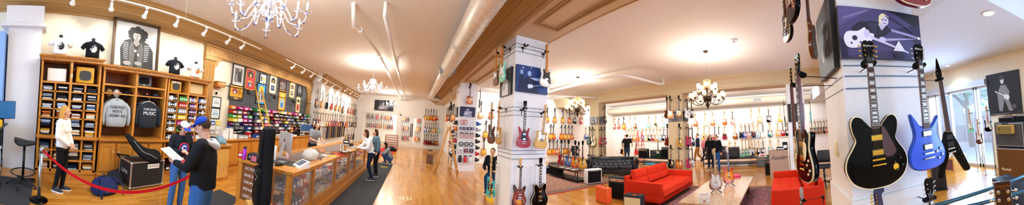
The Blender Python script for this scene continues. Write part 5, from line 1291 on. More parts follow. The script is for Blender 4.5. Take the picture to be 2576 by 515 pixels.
# detectors, downlights
def disc(name, label, loc, r, m, cat, em=None):
    t = thing(name, label, cat, loc); MB().lathe([(r, 0), (r * .95, -.03), (r * .5, -.045), (.01, -.045)], n=20).build('cover', m, t)
    MB().lathe([(r * .3, -.045), (r * .25, -.06), (.005, -.06)], n=14).build('sensor', em or M_grey, t)
p = P3(1845, 100, 4.15); disc('smoke_detector', 'round white smoke detector on the sofa room ceiling', p, .09, M_white, 'detector')
for px, py, nm in ((2487, 33, 'larger lit downlight in the pale front ceiling near the pictures'), (2384, 165, 'distant lit downlight in the pale ceiling above the shop window')):
    p = P3(px, py, 3.5); t = thing('downlight', nm, 'downlight', p, 0, 'downlights')
    MB().lathe([(.115, 0), (.11, -.012), (.085, -.012), (.085, 0)], n=24).build('trim_ring', M_white, t)
    MB().lathe([(.08, -.004), (.001, -.008)], n=20).build('lens', mat('lit_lens', 'fff0d8', .4, emit=12), t)
    light('SPOT', 'downlight_beam', (p[0], p[1], 3.46), 60, (1, .93, .82), .08, spot=120, aim=(p[0], p[1], 0))
p = P3(2378, 180, 3.5); 
def camera_dome(label, loc, col, rz=0.):
    t = thing('security_camera', label, 'security camera', loc, rz, 'security cameras')
    MB().lathe([(.055, 0), (.055, -.03), (.04, -.045)], n=16, axis='y').build('housing', col, t)
    MB().ell((0, -.05, 0), (.045, .045, .045), 14).build('dome', M_blackg, t)
q = atX(-5.95, 517, 125); camera_dome('black dome camera at the top of the carved pilaster', (XL, q[1], q[2]), M_black, PI / 2)
q = atX(-5.95, 542, 234); camera_dome('white round camera above the framed certificates', (XL, q[1], q[2]), M_white, PI / 2)
# ================================================================ carved opening, slatwall and what hangs there
M_carv = wood('carved_tan_wood', '8a6230', 'b88a4c', (8, 8, 2), .5, .1)
t = MB()
y0, y1 = 4.52, 12.25
for a in (y0, y1 - .42):
    t.box(XL, XL + .12, a, a + .42, 0, 3.55)
    for k in range(5): t.cyl((XL + .12, a + .06 + .075 * k, .35), (XL + .12, a + .06 + .075 * k, 3.4), .026, 8)
    t.box(XL, XL + .16, a - .03, a + .45, 3.42, 3.55).box(XL, XL + .16, a - .03, a + .45, 0, .35)
t.box(XL, XL + .15, y0 - .03, y1 + .03, 3.56, 3.84).box(XL, XL + .2, y0 - .06, y1 + .06, 3.84, 3.9)
for k in range(38): t.ell((XL + .15, y0 + .12 + k * .205, 3.7), (.015, .06, .05), 8)
for a, s in ((y0 + .42, 1), (y1 - .42, -1)):
    t.loft([[(x, a + s * p[0], p[1]) for p in ((0, 3.2), (.1, 3.3), (.12, 3.42), (.28, 3.5), (.3, 3.56), (0, 3.56))] for x in (XL + .02, XL + .12)], 0, False)
o = t.build('carved_door_surround', M_carv); o['kind'] = 'structure'; o.name = 'trim_8'
sy0, sy1 = atX(-5.93, 580, 230)[1], atX(-5.93, 771, 270)[1]
struct('wall_slatted', MB().box(XL, XL + .03, sy0, sy1, .9, 3.6), M_slatd)
xs = XL + .035
def recframe(px, py, w, h, label, fcol, bgc, shapes, mw=.0, grp='framed records on the grey slatwall'):
    p = atX(xs, px, py); return picture('framed_record', label, (xs, p[1], p[2]), PI / 2, w, h, shapes, mat('frame_' + fcol, fcol, .4), .03, .03, bgc, mat_w=mw, group=grp)
def disc_s(cx, cz, r, asp=1., c='141414', lab='d8a83a'): return [(c, circ(cx, cz, r, r * asp, 24)), (lab, circ(cx, cz, r * .35, r * .35 * asp, 12))]
recframe(599, 190, .62, .78, 'black and white photograph of two people hung first on the grey wall', '17171a', 'dad8d4', [('6c6a68', rect(-.4, .42, -.38, .4)), ('2a2928', [(-.1, -.3), (.0, .3), (.2, .36), (.3, .2), (.34, -.34)]), ('bdbab5', blob(.12, .3, .08, .09)), ('8c8986', [(-.34, -.36), (-.3, .02), (-.1, .1), (0, -.36)]), ('4a4846', blob(-.2, .14, .09, .08))], .04)
recframe(629, 200, .58, .80, 'record in a red mount with gold frame, second along the grey wall', 'c89a3a', 'c41f1c', disc_s(0, .2, .34, .72) + [('c41f1c', rect(-.36, .36, -.14, .12)), ('e8a23a', blob(0, -.1, .3, .04, .3)), ('3a4a9a', blob(0, -.27, .24, .13)), ('e8c23a', blob(.05, -.3, .1, .08))])
recframe(661, 199, .46, .42, 'small pale framed gold disc above the ladder', '1c1a18', 'efe9da', [('5a5854', rect(-.4, -.12, -.3, .3)), ('e0a02c', circ(.16, .03, .2, .22)), ('f2d070', circ(.16, .03, .07, .08)), ('2a2a2c', rect(.06, .3, -.42, -.3))])
recframe(686, 213, .52, .78, 'record over a group photo in a pale gold frame', 'c8a860', 'efe6cc', disc_s(0, .2, .34, .7) + [('efe6cc', rect(-.4, .4, -.12, .1)), ('22324a', rect(-.3, .3, -.36, -.04)), ('8a9ab0', blob(-.1, -.18, .06, .08)), ('8a9ab0', blob(.12, -.18, .06, .08))])
recframe(711, 217, .66, .58, 'record and album sleeve in a dark brown frame', '3a1a14', '4a1f1a', [('8a8478', rect(-.36, -.02, -.26, .32)), ('2a2420', blob(-.2, 0, .1, .16)), ('c8c6c2', circ(.2, .03, .2, .28)), ('26282c', circ(.2, .03, .18, .25)), ('d8d6d0', circ(.2, .03, .06, .08)), ('b08a4a', rect(-.1, .1, -.42, -.34))])
recframe(734, 227, .52, .76, 'record over a family photo in an orange gold frame', 'c88a30', 'f0dcb0', disc_s(0, .2, .3, .66, '4a2418') + [('f0dcb0', rect(-.4, .4, -.1, .08)), ('3a2a20', rect(-.26, .26, -.36, -.06)), ('c8b8a0', blob(0, -.2, .1, .1))])
recframe(754, 228, .60, .62, 'unframed black photo of a band near the end pilaster', '101012', '17171a', [('8a8a8c', blob(-.24, .0, .08, .3, .2)), ('a8a8aa', blob(.0, .05, .07, .28, .2)), ('77777a', blob(.22, -.05, .09, .26, .2)), ('c0c0c2', blob(-.2, .3, .04, .06)), ('c0c0c2', blob(.04, .33, .04, .06))])
recframe(594, 233, .74, .56, 'gold record with a flag face in a black frame', '17130f', 'e8ac18', [('c84a2a', circ(-.14, .1, .2, .26)), ('3a5ab0', circ(-.12, .08, .12, .16)), ('f0d8a0', circ(-.14, .02, .08, .12)), ('c88a18', circ(.2, .05, .16, .22)), ('4a3426', rect(-.5, .5, -.5, -.3)), ('e8b84a', rect(-.16, .16, -.45, -.36))])
recframe(656, 236, .60, .86, 'blue mounted gold record partly behind the ladder', '121214', '2a8ac8', [('e8b02c', circ(.0, .22, .3, .2)), ('f8dc7c', circ(0, .22, .1, .07)), ('b8b4ae', rect(-.36, .36, -.42, -.02)), ('4a4642', blob(-.2, -.2, .08, .14)), ('4a4642', blob(.14, -.2, .09, .16))])
recframe(709, 252, .60, .92, 'gold record with a blue portrait in a wide gold frame', 'd08a28', 'dca23c', [('e8b23a', circ(0, .24, .3, .18)), ('f6e6a8', circ(.02, .24, .08, .05)), ('8ab8d8', rect(-.34, .34, -.4, .04)), ('3a68a8', blob(0, -.26, .2, .14)), ('e0b898', blob(0, -.06, .09, .08))])
recframe(749, 263, .44, .82, 'record over a red photo in a pale gold frame', 'd8b868', 'efe2bc', disc_s(0, .24, .32, .5, '3a2a22') + [('efe2bc', rect(-.4, .4, -.02, .16)), ('b0202c', rect(-.32, .32, -.4, .04)), ('e8c8b8', blob(0, -.04, .1, .07))])
p = atX(XL, 544, 257); picture('framed_certificate', 'upper framed certificate on the cream wall beside the opening', (XL, p[1], p[2]), PI / 2, .42, .38, [('9ab0c8', rect(-.3, .3, .2, .25)), ('b8c0c8', rect(-.3, .3, -.2, .1))], M_black, .03, .02, 'e8eef2', group='framed certificates', cat='certificate')
p = atX(XL, 541, 285); picture('framed_certificate', 'lower framed certificate on the cream wall beside the opening', (XL, p[1], p[2]), PI / 2, .42, .38, [('88a8b8', rect(-.3, .3, .2, .25)), ('a8c0d0', rect(-.3, .3, -.2, .1))], M_black, .03, .02, 'dceaf0', group='framed certificates', cat='certificate')
# wooden brackets and the ladder rail
for px, py, w in ((546, 213, 'beside the certificates'), (783, 261, 'at the end pilaster')):
    p = atX(-5.9, px, py); t = thing('rail_bracket', 'boxy wooden bracket carrying the ladder rail ' + w, 'bracket', (XL, p[1], p[2]), PI / 2, 'rail brackets')
    MB().rbox(-.17, .17, -.3, 0, -.08, .08, .02).box(-.19, .19, -.32, 0, .08, .10).build('block', M_oak, t); MB().box(-.12, .12, -.1, 0, -.13, -.08).build('corbel', M_oak, t)
r = MB().cyl((XL + .24, atX(-5.7, 546, 213)[1], 2.68), (XL + .24, atX(-5.7, 783, 261)[1], 2.68), .016, 8).build('ladder_rail', M_bronze); tag(r, 'dark metal rail along which the library ladder rolls', 'rail')
ly = onX(XL + .3, 2.7, 645)
def ladder():
    t = thing('library_ladder', 'yellow wooden library ladder leaning on the rail before the accessory wall', 'ladder', (XL + 1.3, ly + .2, 0), 0)
    for s in (-1, 1): MB().tube([(0, s * .21, 0), (-1.07, s * .21, 2.86)], .034, 4).build('stile', mat('ladder_yellow_wood', 'e0a034', .4), t)
    for k in range(9): z = .25 + .3 * k; x = -1.07 * z / 2.86; MB().box(x - .05, x + .05, -.20, .20, z - .012, z + .012).build('rung', mat('ladder_yellow_wood', 'e0a034', .4), t)
    for s in (-1, 1): MB().tube([(-1.05, s * .21, 2.80), (-1.07, s * .21, 2.72), (-1.05, s * .21, 2.66)], .012, 6).build('rail_hook', M_bronze, t)
ladder()
# shelf speakers on brackets over the slatwall
for i, px in enumerate((626, 690, 738)):
    p = atX(xs + .2, px, 232 + i * 12); t = thing('bracket_light', 'dark clamp light on a bracket, %s along the grey slatwall' % ORD[i], 'light fitting', (xs, p[1], p[2] + .05), PI / 2, 'clamp lights')
    MB().tube([(0, 0, 0), (0, -.15, .02), (0, -.22, -.02)], .01, 6).build('arm', M_black, t); MB().rbox(-.09, .09, -.3, -.18, -.12, .02, .02).build('head', M_black, t)
# ---- packaged accessories hanging in rows on the slatwall and on shelves
PK2 = {'left': ['magenta', 'green', 'red', 'black', 'purple', 'blue', 'yellow', 'orange', 'silver', 'white'], }
zrows = [1.93, 1.78, 1.63, 1.49, 1.35, 1.21, 1.08]
rowpal = [['magenta', 'magenta', 'green', 'orange'], ['black', 'red', 'blue', 'silver'], ['red', 'yellow', 'purple', 'green', 'blue'], ['white', 'magenta', 'purple', 'yellow'], ['purple', 'orange', 'magenta', 'white'], ['blue', 'white', 'orange', 'silver', 'red'], ['white', 'red', 'silver', 'orange', 'black']]
ya, yb_ = onX(xs, 1.5, 572), onX(xs, 1.5, 770)
cnt = 0
for r, z in enumerate(zrows):
    n = 23
    for i in range(n):
        y = ya + (yb_ - ya) * (i + .5) / n
        if abs(y - ly - .05) < .12: continue
        cn = random.choice(rowpal[r] if i < 12 or random.random() < .4 else ['white', 'yellow', 'silver', 'white', 'blue', 'black', 'orange'])
        w = (yb_ - ya) / n * .86; kind = random.choice(('box', 'bag', 'box'))
        h = min(.125, (zrows[r - 1] - z) * .86 if r else .13)
        pack((xs + .002, y, z), PI / 2, cn, round(w, 3), round(h, 2), random.choice((.12, .2, .26)), kind, '%s accessory packet, %s from the left in row %s of the grey slatwall' % (cn, ORD[i], ORD[r]), 'packets on the grey slatwall', 'accessory_packet', 'accessory')
for r, z in enumerate(zrows + [2.08 - .02]):
    pass
# shelves carrying them
for i, z in enumerate(zrows):
    o = MB().box(xs - .003, xs + .27, ya, yb_, z - .016, z - .002).build('display_shelf', M_black); tag(o, 'thin black display shelf, %s from the top on the grey slatwall' % ORD[i], 'shelf', 'shelves of the grey slatwall')
# leaflet rack beside the certificates
for i in range(6):
    z = 1.32 - .1 * (i // 2) * 1.6; y = onX(XL, 1.2, 533 + 14 * (i % 2)); cn = ['blue', 'yellow', 'white', 'white', 'silver', 'white'][i]
    pack((XL, y, z), PI / 2, cn, .2, .14, .03, 'box', '%s leaflet, %s on the cream wall behind the blue cap' % (cn, ORD[i]), 'leaflets on the cream wall', 'leaflet', 'leaflet')
# ================================================================ the long display counter
CX0, CX1, CY0, CY1 = -2.95, -1.72, 3.25, 9.35
t = thing('display_counter', 'long oak and glass display counter running down the aisle', 'counter', (0, 0, 0))
def P(n, m, mt=M_oak, p=t): return m.build(n, mt, p)
P('countertop_frame', MB().box(CX1 - .22, CX1, CY0, CY1, .955, 1.0).box(CX0, CX0 + .22, CY0, CY1, .955, 1.0).box(CX0 + .22, CX1 - .22, CY0, CY0 + .75, .955, 1.0).box(CX0 + .22, CX1 - .22, CY1 - .3, CY1, .955, 1.0).box(CX1 - .04, CX1 - .02, CY0 + .04, CY1, .925, .955))
P('glass_top', MB().box(CX0 + .22, CX1 - .22, CY0 + .75, CY1 - .3, .975, .99), M_glass)
P('plinth', MB().box(CX0 + .03, CX1 + .02, CY0 - .02, CY1 - .02, 0, .13).box(CX0 + .05, CX1 - .03, CY0 + .02, CY1 - .04, .13, .27))
P('inner_floor', MB().box(CX0 + .08, CX1 - .1, CY0 + .1, CY1 - .08, .27, .29), M_oakl)
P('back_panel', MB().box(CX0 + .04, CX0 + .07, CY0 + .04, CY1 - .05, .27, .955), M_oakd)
xg = CX1 - .09
posts = [CY0 + .06] + [onX(xg, .6, p) for p in (786, 842, 877, 893)] + [CY1 - .08]
for y in posts: P('post', MB().box(xg - .05, xg + .02, y - .05, y + .05, .27, .955).box(xg + .02, xg + .03, y - .03, y + .03, .3, .93))
for a, b in zip(posts[:-1], posts[1:]):
    P('glass_front', MB().box(xg - .012, xg - .006, a + .05, b - .05, .29, .95), M_glass)
    P('shelf', MB().box(CX0 + .5, xg - .12, a + .06, b - .06, .60, .615), M_oakl)
for x in (CX0 + .09, CX0 + .78): P('post', MB().box(x - .05, x + .05, CY0 + .01, CY0 + .09, .27, .955))
P('sign_panel', MB().box(CX0 + .14, CX0 + .73, CY0 + .03, CY0 + .05, .27, .955), mat('brown_sign_board', '7a4a22', .5))
P('glass_end', MB().box(CX0 + .83, CX1 - .14, CY0 + .045, CY0 + .051, .29, .95), M_glass)
for k, (a, b) in enumerate((('ACOUSTIC', 'repair and setup'), ('BASS GUITAR', 'repair and parts'), ('DRUMS', 'parts and heads'), ('REPAIR', 'done in store'), ('USED &', 'buy sell trade'))):
    z = .86 - .125 * k
    text(a, .07, M_white, t, (CX0 + .20, CY0 + .027, z), (PI / 2, 0, 0), 'sign_lettering', .001, 'LEFT')
    MB().box(CX0 + .36, CX0 + .52, CY0 + .0275, CY0 + .0295, z - .055, z - .048).build('small_caption_line', M_grey, t)
# goods inside the counter
gi = 0
for bi, (a, b) in enumerate(zip(posts[:-1], posts[1:])):
    for lv, z in enumerate((.292, .617)):
        n = max(2, int((b - a - .2) / .13))
        for i in range(n):
            for j in range(2):
                y = a + .12 + (b - a - .24) * (i + .5) / n; x = xg - .22 - .2 * j
                cn = random.choice(['white', 'blue', 'silver', 'red', 'black', 'white', 'silver'] if bi else ['black', 'red', 'black', 'blue', 'white'])
                pack((x, y, z), PI / 2, cn, .10, random.choice((.05, .08, .12)) if bi else random.choice((.12, .18)), .14, 'box', '%s box, %s along the %s in bay %s of the display counter' % (cn, ORD[i * 2 + j], ('lower level', 'glass shelf')[lv], ORD[bi]), 'boxes in the display counter', 'small_box', 'box')
for i, x in enumerate((-2.1, -2.0, -1.9)):
    for lv, z in enumerate((.292, .617)): pack((x - .02, CY0 + .24, z), 0, ['red', 'white', 'blue'][(i + lv) % 3], .09, .1, .12, 'box', '%s box, %s behind the end glass %s' % (['red', 'white', 'blue'][(i + lv) % 3], ORD[i], ('below', 'on the shelf')[lv]), 'boxes in the display counter', 'small_box', 'box')
# ---- on the counter
def monitor(label, loc, rz, w, h, silver=True, screen='101820', back=False):
    t = thing('computer', label, 'computer', loc, rz)
    al = mat('silver_aluminium', 'c4c6ca', .3, .6)
    MB().rbox(-w / 2, w / 2, -.012, .03, .14, .14 + h, .012).build('display_body', al if silver else M_black, t)
    MB().box(-w / 2 + .012, w / 2 - .012, -.015, -.011, .155 + (.07 if silver else 0), .13 + h).build('screen', mat('screen_' + screen, screen, .15, emit=.5), t)
    MB().loft([[(x, y + d, z) for x, y in ((-.09, 0), (.09, 0), (.09, .012), (-.09, .012))] for z, d in ((.005, .12), (.16, .06), (.3, .03))], 0, False).box(-.1, .1, -.03, .14, 0, .006).build('stand', al if silver else M_black, t)
    if back:
        a = MB().prism(spline([(0, -.03), (-.028, -.01), (-.032, .015), (-.016, .03), (0, .024), (.016, .03), (.03, .02), (.02, .004), (.03, -.012), (.014, -.03)], 3), .0305, .0325).prism(spline([(.002, .034), (.012, .05), (.01, .036)], 3), .0305, .0325)
        o = a.build('logo', M_black, t); o.location = (0, 0, .14 + h * .55)
    return t
q = fl(715, 395, 1.0); monitor('silver desktop computer seen from behind on the counter', (q[0], q[1], 1.0), R(145), .62, .40, back=True)
q = fl(693, 402, 1.0)
t = thing('speaker_box', 'white stand with a round dial beside the silver computer', 'speaker', (q[0] - .02, q[1] - .1, 1.0), R(-35)); MB().rbox(-.075, .075, -.06, .06, 0, .29, .015).build('cabinet', M_white, t); MB().prism(circ(0, .13, .04, .04, 18), -.066, -.06, 0).build('dial', M_grey, t)
q = fl(723, 399, 1.0)
t = thing('soap_bottle', 'pink pump bottle standing before the silver computer', 'bottle', (q[0], q[1], 1.0)); MB().lathe([(.032, 0), (.036, .01), (.036, .12), (.02, .14), (.012, .15)], n=16).build('bottle_body', mat('pink_plastic', 'e8b8bc', .3), t); MB().cyl((0, 0, .15), (0, 0, .19), .008, 8).box(-.008, .03, -.008, .008, .18, .19).build('pump', M_black, t)
q = fl(614, 401, 1.0); t = thing('water_bottle', 'purple water bottle at the end of the counter', 'bottle', (q[0], q[1], 1.0)); MB().lathe([(.036, 0), (.04, .02), (.04, .17), (.03, .2), (.028, .21)], n=16).build('bottle_body', mat('purple_plastic', 'a030b0', .3), t); MB().lathe([(.031, .21), (.031, .24), (.01, .25)], n=14).build('bottle_cap', M_black, t)
q = fl(604, 397, 1.0); t = thing('drink_can', 'red and white can beside the purple bottle', 'can', (q[0], q[1], 1.0)); MB().lathe([(.028, 0), (.033, .01), (.033, .115), (.027, .125)], n=16).build('can_body', mat('can_red', 'c8343a', .3, .3), t); MB().lathe([(.0335, .04), (.0335, .08)], n=16).build('label_band', M_white, t)
q = fl(628, 404, 1.0); t = thing('receipt_printer', 'black receipt printer behind the purple bottle', 'printer', (q[0], q[1] + .12, 1.0), R(10)); MB().rbox(-.09, .09, -.11, .11, 0, .13, .015).build('printer_body', M_black, t); MB().box(-.05, .05, -.112, -.108, .05, .09).build('paper_slot', M_grey, t)
q = fl(640, 408, 1.0); t = thing('card_holder', 'clear holder of pink and white cards in front of the printer', 'card holder', (q[0], q[1], 1.0), R(5)); MB().box(-.07, .07, -.03, .03, 0, .14).build('stand_box', M_black, t); MB().box(-.055, .055, -.033, -.03, .02, .12).build('printed_card', mat('card_pink', 'c86a80', .5), t)
q = fl(754, 421, 1.0)
t = thing('payment_terminal', 'white tilted payment terminal near the counter corner', 'card terminal', (q[0], q[1] + .05, 1.0), R(-30))
MB().loft([[(x, y, z * k_) for x, y, z in ((-.12, -.1, .03), (.12, -.1, .03), (.12, .1, .12), (-.12, .1, .12))] for k_ in (.0, 1)], 0, False).build('terminal_body', M_white, t)
MB().add([(-.09, -.075, .046), (.07, -.075, .046), (.07, .075, .114), (-.09, .075, .114)], [(0, 1, 2, 3)]).build('screen', mat('terminal_screen', '5a6472', .2), t)
q = fl(735, 415, 1.0); t = thing('counter_mat', 'flat black pad under the payment terminal', 'mat', (q[0] - .1, q[1] + .1, 1.0), R(10)); MB().rbox(-.35, .35, -.22, .22, 0, .008, .003).build('pad', M_black, t); MB().box(-.3, -.1, -.15, .1, .008, .010).build('printed_card', M_grey, t)
m = MB(); rr = random.Random(3)
rings = []
for i in range(9):
    th = -PI / 2 * .9 + PI * .95 * i / 8; rings.append([(.2 * math.cos(th) * math.cos(a) * rr.uniform(.8, 1.15), .15 * math.cos(th) * math.sin(a) * rr.uniform(.8, 1.15), max(0, .1 + .12 * math.sin(th) * rr.uniform(.85, 1.2))) for a in [2 * PI * k / 18 for k in range(18)]])
m.loft(rings); q = fl(775, 402, 1.0)
o = m.build('plastic_bag', mat('clear_crumpled_plastic', 'e8e4dc', .15, alpha=.6), None, (q[0], q[1] + .1, 1.0)); tag(o, 'crumpled clear plastic bag on the counter behind the terminal', 'bag')
for i, (px, py, cn, w, h, d) in enumerate(((845, 383, 'red', .3, .01, .25), (858, 388, 'red', .25, .02, .2), (835, 392, 'yellow', .2, .02, .14), (822, 392, 'white', .16, .03, .12), (870, 378, 'white', .3, .02, .2), (880, 366, 'black', .3, .1, .2), (872, 358, 'black', .25, .12, .2), (890, 372, 'silver', .2, .06, .15), (800, 398, 'black', .16, .03, .1), (700, 412, 'black', .3, .05, .15), (790, 388, 'black', .2, .04, .12), (810, 380, 'orange', .16, .06, .1))):
    q = fl(px, py, 1.0); pack((q[0], q[1], 1.0), R(random.uniform(-30, 30)), cn, w, h, d, 'box', '%s item, %s among the things lying on the counter' % (cn, ORD[i]), 'things lying on the counter', 'counter_item', 'counter item')
q = fl(865, 380, 1.0)
t = thing('steel_pot', 'shiny steel pot standing on the counter by the white blouse', 'pot', (q[0], q[1], 1.0)); MB().lathe([(.085, 0), (.09, .01), (.09, .2), (.094, .205), (.085, .2), (.083, .02), (.0, .015)], n=24).build('pot_body', M_chrome, t); MB().tube([(.09, 0, .16), (.13, 0, .15), (.13, 0, .12), (.09, 0, .11)], .006, 6).build('handle', M_chrome, t)
q = fl(820, 386, 1.02)
g = guitar('tele', 'walnut', (q[0] + .1, q[1] + .0, 1.045), 0, 'brown guitar lying flat on the counter before the staff member', None, 1)
g.rotation_euler = (Matrix.Rotation(R(160), 3, 'Z') @ Matrix.Rotation(-PI / 2, 3, 'X')).to_euler()
# crate and gig bag
t = thing('wooden_crate', 'pale wooden crate under the upright guitar bag', 'crate', (-2.06, 2.93, 0), R(-35)); MB().box(-.26, .26, -.19, .19, 0, .03).build('crate_bottom', M_oakl, t); MB().box(-.26, .26, -.19, .19, .44, .47).build('crate_top', M_oakl, t)
for x in (-.25, .25): MB().box(x - .01, x + .01, -.19, .19, .03, .44).build('crate_side', M_oakl, t)
for y in (-.19, .17): MB().box(-.24, .24, y, y + .02, .03, .44).build('crate_side', M_oakl, t)
M_nylon = fabric('black_nylon', '0d0d10', 90, .4, .75)
def gigbag(label, loc, rz, s=1., name='guitar_bag'):
    t = thing(name, label, 'guitar bag', loc, rz); t.scale = (s, s, s)
    out = spline([(-.10, 1.16), (-.125, 1.10), (-.135, .8), (-.155, .6), (-.185, .4), (-.205, .18), (-.19, .06), (-.14, .0), (0, -.01), (.14, .0), (.19, .06), (.205, .18), (.185, .4), (.155, .6), (.135, .8), (.125, 1.10), (.10, 1.16), (0, 1.18)], 4)
    MB().prism(out, -.085, .085, 0, .05).build('bag_body', M_nylon, t)
    MB().prism(spline([(-.10, 1.08), (-.11, .72), (-.13, .62), (.11, .62), (.10, .72), (.08, 1.08), (0, 1.1)], 3), -.115, -.08, 0, .012).build('neck_pocket', M_nylon, t)
    MB().prism(spline([(-.15, .56), (-.175, .3), (-.18, .10), (-.12, .04), (.12, .04), (.18, .1), (.175, .3), (.15, .56), (0, .57)], 3), -.135, -.08, 0, .015).build('main_pocket', M_nylon, t)
    MB().tube([(x, -.137, z) for x, z in ((-.14, .50), (0, .47), (.14, .46))], .004, 5).build('zip', M_grey, t)
    MB().box(.0, .03, -.140, -.134, .40, .415).build('red_tag', mat('tag_red', 'd0202c', .5), t); MB().box(.03, .055, -.140, -.134, .402, .413).build('white_tag', M_white, t)
    MB().box(-.06, -.04, -.12, -.114, .68, .78).build('logo_patch', M_grey, t)
    for k in range(3): MB().prism(circ(-.02 + .045 * k, .535, .008, .006, 8), -.139, -.134).build('teal_dot', mat('teal_dot', '2aa890', .4), t)
    MB().tube([(-.19, -.02, .7), (-.235, -.02, .62), (-.24, -.02, .5), (-.21, -.02, .44)], .016, 8).build('grab_handle', M_nylon, t)
    MB().tube([(-.14, -.03, .0), (-.19, -.06, -.03), (-.17, -.05, .06)], .008, 6).build('strap_end', M_nylon, t)
    return t
gigbag('black upright padded guitar bag with small teal dots standing before the counter', (-2.03, 2.9, .475), R(-42), 1.04)
# ================================================================ behind the counter: cabinets, computers, straps
for i in range(6):
    a = 4.5 + 1.25 * i
    t = thing('base_cabinet', 'oak base cabinet under the accessory wall, %s from the bookcase end' % ORD[i], 'cabinet', (-5.2, a, 0), 0, 'oak base cabinets')
    MB().box(XL + .01, .0 - 0, .01, 1.24, .1, .9).v
    MB().box(-.7, 0, .01, 1.24, .1, .9).box(-.7, -.04, .01, 1.24, 0, .1).build('cabinet_body', M_oak, t)
    for k in range(2):
        d = MB().box(0, .02, .03 + .61 * k, .60 + .61 * k, .14, .86).box(.02, .03, .09 + .61 * k, .54 + .61 * k, .2, .8).build('door', M_oak, t); MB().ell((.03, .56 if k == 0 else .68, .5), .012, 6).build('knob', M_bronze, d)
o = MB().box(-5.91, -5.12, 4.45, 12.0, .9, .945).build('worktop', M_oak); tag(o, 'long oak worktop over the base cabinets', 'worktop')
t = thing('side_counter', 'short oak counter unit standing behind the man in the blue cap', 'counter', (-4.35, 3.95, 0), 0); MB().box(-.6, .0, 0, .55, .0, .92).build('cabinet_body', M_oak, t); MB().box(-.65, .06, -.04, .6, .92, .96).build('countertop', M_oak, t); MB().box(0, .012, .06, .5, .1, .85).build('front_panel', M_oakl, t)
q = fl(590, 372, .97)
for i, (px, cn, w, h) in enumerate(((560, 'white', .3, .28), (572, 'white', .18, .34), (583, 'white', .2, .16), (600, 'silver', .3, .12), (612, 'silver', .2, .1), (620, 'red', .1, .2), (640, 'blue', .2, .12), (700, 'white', .3, .1), (715, 'white', .4, .06), (735, 'white', .4, .06), (750, 'black', .25, .14))):
    y = onX(-5.4, 1.0, px); pack((-5.45, y, .947), PI / 2, cn, w, h, .2, 'box', '%s box, %s from the left on the worktop of the accessory wall' % (cn, ORD[i]), 'boxes on the worktop', 'storage_box', 'box')
o = MB().loft([[(.2 * math.cos(a) * k * (1 + .2 * math.sin(3 * a)), .16 * math.sin(a) * k * (1 + .15 * math.sin(5 * a)), z) for a in [2 * PI * i / 18 for i in range(18)]] for k, z in ((.9, 0), (1, .06), (.8, .14), (.4, .2))]).build('folded_cloth', fabric('teal_grey_cloth', '7f9ca4', 30), None, (-4.6, 4.3, .96)); tag(o, 'crumpled grey blue cloth on the short counter unit', 'cloth')
for i, px in enumerate((781, 812)):
    y = min(11.75, onX(-5.0, 1.2, px)); monitor(('black screened computer on the worktop left of the staff member', 'second dark screened computer partly behind the staff member')[i], (-5.3, y, .947), PI / 2 - .3, .72, .42, screen='18406a')
# guitar straps hanging below the lower row
M_strap = [fabric('strap_' + c, c, 60, .3) for c in ('1a1a1c', '3a2416', '5a6a8a', '8a5a2a', '2a4a3a', 'c8a878', '101418', '4a1a1a', '707478')]
SN = ['black', 'dark brown', 'denim blue', 'tan', 'dark green', 'sand', 'jet black', 'oxblood', 'grey']
r = MB().cyl((-5.0, 12.4, 1.42), (-5.0, 17.5, 1.42), .015, 6)
for y in (12.6, 15, 17.3): r.cyl((-5.0, y, 1.42), (-5.24, y, 1.42), .012, 6)
tag(r.build('strap_rail', M_bronze), 'dark rail on the wall from which the guitar straps hang', 'rail')
for i in range(26):
    px = 822 + 44 * i / 25; y = onX(-5.0, 1.2, px); w = .045
    o = MB().loft([[(x, yy, z) for x, yy in ((-.012, -w), (.012, -w), (.012, w), (-.012, w))] for z in (-.72, -.5, -.2, .02)], 0, False).box(-.03, -.012, -.02, .02, -.1, .03).build('guitar_strap', M_strap[i % 9], None, (-4.985, y, 1.42)); tag(o, '%s guitar strap, %s from the left on the strap rail' % (SN[i % 9], ORD[i]), 'strap', 'guitar straps')
# ================================================================ aisle floor and the far end of the aisle
M_mat = fabric('charcoal_mat', '3c3b3d', 60, .3, .95)
def flatthing(name, label, cat, pts, z0, z1, m, group=None):
    o = MB().loft([[(x, y, z) for x, y in pts] for z in (z0, z1)], 0, False).build(name, m); return tag(o, label, cat, group)
flatthing('floor_mat', 'long charcoal runner mat in front of the display counter', 'mat', [(-1.68, 2.2), (-.78, 2.2), (-.78, 11.25), (-1.68, 11.25)], .001, .012, M_mat)
flatthing('floor_mat', 'black floor mat behind the end of the counter', 'mat', [(-3.75, 3.0), (-3.15, 2.9), (-3.1, 3.8), (-3.9, 3.8)], .001, .012, M_mat)
flatthing('floor_mat', 'black rubber mat under the bar stool at the desk', 'mat', [(-4.95, -1.7), (-3.6, -1.7), (-3.75, -.2), (-5.0, -.2)], .001, .012, M_mat)
flatthing('red_rug', 'bright red rug in front of the glazed room', 'rug', [(-2.2, 13.6), (-1.25, 13.6), (-.95, 18.3), (-2.2, 18.3)], .001, .01, fabric('red_carpet', 'c8281c', 30))
def sticker(px, py, col, label, z=.0015):
    q = fl(px, py); t = thing('floor_sticker', label, 'sticker', (q[0], q[1], z), 0, 'distancing stickers'); mt = mat('sticker_' + col, col, .4)
    m = MB(); m.loft([[(r * math.cos(a), r * math.sin(a), h) for a in [2 * PI * k / 28 for k in range(28)]] for r, h in ((.17, 0), (.17, .001), (.135, .001), (.135, 0))], 0, False, False); m.build('ring', mt, t)
    MB().prism([(-.08, -.05), (-.03, -.08), (-.02, .08), (-.07, .06)], 0, .001).prism([(.03, -.08), (.08, -.05), (.07, .06), (.02, .08)], 0, .001).build('footprint_mark', mt, t).rotation_euler = (-PI / 2, 0, 0)
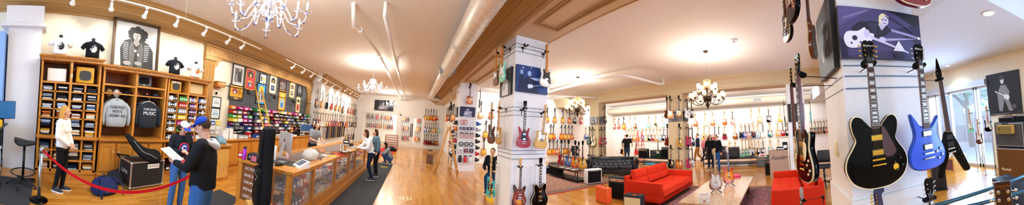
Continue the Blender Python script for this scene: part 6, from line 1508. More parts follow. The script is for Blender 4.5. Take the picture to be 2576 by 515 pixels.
sticker(1020, 498, 'f0d8a8', 'pale round floor sticker nearest in the middle of the aisle'); sticker(1030, 447, 'd8923c', 'orange worn round sticker farther down the aisle'); sticker(966, 420, 'c8b428', 'yellow oval sticker on the runner mat end', .013)
M_steel = mat('brushed_steel', 'a8abb0', .3, .9)
# step ladder
def stepladder(label, loc, rz, h, m, col_lab, steps=7, name='step_ladder'):
    t = thing(name, label, 'ladder', loc, rz)
    for s in (-1, 1):
        MB().tube([(s * .28, -.48, 0), (s * .17, -.02, h)], .026, 4).build('front_rail', m, t); MB().tube([(s * .26, .48, 0), (s * .16, .04, h - .06)], .022, 4).build('rear_rail', m, t)
    for k in range(steps):
        q = (k + 1) / (steps + .6); z = h * q; y = -.48 + .46 * q; w = .27 - .1 * q
        MB().box(-w, w, y - .04, y + .04, z - .012, z + .012).build('step', m, t)
    for k in range(2): z = h * (.25 + .4 * k); MB().box(-.23 + .05 * k, .23 - .05 * k, .48 - .44 * (z / h) - .012, .48 - .44 * (z / h) + .012, z - .02, z + .02).build('brace', m, t)
    MB().box(-.19, .19, -.08, .1, h - .02, h + .02).build('top_cap', m, t)
    return t
M_lad = wood('ladder_pine', 'b47a3a', 'd8a25a', (4, 4, 1), .5, .1)
stepladder('tall wooden step ladder standing against the partition beside the accessory pillar', (1.55, 9.7, 0), R(75), 1.95, M_lad, '')
stepladder('red step ladder in front of the far wall', (13.9, onX(13.9, .5, 1610), 0), R(-80), 2.0, mat('red_fibreglass', 'd83a20', .4), '', name='red_step_ladder')
# small stool and box, low rack in the aisle
def stool(label, loc, seat_z, m_seat, r=.17, name='stool', ring=True):
    t = thing(name, label, 'stool', loc)
    MB().lathe([(r * .9, seat_z - .05), (r, seat_z - .03), (r, seat_z - .01), (r * .85, seat_z)], n=22).build('seat', m_seat, t)
    MB().cyl((0, 0, .1), (0, 0, seat_z - .05), .022, 10).build('column', M_chrome, t)
    for k in range(5):
        a = 2 * PI * k / 5; MB().tube([(0, 0, .1), (.22 * math.cos(a), .22 * math.sin(a), .03)], .012, 6).build('leg', M_black, t)
    if ring: MB().tube([(.17 * math.cos(a), .17 * math.sin(a), seat_z * .35) for a in [2 * PI * k / 20 for k in range(21)]], .008, 6).build('foot_ring', M_chrome, t)
    return t
stool('small black topped round stool by the end wall guitars', (1.2, 14.4, 0), .52, M_black)
small_amp('small_amplifier', 'brown box standing on the floor near the small stool', (1.05, 12.4, 0), .32, .45, .25, mat('brown_tolex', '5a3a26', .6), mat('brown_cloth', '6a4a34', .8), rz=-.2, knobs=0, cat='box')
for i, (x, y, z) in enumerate(((-3.1, 16.0, .55), (-2.6, 14.6, .75), (-2.2, 13.0, .5), (-2.9, 17.4, .62))):
    t = thing('display_table', 'wooden display table, %s of the group before the glazed room' % ORD[i], 'table', (x, y, 0), 0, 'display tables'); MB().box(-.5, .5, -.35, .35, z - .05, z).build('table_top', M_oakl, t)
    for sx in (-.45, .45):
        for sy in (-.3, .3): MB().box(sx - .035, sx + .035, sy - .035, sy + .035, 0, z - .05).build('leg', M_oakl, t)
t = thing('magazine_rack', 'stack of slatted shelves with pinkish boards by the double door', 'rack', (-1.5, 18.0, 0), 0); MB().box(-.5, -.46, -.2, .2, 0, 1.1).build('rack_side', M_oakd, t); MB().box(.46, .5, -.2, .2, 0, 1.1).build('rack_side', M_oakd, t)
for k in range(6): MB().box(-.46, .46, -.2, .2, .1 + .18 * k, .2 + .18 * k).build('board', mat('faded_pink_board', 'b08a80', .7), t)
t = thing('sound_bag', 'black bag slumped on the red rug', 'bag', (-1.4, 16.6, 0)); MB().loft([[(.42 * k * math.cos(a), .2 * k * math.sin(a), z) for a in [2 * PI * i / 16 for i in range(16)]] for k, z in ((.95, 0), (1, .12), (.8, .22), (.4, .3))]).build('bag_body', M_nylon, t); MB().tube([(-.2, 0, .27), (0, 0, .4), (.2, 0, .27)], .015, 6).build('handle', M_nylon, t)
p_ = atY(20.95, 966, 265); picture('canvas_print', 'dark canvas of a guitar player above the glazed room', (p_[0], YE - .012, p_[2]), 0, 1.75, .95, [('6a6a70', blob(-.1, .2, .12, .2, .1)), ('8a8a92', [(-.3, -.4), (-.28, -.05), (-.1, .1), (.12, .02), (.2, -.4)]), ('4a4a50', blob(-.12, .36, .16, .12, .2)), ('c8c8d0', gtr_shape(-.05, -.2, .5, .25, 1.8))], M_black, .0, .05, '14151c', group='concert pictures')
p_ = atX(2.0, 1090, 290)
# ================================================================ things on the floor before the bookcase
t = thing('road_case', 'black road case with aluminium edges and a paper label', 'flight case', (-4.80, 2.18, 0), R(100))
w, d, h = .86, .5, .58
MB().box(-w / 2, w / 2, -d / 2, d / 2, .03, h).build('case_body', M_blkvinyl, t)
al = mat('case_aluminium', 'c8cacc', .3, .8); e = MB()
for x in (-w / 2, w / 2):
    for y in (-d / 2, d / 2): e.box(x - .014, x + .014, y - .014, y + .014, .03, h + .01)
for z in (.03, h - .01):
    for y in (-d / 2, d / 2): e.box(-w / 2 + .014, w / 2 - .014, y - .012, y + .012, z, z + .026)
    for x in (-w / 2, w / 2): e.box(x - .012, x + .012, -d / 2 + .014, d / 2 - .014, z, z + .026)
e.build('edge_trim', al, t)
for x in (-w / 2, w / 2):
    for y in (-d / 2, d / 2):
        for z in (.045, h - .01): MB().ell((x, y, z), .028, 8).build('ball_corner', al, t)
MB().box(-.02, .30, -d / 2 - .016, -d / 2 - .013, .43, .53).build('paper_label', M_label, t)
text('BACKSTAGE', .05, M_black, t, (.14, -d / 2 - .017, .48), (PI / 2, 0, 0), 'label_lettering', .0005)
text('C.M.X.', .10, M_white, t, (-w / 2 - .002, .02, .34), (PI / 2, 0, -PI / 2), 'case_lettering', .0008)
# soft bag slumped over the case
t = thing('soft_guitar_bag', 'long black soft guitar bag slumped over the road case', 'guitar bag', (-4.72, 2.15, .6), 0)
pts = [(-.1, -.38, .52), (.0, -.33, .45), (.06, -.2, .30), (.08, -.05, .18), (.08, .12, .10), (.05, .3, .08), (.03, .36, .05)]
MB().tube(spline(pts, 4, False), [.07 + .10 * min(1, i / 16) for i in range(25)], 14, flat=.55).build('bag_body', M_nylon, t)
MB().tube(spline([(.12, -.3, .44), (.17, -.1, .22), (.2, .1, .14), (.2, .25, .06)], 3, False), .012, 6).build('piping', M_grey, t)
MB().tube([(-.1, -.5, .02), (.0, -.62, .12), (.1, -.35, .1)], .018, 6).build('strap', M_nylon, t)
def backpack(label, loc, rz, col, s=1.):
    t = thing('backpack', label, 'backpack', loc, rz); t.scale = (s, s, s); cm = fabric('pack_cloth_' + col, col, 60, .25)
    def sk(rings): return [[(x, y, z) for x, y, z in r] for r in rings]
    MB().loft([[(c * wv, dv + sn * hv, z) for c, sn in [(math.copysign(abs(math.cos(a)) ** .6, math.cos(a)), math.copysign(abs(math.sin(a)) ** .6, math.sin(a))) for a in [2 * PI * i / 24 for i in range(24)]]] for z, wv, hv, dv in ((0, .23, .14, 0), (.05, .26, .16, 0), (.16, .25, .15, .02), (.23, .2, .11, .04), (.27, .1, .06, .06))]).build('main_bag', cm, t)
    MB().loft([[(c * wv, -.13 + sn * hv, z) for c, sn in [(math.cos(a), math.sin(a)) for a in [2 * PI * i / 16 for i in range(16)]]] for z, wv, hv in ((.02, .17, .05), (.08, .19, .07), (.16, .15, .05), (.18, .08, .03))]).build('front_pocket', cm, t)
    for x in (-.12, .14): MB().tube([(x, .0, .26), (x * 1.3, -.1, .27), (x * 1.9, -.22, .14), (x * 1.8, -.25, .01)], .018, 6, flat=.5).build('strap', cm, t)
    MB().tube([(-.05, .06, .27), (0, .07, .33), (.05, .06, .27)], .01, 6).build('grab_loop', cm, t)
    MB().box(-.1, .1, -.196, -.19, .085, .092).build('zip', M_grey, t)
    return t
q = fl(262, 482); backpack('navy blue backpack lying on the floor in front of the doors', (q[0] + .02, q[1], 0), R(110), '232c56', 1.1)
q = fl(297, 462); backpack('dark grey backpack behind the navy one beside the road case', (q[0] - .1, q[1], 0), R(80), '2e3036', .95)
# belt barrier
def stanchion(label, loc):
    t = thing('stanchion', label, 'barrier post', loc, 0, 'barrier posts')
    MB().lathe([(.17, 0), (.17, .015), (.12, .03), (.04, .04)], n=28).build('base', M_blackg, t)
    MB().cyl((0, 0, .035), (0, 0, .86), .032, 18).build('pole', M_steel, t)
    MB().cyl((0, 0, .86), (0, 0, .97), .036, 18).build('belt_head', M_steel, t)
    return t
s0 = fl(97, 503); s1 = (-2.45, 1.25)
stanchion('steel barrier post at the end of the red belt by the stool', (s0[0], s0[1], 0))
E1 = atX(-2.72, 503, 400)
stanchion('steel barrier post hidden behind the legs of the man in the blue cap', (E1[0], E1[1], 0))
A, B = Vector((s0[0], s0[1], .93)), Vector((E1[0], E1[1], .93))
pts = [A.lerp(B, k / 24) + Vector((0, 0, -.45 * (1 - (2 * k / 24 - 1) ** 2))) for k in range(25)]
m = MB(); dn = Vector((0, 0, 1)); rings = []
for p in pts: rings.append([tuple(p + Vector((0, 0, -.024)) + Vector((.002, -.002, 0))), tuple(p + Vector((0, 0, .024)) + Vector((.002, -.002, 0))), tuple(p + Vector((-.002, .002, .024))), tuple(p + Vector((-.002, .002, -.024)))])
tag(m.loft(rings, 0, False).build('barrier_belt', fabric('red_webbing', 'c4101c', 120, .2)), 'red belt sagging between the two barrier posts', 'belt')
# bar stool with a wide black seat, desk with clutter
t = thing('bar_stool', 'black bar stool with a wide curved seat at the desk', 'stool', (-4.62, -.42, 0), R(60))
MB().loft([[(x, y * (1 - .35 * abs(x) / .26), z + .05 * abs(x / .26) ** 2) for x, y in [(.26 * math.cos(a), .17 * math.sin(a)) for a in [2 * PI * i / 24 for i in range(24)]]] for z in (.84, .87, .91)]).build('seat', M_blkvinyl, t)
MB().cyl((0, 0, .12), (0, 0, .85), .028, 12).build('column', M_black, t)
MB().tube([(.25 * math.cos(a), .25 * math.sin(a), .28) for a in [2 * PI * k / 28 for k in range(29)]], .014, 8).build('foot_ring', M_black, t)
for k in range(5):
    a = 2 * PI * k / 5; g_ = MB().tube([(0, 0, .14), (.2 * math.cos(a), .2 * math.sin(a), .1), (.32 * math.cos(a), .32 * math.sin(a), .06)], .02, 8).build('leg', M_black, t)
    MB().ell((.32 * math.cos(a), .32 * math.sin(a), .03), .03, 8).build('caster', M_black, g_)
t = thing('bar_stool', 'white edged stool seat cut off at the wall end', 'stool', (-4.1, -1.02, 0), 0)
MB().rbox(-.22, .22, -.2, .2, .80, .86, .03).build('seat', mat('pale_grey_vinyl', 'b8bcc0', .5), t); MB().tube([(-.18, -.16, .8), (-.24, -.2, 0)], .012, 6).build('leg', M_chrome, t); MB().tube([(.18, -.16, .8), (.24, -.2, 0)], .012, 6).build('leg', M_chrome, t); MB().tube([(-.18, .16, .8), (-.24, .2, 0)], .012, 6).build('leg', M_chrome, t); MB().tube([(.18, .16, .8), (.24, .2, 0)], .012, 6).build('leg', M_chrome, t)
t = thing('desk', 'black standing desk with clutter at the wall end', 'desk', (-4.75, -1.5, 0), 0)
MB().rbox(-.45, .6, -.6, .62, 1.14, 1.18, .01).build('desk_top', M_black, t)
for x in (-.4, .5): MB().box(x - .03, x + .03, -.5, .5, 0, .05).box(x - .03, x + .03, -.04, .04, .05, 1.14).build('leg', M_black, t)
MB().box(-.42, -.4, -.5, .5, .5, 1.1).build('modesty_panel', M_black, t)
monitor('black computer screen on the standing desk at the wall end', (-4.78, -.98, 1.18), R(118), .66, .38, silver=False, screen='2a5a8a')
for i, (x, y, cn, w, h, k) in enumerate(((-4.55, -.93, 'red', .07, .12, 'tube'), (-4.62, -.92, 'yellow', .08, .14, 'box'), (-4.4, -1.0, 'white', .2, .02, 'box'), (-4.3, -1.05, 'blue', .1, .06, 'box'), (-4.45, -1.15, 'orange', .06, .05, 'box'), (-4.35, -1.2, 'white', .16, .03, 'box'), (-4.7, -.95, 'black', .06, .2, 'tube'))):
    pack((x, y, 1.181), R(40), cn, w, h, .1, k, '%s odd item, %s among the clutter on the standing desk' % (cn, ORD[i]), 'clutter on the standing desk', 'desk_item', 'desk item')
m = []
for i in range(9):
    a = random.uniform(-.3, .3); y = -.86 - .06 * i; pts = [(-4.5 + .05 * i, y, 1.14), (-4.45 + a * .5, y - .05, .85), (-4.6 + a, y + .05, .5), (-4.4 + a * .6, y, .3), (-4.7 + a, y + .02, .02)]
    o = MB().tube(spline(pts, 5, False), .006, 5).build('cable', [M_black, M_grey, M_white][i % 3]); tag(o, '%s cable, %s of the tangle hanging under the standing desk' % (['black', 'grey', 'white'][i % 3], ORD[i]), 'cable', 'cables under the desk')
small_amp('small_amplifier', 'grey boxy amplifier on the floor under the standing desk', (-5.42, -1.5, 0), .5, .5, .3, M_gvinyl, M_gcloth, rz=PI / 2, knobs=3)
# ================================================================ sofa room
def m_rug(cols, sc):
    def f(nt, b, c):
        v = tex(nt, (sc, sc, 1))
        vo = nt.nodes.new('ShaderNodeTexVoronoi'); vo.inputs['Scale'].default_value = 2.6; nt.links.new(v, vo.inputs['Vector'])
        n = noise(nt, v, 7, 6, .75, .8)
        a = ramp(nt, n, ((.34, cols[0]), (.44, cols[1]), (.5, cols[2]), (.56, cols[3]), (.66, cols[0])), 'CONSTANT')
        a2 = ramp(nt, vo.outputs['Distance'], ((.0, cols[2]), (.25, cols[0]), (.5, cols[1])), 'CONSTANT')
        nt.links.new(mixc(nt, .45, a, a2), b.inputs['Base Color']); bump(nt, b, n, .3, .006)
    return f
M_rug1 = mat('faded_red_rug', 'a8493a', .95, build=m_rug(('a03a2c', '6a4a3a', 'c8a888', '3a3434'), 3))
M_rug2 = mat('crimson_rug', '8a2434', .95, build=m_rug(('8e1c2c', '3c2a48', 'c89a8c', '5a1420'), 4))
M_rugb = mat('dark_rug_border', '4a3434', .95, build=m_rug(('4a2c2c', '8a6a50', '2a2430', 'a88868'), 8))
M_rugr = fabric('red_rug_edge', 'a8202a', 60)
def rug(x0, x1, y0, y1, m, label):
    t = thing('patterned_rug', label, 'rug', (0, 0, 0))
    MB().box(x0 + .35, x1 - .35, y0 + .35, y1 - .35, .001, .012).build('field', m, t)
    b = MB()
    def fr(mb, a, c): mb.box(x0 + a, x1 - a, y0 + a, y0 + c, .001, .011).box(x0 + a, x1 - a, y1 - c, y1 - a, .001, .011).box(x0 + a, x0 + c, y0 + c, y1 - c, .001, .011).box(x1 - c, x1 - a, y0 + c, y1 - c, .001, .011); return mb
    fr(MB(), .05, .35).build('border', M_rugb, t); fr(MB(), 0, .05).build('edge_binding', M_rugr, t)
rug(3.4, 7.75, 6.1, 9.8, M_rug1, 'worn red and sand patterned rug under the leather sofa group')
rug(5.0, 7.85, .0, 3.3, M_rug2, 'crimson patterned rug under the long low table')
# tufted black chesterfield
M_leather = mat('dark_blue_black_leather', '161a22', .32, coat=.25)
def tuft_pts(w, h, nx, nz):
    return [(-w / 2 + w * (i + .5 + .5 * (j % 2)) / nx, h * (j + .5) / nz) for j in range(nz) for i in range(nx - (j % 2))]
def tufted(w, h, nx, nz, depth, R_=.0, res=.035):
    """a quilted sheet in the x-z plane bulging towards -y"""
    T = tuft_pts(w, h, nx, nz); m = MB(); a = int(w / res); b = int(h / res); vs = []; fs = []
    for j in range(b + 1):
        for i in range(a + 1):
            x = -w / 2 + w * i / a; z = h * j / b; d = min(math.hypot(x - p[0], (z - p[1]) * .9) for p in T); k = min(1, d / (w / nx * .5))
            vs.append((x, -depth * (k ** .6), z))
    for j in range(b):
        for i in range(a): fs.append((j * (a + 1) + i, j * (a + 1) + i + 1, (j + 1) * (a + 1) + i + 1, (j + 1) * (a + 1) + i))
    return m.add(vs, fs, 0, True)
t = thing('leather_sofa', 'dark buttoned leather sofa with rolled arms on the patterned rug', 'sofa', (8.3, 7.15, 0), R(-50))
W, D, Hh = 2.35, .95, .76
MB().rbox(-W / 2 + .1, W / 2 - .1, -D / 2 + .05, D / 2 - .05, .1, .3, .03).build('base', M_leather, t)
for k in range(3):
    w3 = (W - .5) / 3; MB().rbox(-W / 2 + .25 + w3 * k + .005, -W / 2 + .25 + w3 * (k + 1) - .005, -D / 2 + .02, D / 2 - .25, .3, .46, .05).build('seat_cushion', M_leather, t)
bk = MB(); q = tufted(W - .3, .36, 9, 3, .05); bk.add([(x, y + D / 2 - .2 + z * .25, z + .42) for x, y, z in q.v], q.f, 0, True)
bk.rbox(-W / 2 + .05, W / 2 - .05, D / 2 - .18, D / 2, .12, .68, .04)
bk.build('backrest', M_leather, t)
MB().cyl((-W / 2 + .02, D / 2 - .08, .70), (W / 2 - .02, D / 2 - .08, .70), .10, 18).build('back_roll', M_leather, t)
for s in (-1, 1):
    a = MB().rbox(s * (W / 2 - .22), s * (W / 2), -D / 2 + .02, D / 2 - .05, .1, .62, .04); a.build('armrest', M_leather, t)
    MB().cyl((s * (W / 2 - .08), -D / 2, .62), (s * (W / 2 - .08), D / 2 - .02, .68), .13, 18).build('arm_roll', M_leather, t)
    st = MB()
    for k in range(12): u = PI * 1.6 * k / 12 - .6; st.ell((s * (W / 2 - .08) + .12 * math.cos(u), -D / 2 - .003, .62 + .12 * math.sin(u)), .009, 6)
    st.build('stud_trim', M_gold, t)
    MB().cyl((s * (W / 2 - .15), -D / 2 + .1, 0), (s * (W / 2 - .15), -D / 2 + .1, .1), .035, 8).build('foot', M_oakd, t)
    MB().cyl((s * (W / 2 - .15), D / 2 - .1, 0), (s * (W / 2 - .15), D / 2 - .1, .1), .035, 8).build('foot', M_oakd, t)
# iron coffee table with guitars
t = thing('coffee_table', 'long low iron framed table with a wooden top holding five guitars', 'table', (0, 0, 0))
x0, x1, y0, y1, zt = 5.92, 6.62, 6.85, 8.75, .45
MB().box(x0, x1, y0, y1, zt - .03, zt).build('table_top', wood('dark_walnut_top', '3a2418', '5a3a24', (3, .6, 1)), t)
for x in (x0 + .02, x1 - .02):
    for y in (y0 + .02, (y0 + y1) / 2, y1 - .02): MB().box(x - .014, x + .014, y - .014, y + .014, .012, zt - .03).build('leg', M_iron, t)
f = MB()
for x in (x0 + .02, x1 - .02): f.box(x - .01, x + .01, y0 + .034, y1 - .034, .06, .08).box(x - .01, x + .01, y0 + .034, y1 - .034, zt - .06, zt - .032)
f.build('frame', M_iron, t); MB().box(x0 + .03, x1 - .03, y0 + .05, y1 - .05, .08, .09).build('wire_shelf', M_iron, t)
def gstand(loc, rz, h, label, group=None, s=1.):
    t = thing('guitar_stand', label, 'guitar stand', loc, rz, group); t.scale = (s, s, s)
    MB().tube([(0, .10, .05), (0, .06, h)], .011, 8).build('upright', M_black, t)
    for a in (-1, 1): MB().tube([(0, .09, .07), (a * .13, -.17, .008)], .010, 6).build('leg', M_black, t)
    MB().tube([(0, .09, .07), (0, .26, .008)], .010, 6).build('leg', M_black, t)
    for a in (-1, 1): MB().tube([(0, .09, .09), (a * .1, .06, .06), (a * .11, -.06, .07), (a * .11, -.075, .11)], .009, 6).build('cradle_arm', M_black, t)
    MB().tube([(-.04, .0, h + .01), (-.03, .06, h), (.03, .06, h), (.04, .0, h + .01)], .01, 6).build('neck_rest', M_pad, t)
    return t
GS = 'guitars standing on the iron coffee table'
for px, col, hd in ((1412, 'crimson', 'dark red'), (1430, 'blue burst', 'blue'), (1447, 'orange sunburst', 'red orange'), (1466, 'amber', 'amber')):
    y = onX(6.25, .6, px); s_ = gstand((6.25, y, .45), R(-75), .52, 'black stand of the %s guitar on the iron table' % hd, 'stands on the iron table')
    guitar('single', col, (6.25, y, 1.43), R(-62), hd + ' flame topped guitar standing on the iron coffee table', GS, 1, 1.1)
guitar('sg', 'silver', (6.45, onX(6.45, .8, 1456), 1.38), R(-75), 'silver fronted guitar standing behind the row on the iron table', GS, 1, 1.08)
for i in range(3): pack((6.0, 7.3 + .38 * i, .451), R(80), 'white', .2, .006, .28, 'box', 'leaflet, %s of those lying on the iron table' % ORD[i], 'leaflets on the iron table', 'leaflet', 'leaflet')
t_ = small_amp('guitar_amplifier', 'white amplifier with a black grille at the end of the iron table', (6.42, 6.52, .012), .66, .53, .26, mat('white_vinyl', 'efefec', .5), M_bcloth, rz=R(-14), knobs=0)
MB().box(-.2, .2, -.138, -.13, .455, .48).build('control_panel', M_grey, t_)
small_amp('guitar_amplifier', 'black amplifier with a round blue badge behind the iron table', (6.45, 9.0, .012), .7, .5, .28, M_blkvinyl, M_bcloth, rz=R(-40), knobs=3)
small_amp('guitar_amplifier', 'low black amplifier head on the floor left of the iron table', (5.95, 9.35, .012), .6, .35, .28, M_blkvinyl, M_bcloth, rz=R(-30), knobs=3)
# amplifiers round the leather sofa
M_tweed = fabric('tweed_cloth', 'c8a460', 200, .3); M_orange = mat('orange_vinyl', 'e4581c', .5); M_cyan = mat('cyan_vinyl', '2ea8d8', .45)
small_amp('guitar_amplifier', 'tan tweed amplifier beside the arm of the leather sofa', (9.25, 5.8, 0), .5, .42, .25, M_tweed, mat('brown_grille', '6a4a30', .8), rz=R(-70))
small_amp('guitar_amplifier', 'bright blue amplifier standing on the far side of the tweed one', (10.1, 6.2, 0), .45, .4, .25, M_cyan, M_cyan, rz=R(-60), knobs=0)
small_amp('guitar_amplifier', 'orange amplifier behind the back of the near red sofa', (7.2, 4.75, 0), .62, .52, .25, M_orange, M_orange, rz=R(170), knobs=3)
small_amp('guitar_amplifier', 'black amplifier head on end behind the near red sofa', (5.5, 4.5, 0), .55, .62, .25, M_blkvinyl, M_bcloth, rz=R(-80), knobs=3)
small_amp('speaker_cabinet', 'orange cabinet edge on the floor at the corner of the red sofa', (4.9, 4.55, 0), .5, .42, .2, M_orange, M_orange, rz=R(-100), knobs=0, cat='speaker')
a_ = small_amp('guitar_amplifier', 'black topped amplifier with a cream grille against the red sofa arm', (4.62, 3.3, 0), .46, .45, .25, mat('navy_black_vinyl', '10182a', .5), fabric('cream_grille', 'e0cfa0', 200, .15), rz=R(-78), knobs=0)
MB().box(-.22, .22, -.12, .12, .45, .462).build('top_mat', M_blkvinyl, a_); MB().box(-.02, .08, -.08, -.02, .462, .466).build('price_tag', M_orange, a_); MB().prism(circ(0, .2, .02, .016, 10), -.140, -.13).build('badge', M_gold, a_)
# red sofas
M_red = fabric('red_velvet', 'cc2c0e', 30, .12, .8); M_leg = wood('sofa_leg_wood', '3a2014', '6a3a20')
def red_sofa(loc, rz, W, label, n=3, D=1.18, rightlow=True):
    t = thing('red_sofa', label, 'sofa', loc, rz, 'red sofas')
    MB().rbox(-W / 2, W / 2, 0, D, .13, .30, .02).build('base', M_red, t)
    cw = (W - .30) / n
    for k in range(n):
        xa = -W / 2 + .15 + cw * k
        c = MB(); res = 14
        def cush(wd, dp, hgt, nx, ny, R_=.05):
            vs = []; fs = []; T = [(wd * (i + 1) / (nx + 1), dp * (j + 1) / (ny + 1)) for i in range(nx) for j in range(ny)]; a = 22
            for j in range(a + 1):
                for i in range(a + 1):
                    x, y = wd * i / a, dp * j / a; e = min(x, wd - x, y, dp - y); z = hgt - R_ * (1 - min(1, e / R_)) ** 2
                    dd = min(math.hypot(x - p[0], y - p[1]) for p in T); z -= .028 * max(0, 1 - dd / .075) ** 1.3 
                    z -= .010 * max(0, 1 - min(abs(y - p[1]) for p in T) / .03); vs.append((x, y, z))
            for j in range(a):
                for i in range(a): fs.append((j * (a + 1) + i, j * (a + 1) + i + 1, (j + 1) * (a + 1) + i + 1, (j + 1) * (a + 1) + i))
            b0 = len(vs); per = [i for i in range(a + 1)] + [(j) * (a + 1) + a for j in range(1, a + 1)] + [a * (a + 1) + i for i in range(a - 1, -1, -1)] + [j * (a + 1) for j in range(a - 1, 0, -1)]
            low = [(vs[i][0], vs[i][1], 0.) for i in per]; vs += low; m_ = len(per)
            for i in range(m_): fs.append((per[i], b0 + i, b0 + (i + 1) % m_, per[(i + 1) % m_]))
            fs.append(tuple(b0 + i for i in range(m_))); return vs, fs
        vs, fs = cush(cw - .01, D - .36, .16, 3, 2)
        MB().add([(xa + v[0] + .005, v[1] - .03, v[2] + .295) for v in vs], fs, 0, True).build('seat_cushion', M_red, t)
        vs, fs = cush(cw - .01, .46, .14, 3, 1)
        an = R(104); MB().add([(xa + v[0] + .005, D - .24 - v[2] * 1.0 + v[1] * .22, .43 + v[1] * .95) for v in vs], [f[::-1] for f in fs], 0, True).build('back_cushion', M_red, t)
    MB().rbox(-W / 2 + .02, W / 2 - .02, D - .12, D, .28, .72, .03).build('backrest', M_red, t)
    for s in (-1, 1): MB().rbox(s * (W / 2 - .14), s * (W / 2), .0, D - .05, .28, .62, .02).build('armrest', M_red, t)
    for x in (-W / 2 + .15, W / 2 - .15):
        for y in (.12, D - .12): MB().cyl((x, y, 0), (x, y, .13), .018, 8, r2=.026).build('leg', M_leg, t)
    return t
red_sofa((6.35, 2.92, 0), 0, 2.25, 'red velvet sofa with three buttoned cushions beside the black amplifier')
red_sofa((5.95, .22, 0), PI, 2.15, 'red velvet sofa turned towards the table under the hanging guitars', D=1.12)
# long table
t = thing('low_table', 'long pale wood low table between the two red sofas', 'table', (0, 0, 0))
M_tt = wood('pale_maple_table', '9a6a44', 'c8a888', (.8, 4, 1), .18, .5)
MB().rbox(4.62, 7.38, .86, 2.16, .385, .43, .008).build('table_top', M_tt, t)
for x in (4.8, 6.98):
    for y in (1.0, 2.02): MB().box(x - .045, x + .045, y - .045, y + .045, .012, .385).build('leg', M_leg, t)
for px, py, kind, col, lab, pg, z in ((1801, 478, 'strat', 'lilac burst', 'pale violet and brown double-horned guitar on a stand on the long table', 'pearl', 1.38), (1834, 462, 'strat', 'orange sunburst', 'flame orange double-horned guitar on a stand on the long table', 'none', 1.38)):
    q = fl(px, py, .46); gstand((q[0], q[1], .43), R(-70), .55, 'black stand under the ' + lab.split(' on a')[0], 'stands on the long table', 1.0)
    g = guitar(kind, col, (q[0], q[1], 1.30), R(-62), lab, 'guitars on the long table', 0, 1., neck='maple' if 'violet' in lab else 'rose', pg=pg)
q = fl(1778, 510, .43)
t = thing('table_sign', 'white card sign standing on the long table', 'sign', (q[0], q[1] + .05, .43), R(-60)); t.rotation_euler = (R(-14), 0, R(-62))
MB().rbox(-.125, .125, -.004, .004, 0, .19, .003).build('card', M_label, t)
MB().box(-.08, .08, -.0055, -.0045, .165, .172).build('heading_line', mat('sign_red', 'd0505a', .5), t)
for x in (-.055, .055): MB().box(x - .035, x + .035, -.0055, -.0045, .068, .072).build('caption_line', M_black, t)
b = MB().prism(circ(0, .035, .03, .016, 14), -.0058, -.0045); b.build('round_emblem', mat('sign_red', 'd0505a', .5), t)
q = fl(1850, 444, .43); t = thing('leaflet_box', 'pink and white box lying at the back of the long table', 'box', (q[0], q[1] - .05, .43), R(20)); MB().box(-.18, .18, -.1, .1, 0, .06).build('box_body', mat('hot_pink', 'd8285a', .4), t); MB().box(-.12, .1, -.101, -.1, .015, .045).build('printed_panel', M_white, t); 
# amplifiers for sale on steel racks
def rack(label, x0, x1, y0, y1, z, loc=(0, 0, 0)):
    t = thing('steel_rack', label, 'rack', loc, 0, 'low amplifier racks')
    for zz in (z, .16): MB().box(x0, x1, y0, y1, zz - .03, zz).build('rack_deck', M_iron, t)
    for x in (x0 + .03, x1 - .03):
        for y in (y0 + .03, y1 - .03): MB().box(x - .02, x + .02, y - .02, y + .02, 0, z - .03).build('leg', M_iron, t)
rack('low black rack of amplifiers behind the leather sofa', 11.9, 12.9, 5.3, 8.4, .42)
rack('low black rack of amplifiers in front of the blue guitars', 12.1, 13.1, 1.15, 4.1, .42)
k = 0
AM = 'amplifiers for sale'
for (x, y, z, w, h, b, g, lb) in ((12.3, 8.0, .42, .62, .52, M_blkvinyl, M_bcloth, 'black amplifier at the ladder end of the rack behind the leather sofa'), (12.7, 7.35, .42, .7, .42, M_blkvinyl, M_gcloth, 'wide black amplifier second on the rack behind the leather sofa'), (12.7, 6.6, .42, .62, .62, M_blkvinyl, M_bcloth, 'tall black amplifier third on the rack behind the leather sofa'), (12.4, 5.75, .42, .55, .4, M_blkvinyl, M_bcloth, 'small black amplifier nearest the pillar on the sofa rack'),
    (12.2, 5.05, 0, .5, .42, mat('beige_vinyl', 'c8bca4', .6), mat('maroon_grille', '4a2428', .8), 'beige amplifier with a maroon grille on the floor by the pillar'),
    (12.5, 3.75, .42, .6, .5, M_blkvinyl, M_gcloth, 'dark amplifier at the person end of the blue guitar rack'), (12.3, 3.1, .42, .56, .42, M_gvinyl, M_gcloth, 'grey amplifier second on the blue guitar rack'), (12.75, 2.5, .42, .6, .55, M_blkvinyl, M_gcloth, 'dark amplifier third on the blue guitar rack'),
    (11.85, .85, 0, .62, .46, M_gvinyl, mat('grey_cloth', '6a6e74', .9), 'grey amplifier with an oval badge on the floor before the far wall'), (12.4, .62, 0, .6, .5, M_blkvinyl, M_bcloth, 'black amplifier behind the grey one with the oval badge'), (9.75, .42, 0, .42, .62, M_blkvinyl, M_bcloth, 'tall black amplifier standing alone on the open floor'),
    (9.2, 8.0, .0, .7, .62, M_tweed, M_tancloth, 'tan amplifier behind the back of the leather sofa'), (10.0, 7.9, 0, .9, .55, M_blkvinyl, M_gcloth, 'long black amplifier behind the back of the leather sofa')):
    small_amp('guitar_amplifier', lb, (x, y, z), w, h, .3, b, g, rz=-PI / 2 + random.uniform(-.12, .12), knobs=3, group=AM)
small_amp('guitar_amplifier', 'small amplifier stacked on top of the grey one on the blue guitar rack', (12.35, 3.1, .84 + .01), .5, .22, .26, M_blkvinyl, M_gcloth, rz=-PI / 2, knobs=3, group=AM)
o = MB().box(-.2, .2, -.12, .12, 0, .14).build('notice_card', M_label, None, (11.85, .85, .49), -PI / 2); tag(o, 'white card with red print lying on the grey amplifier', 'card')
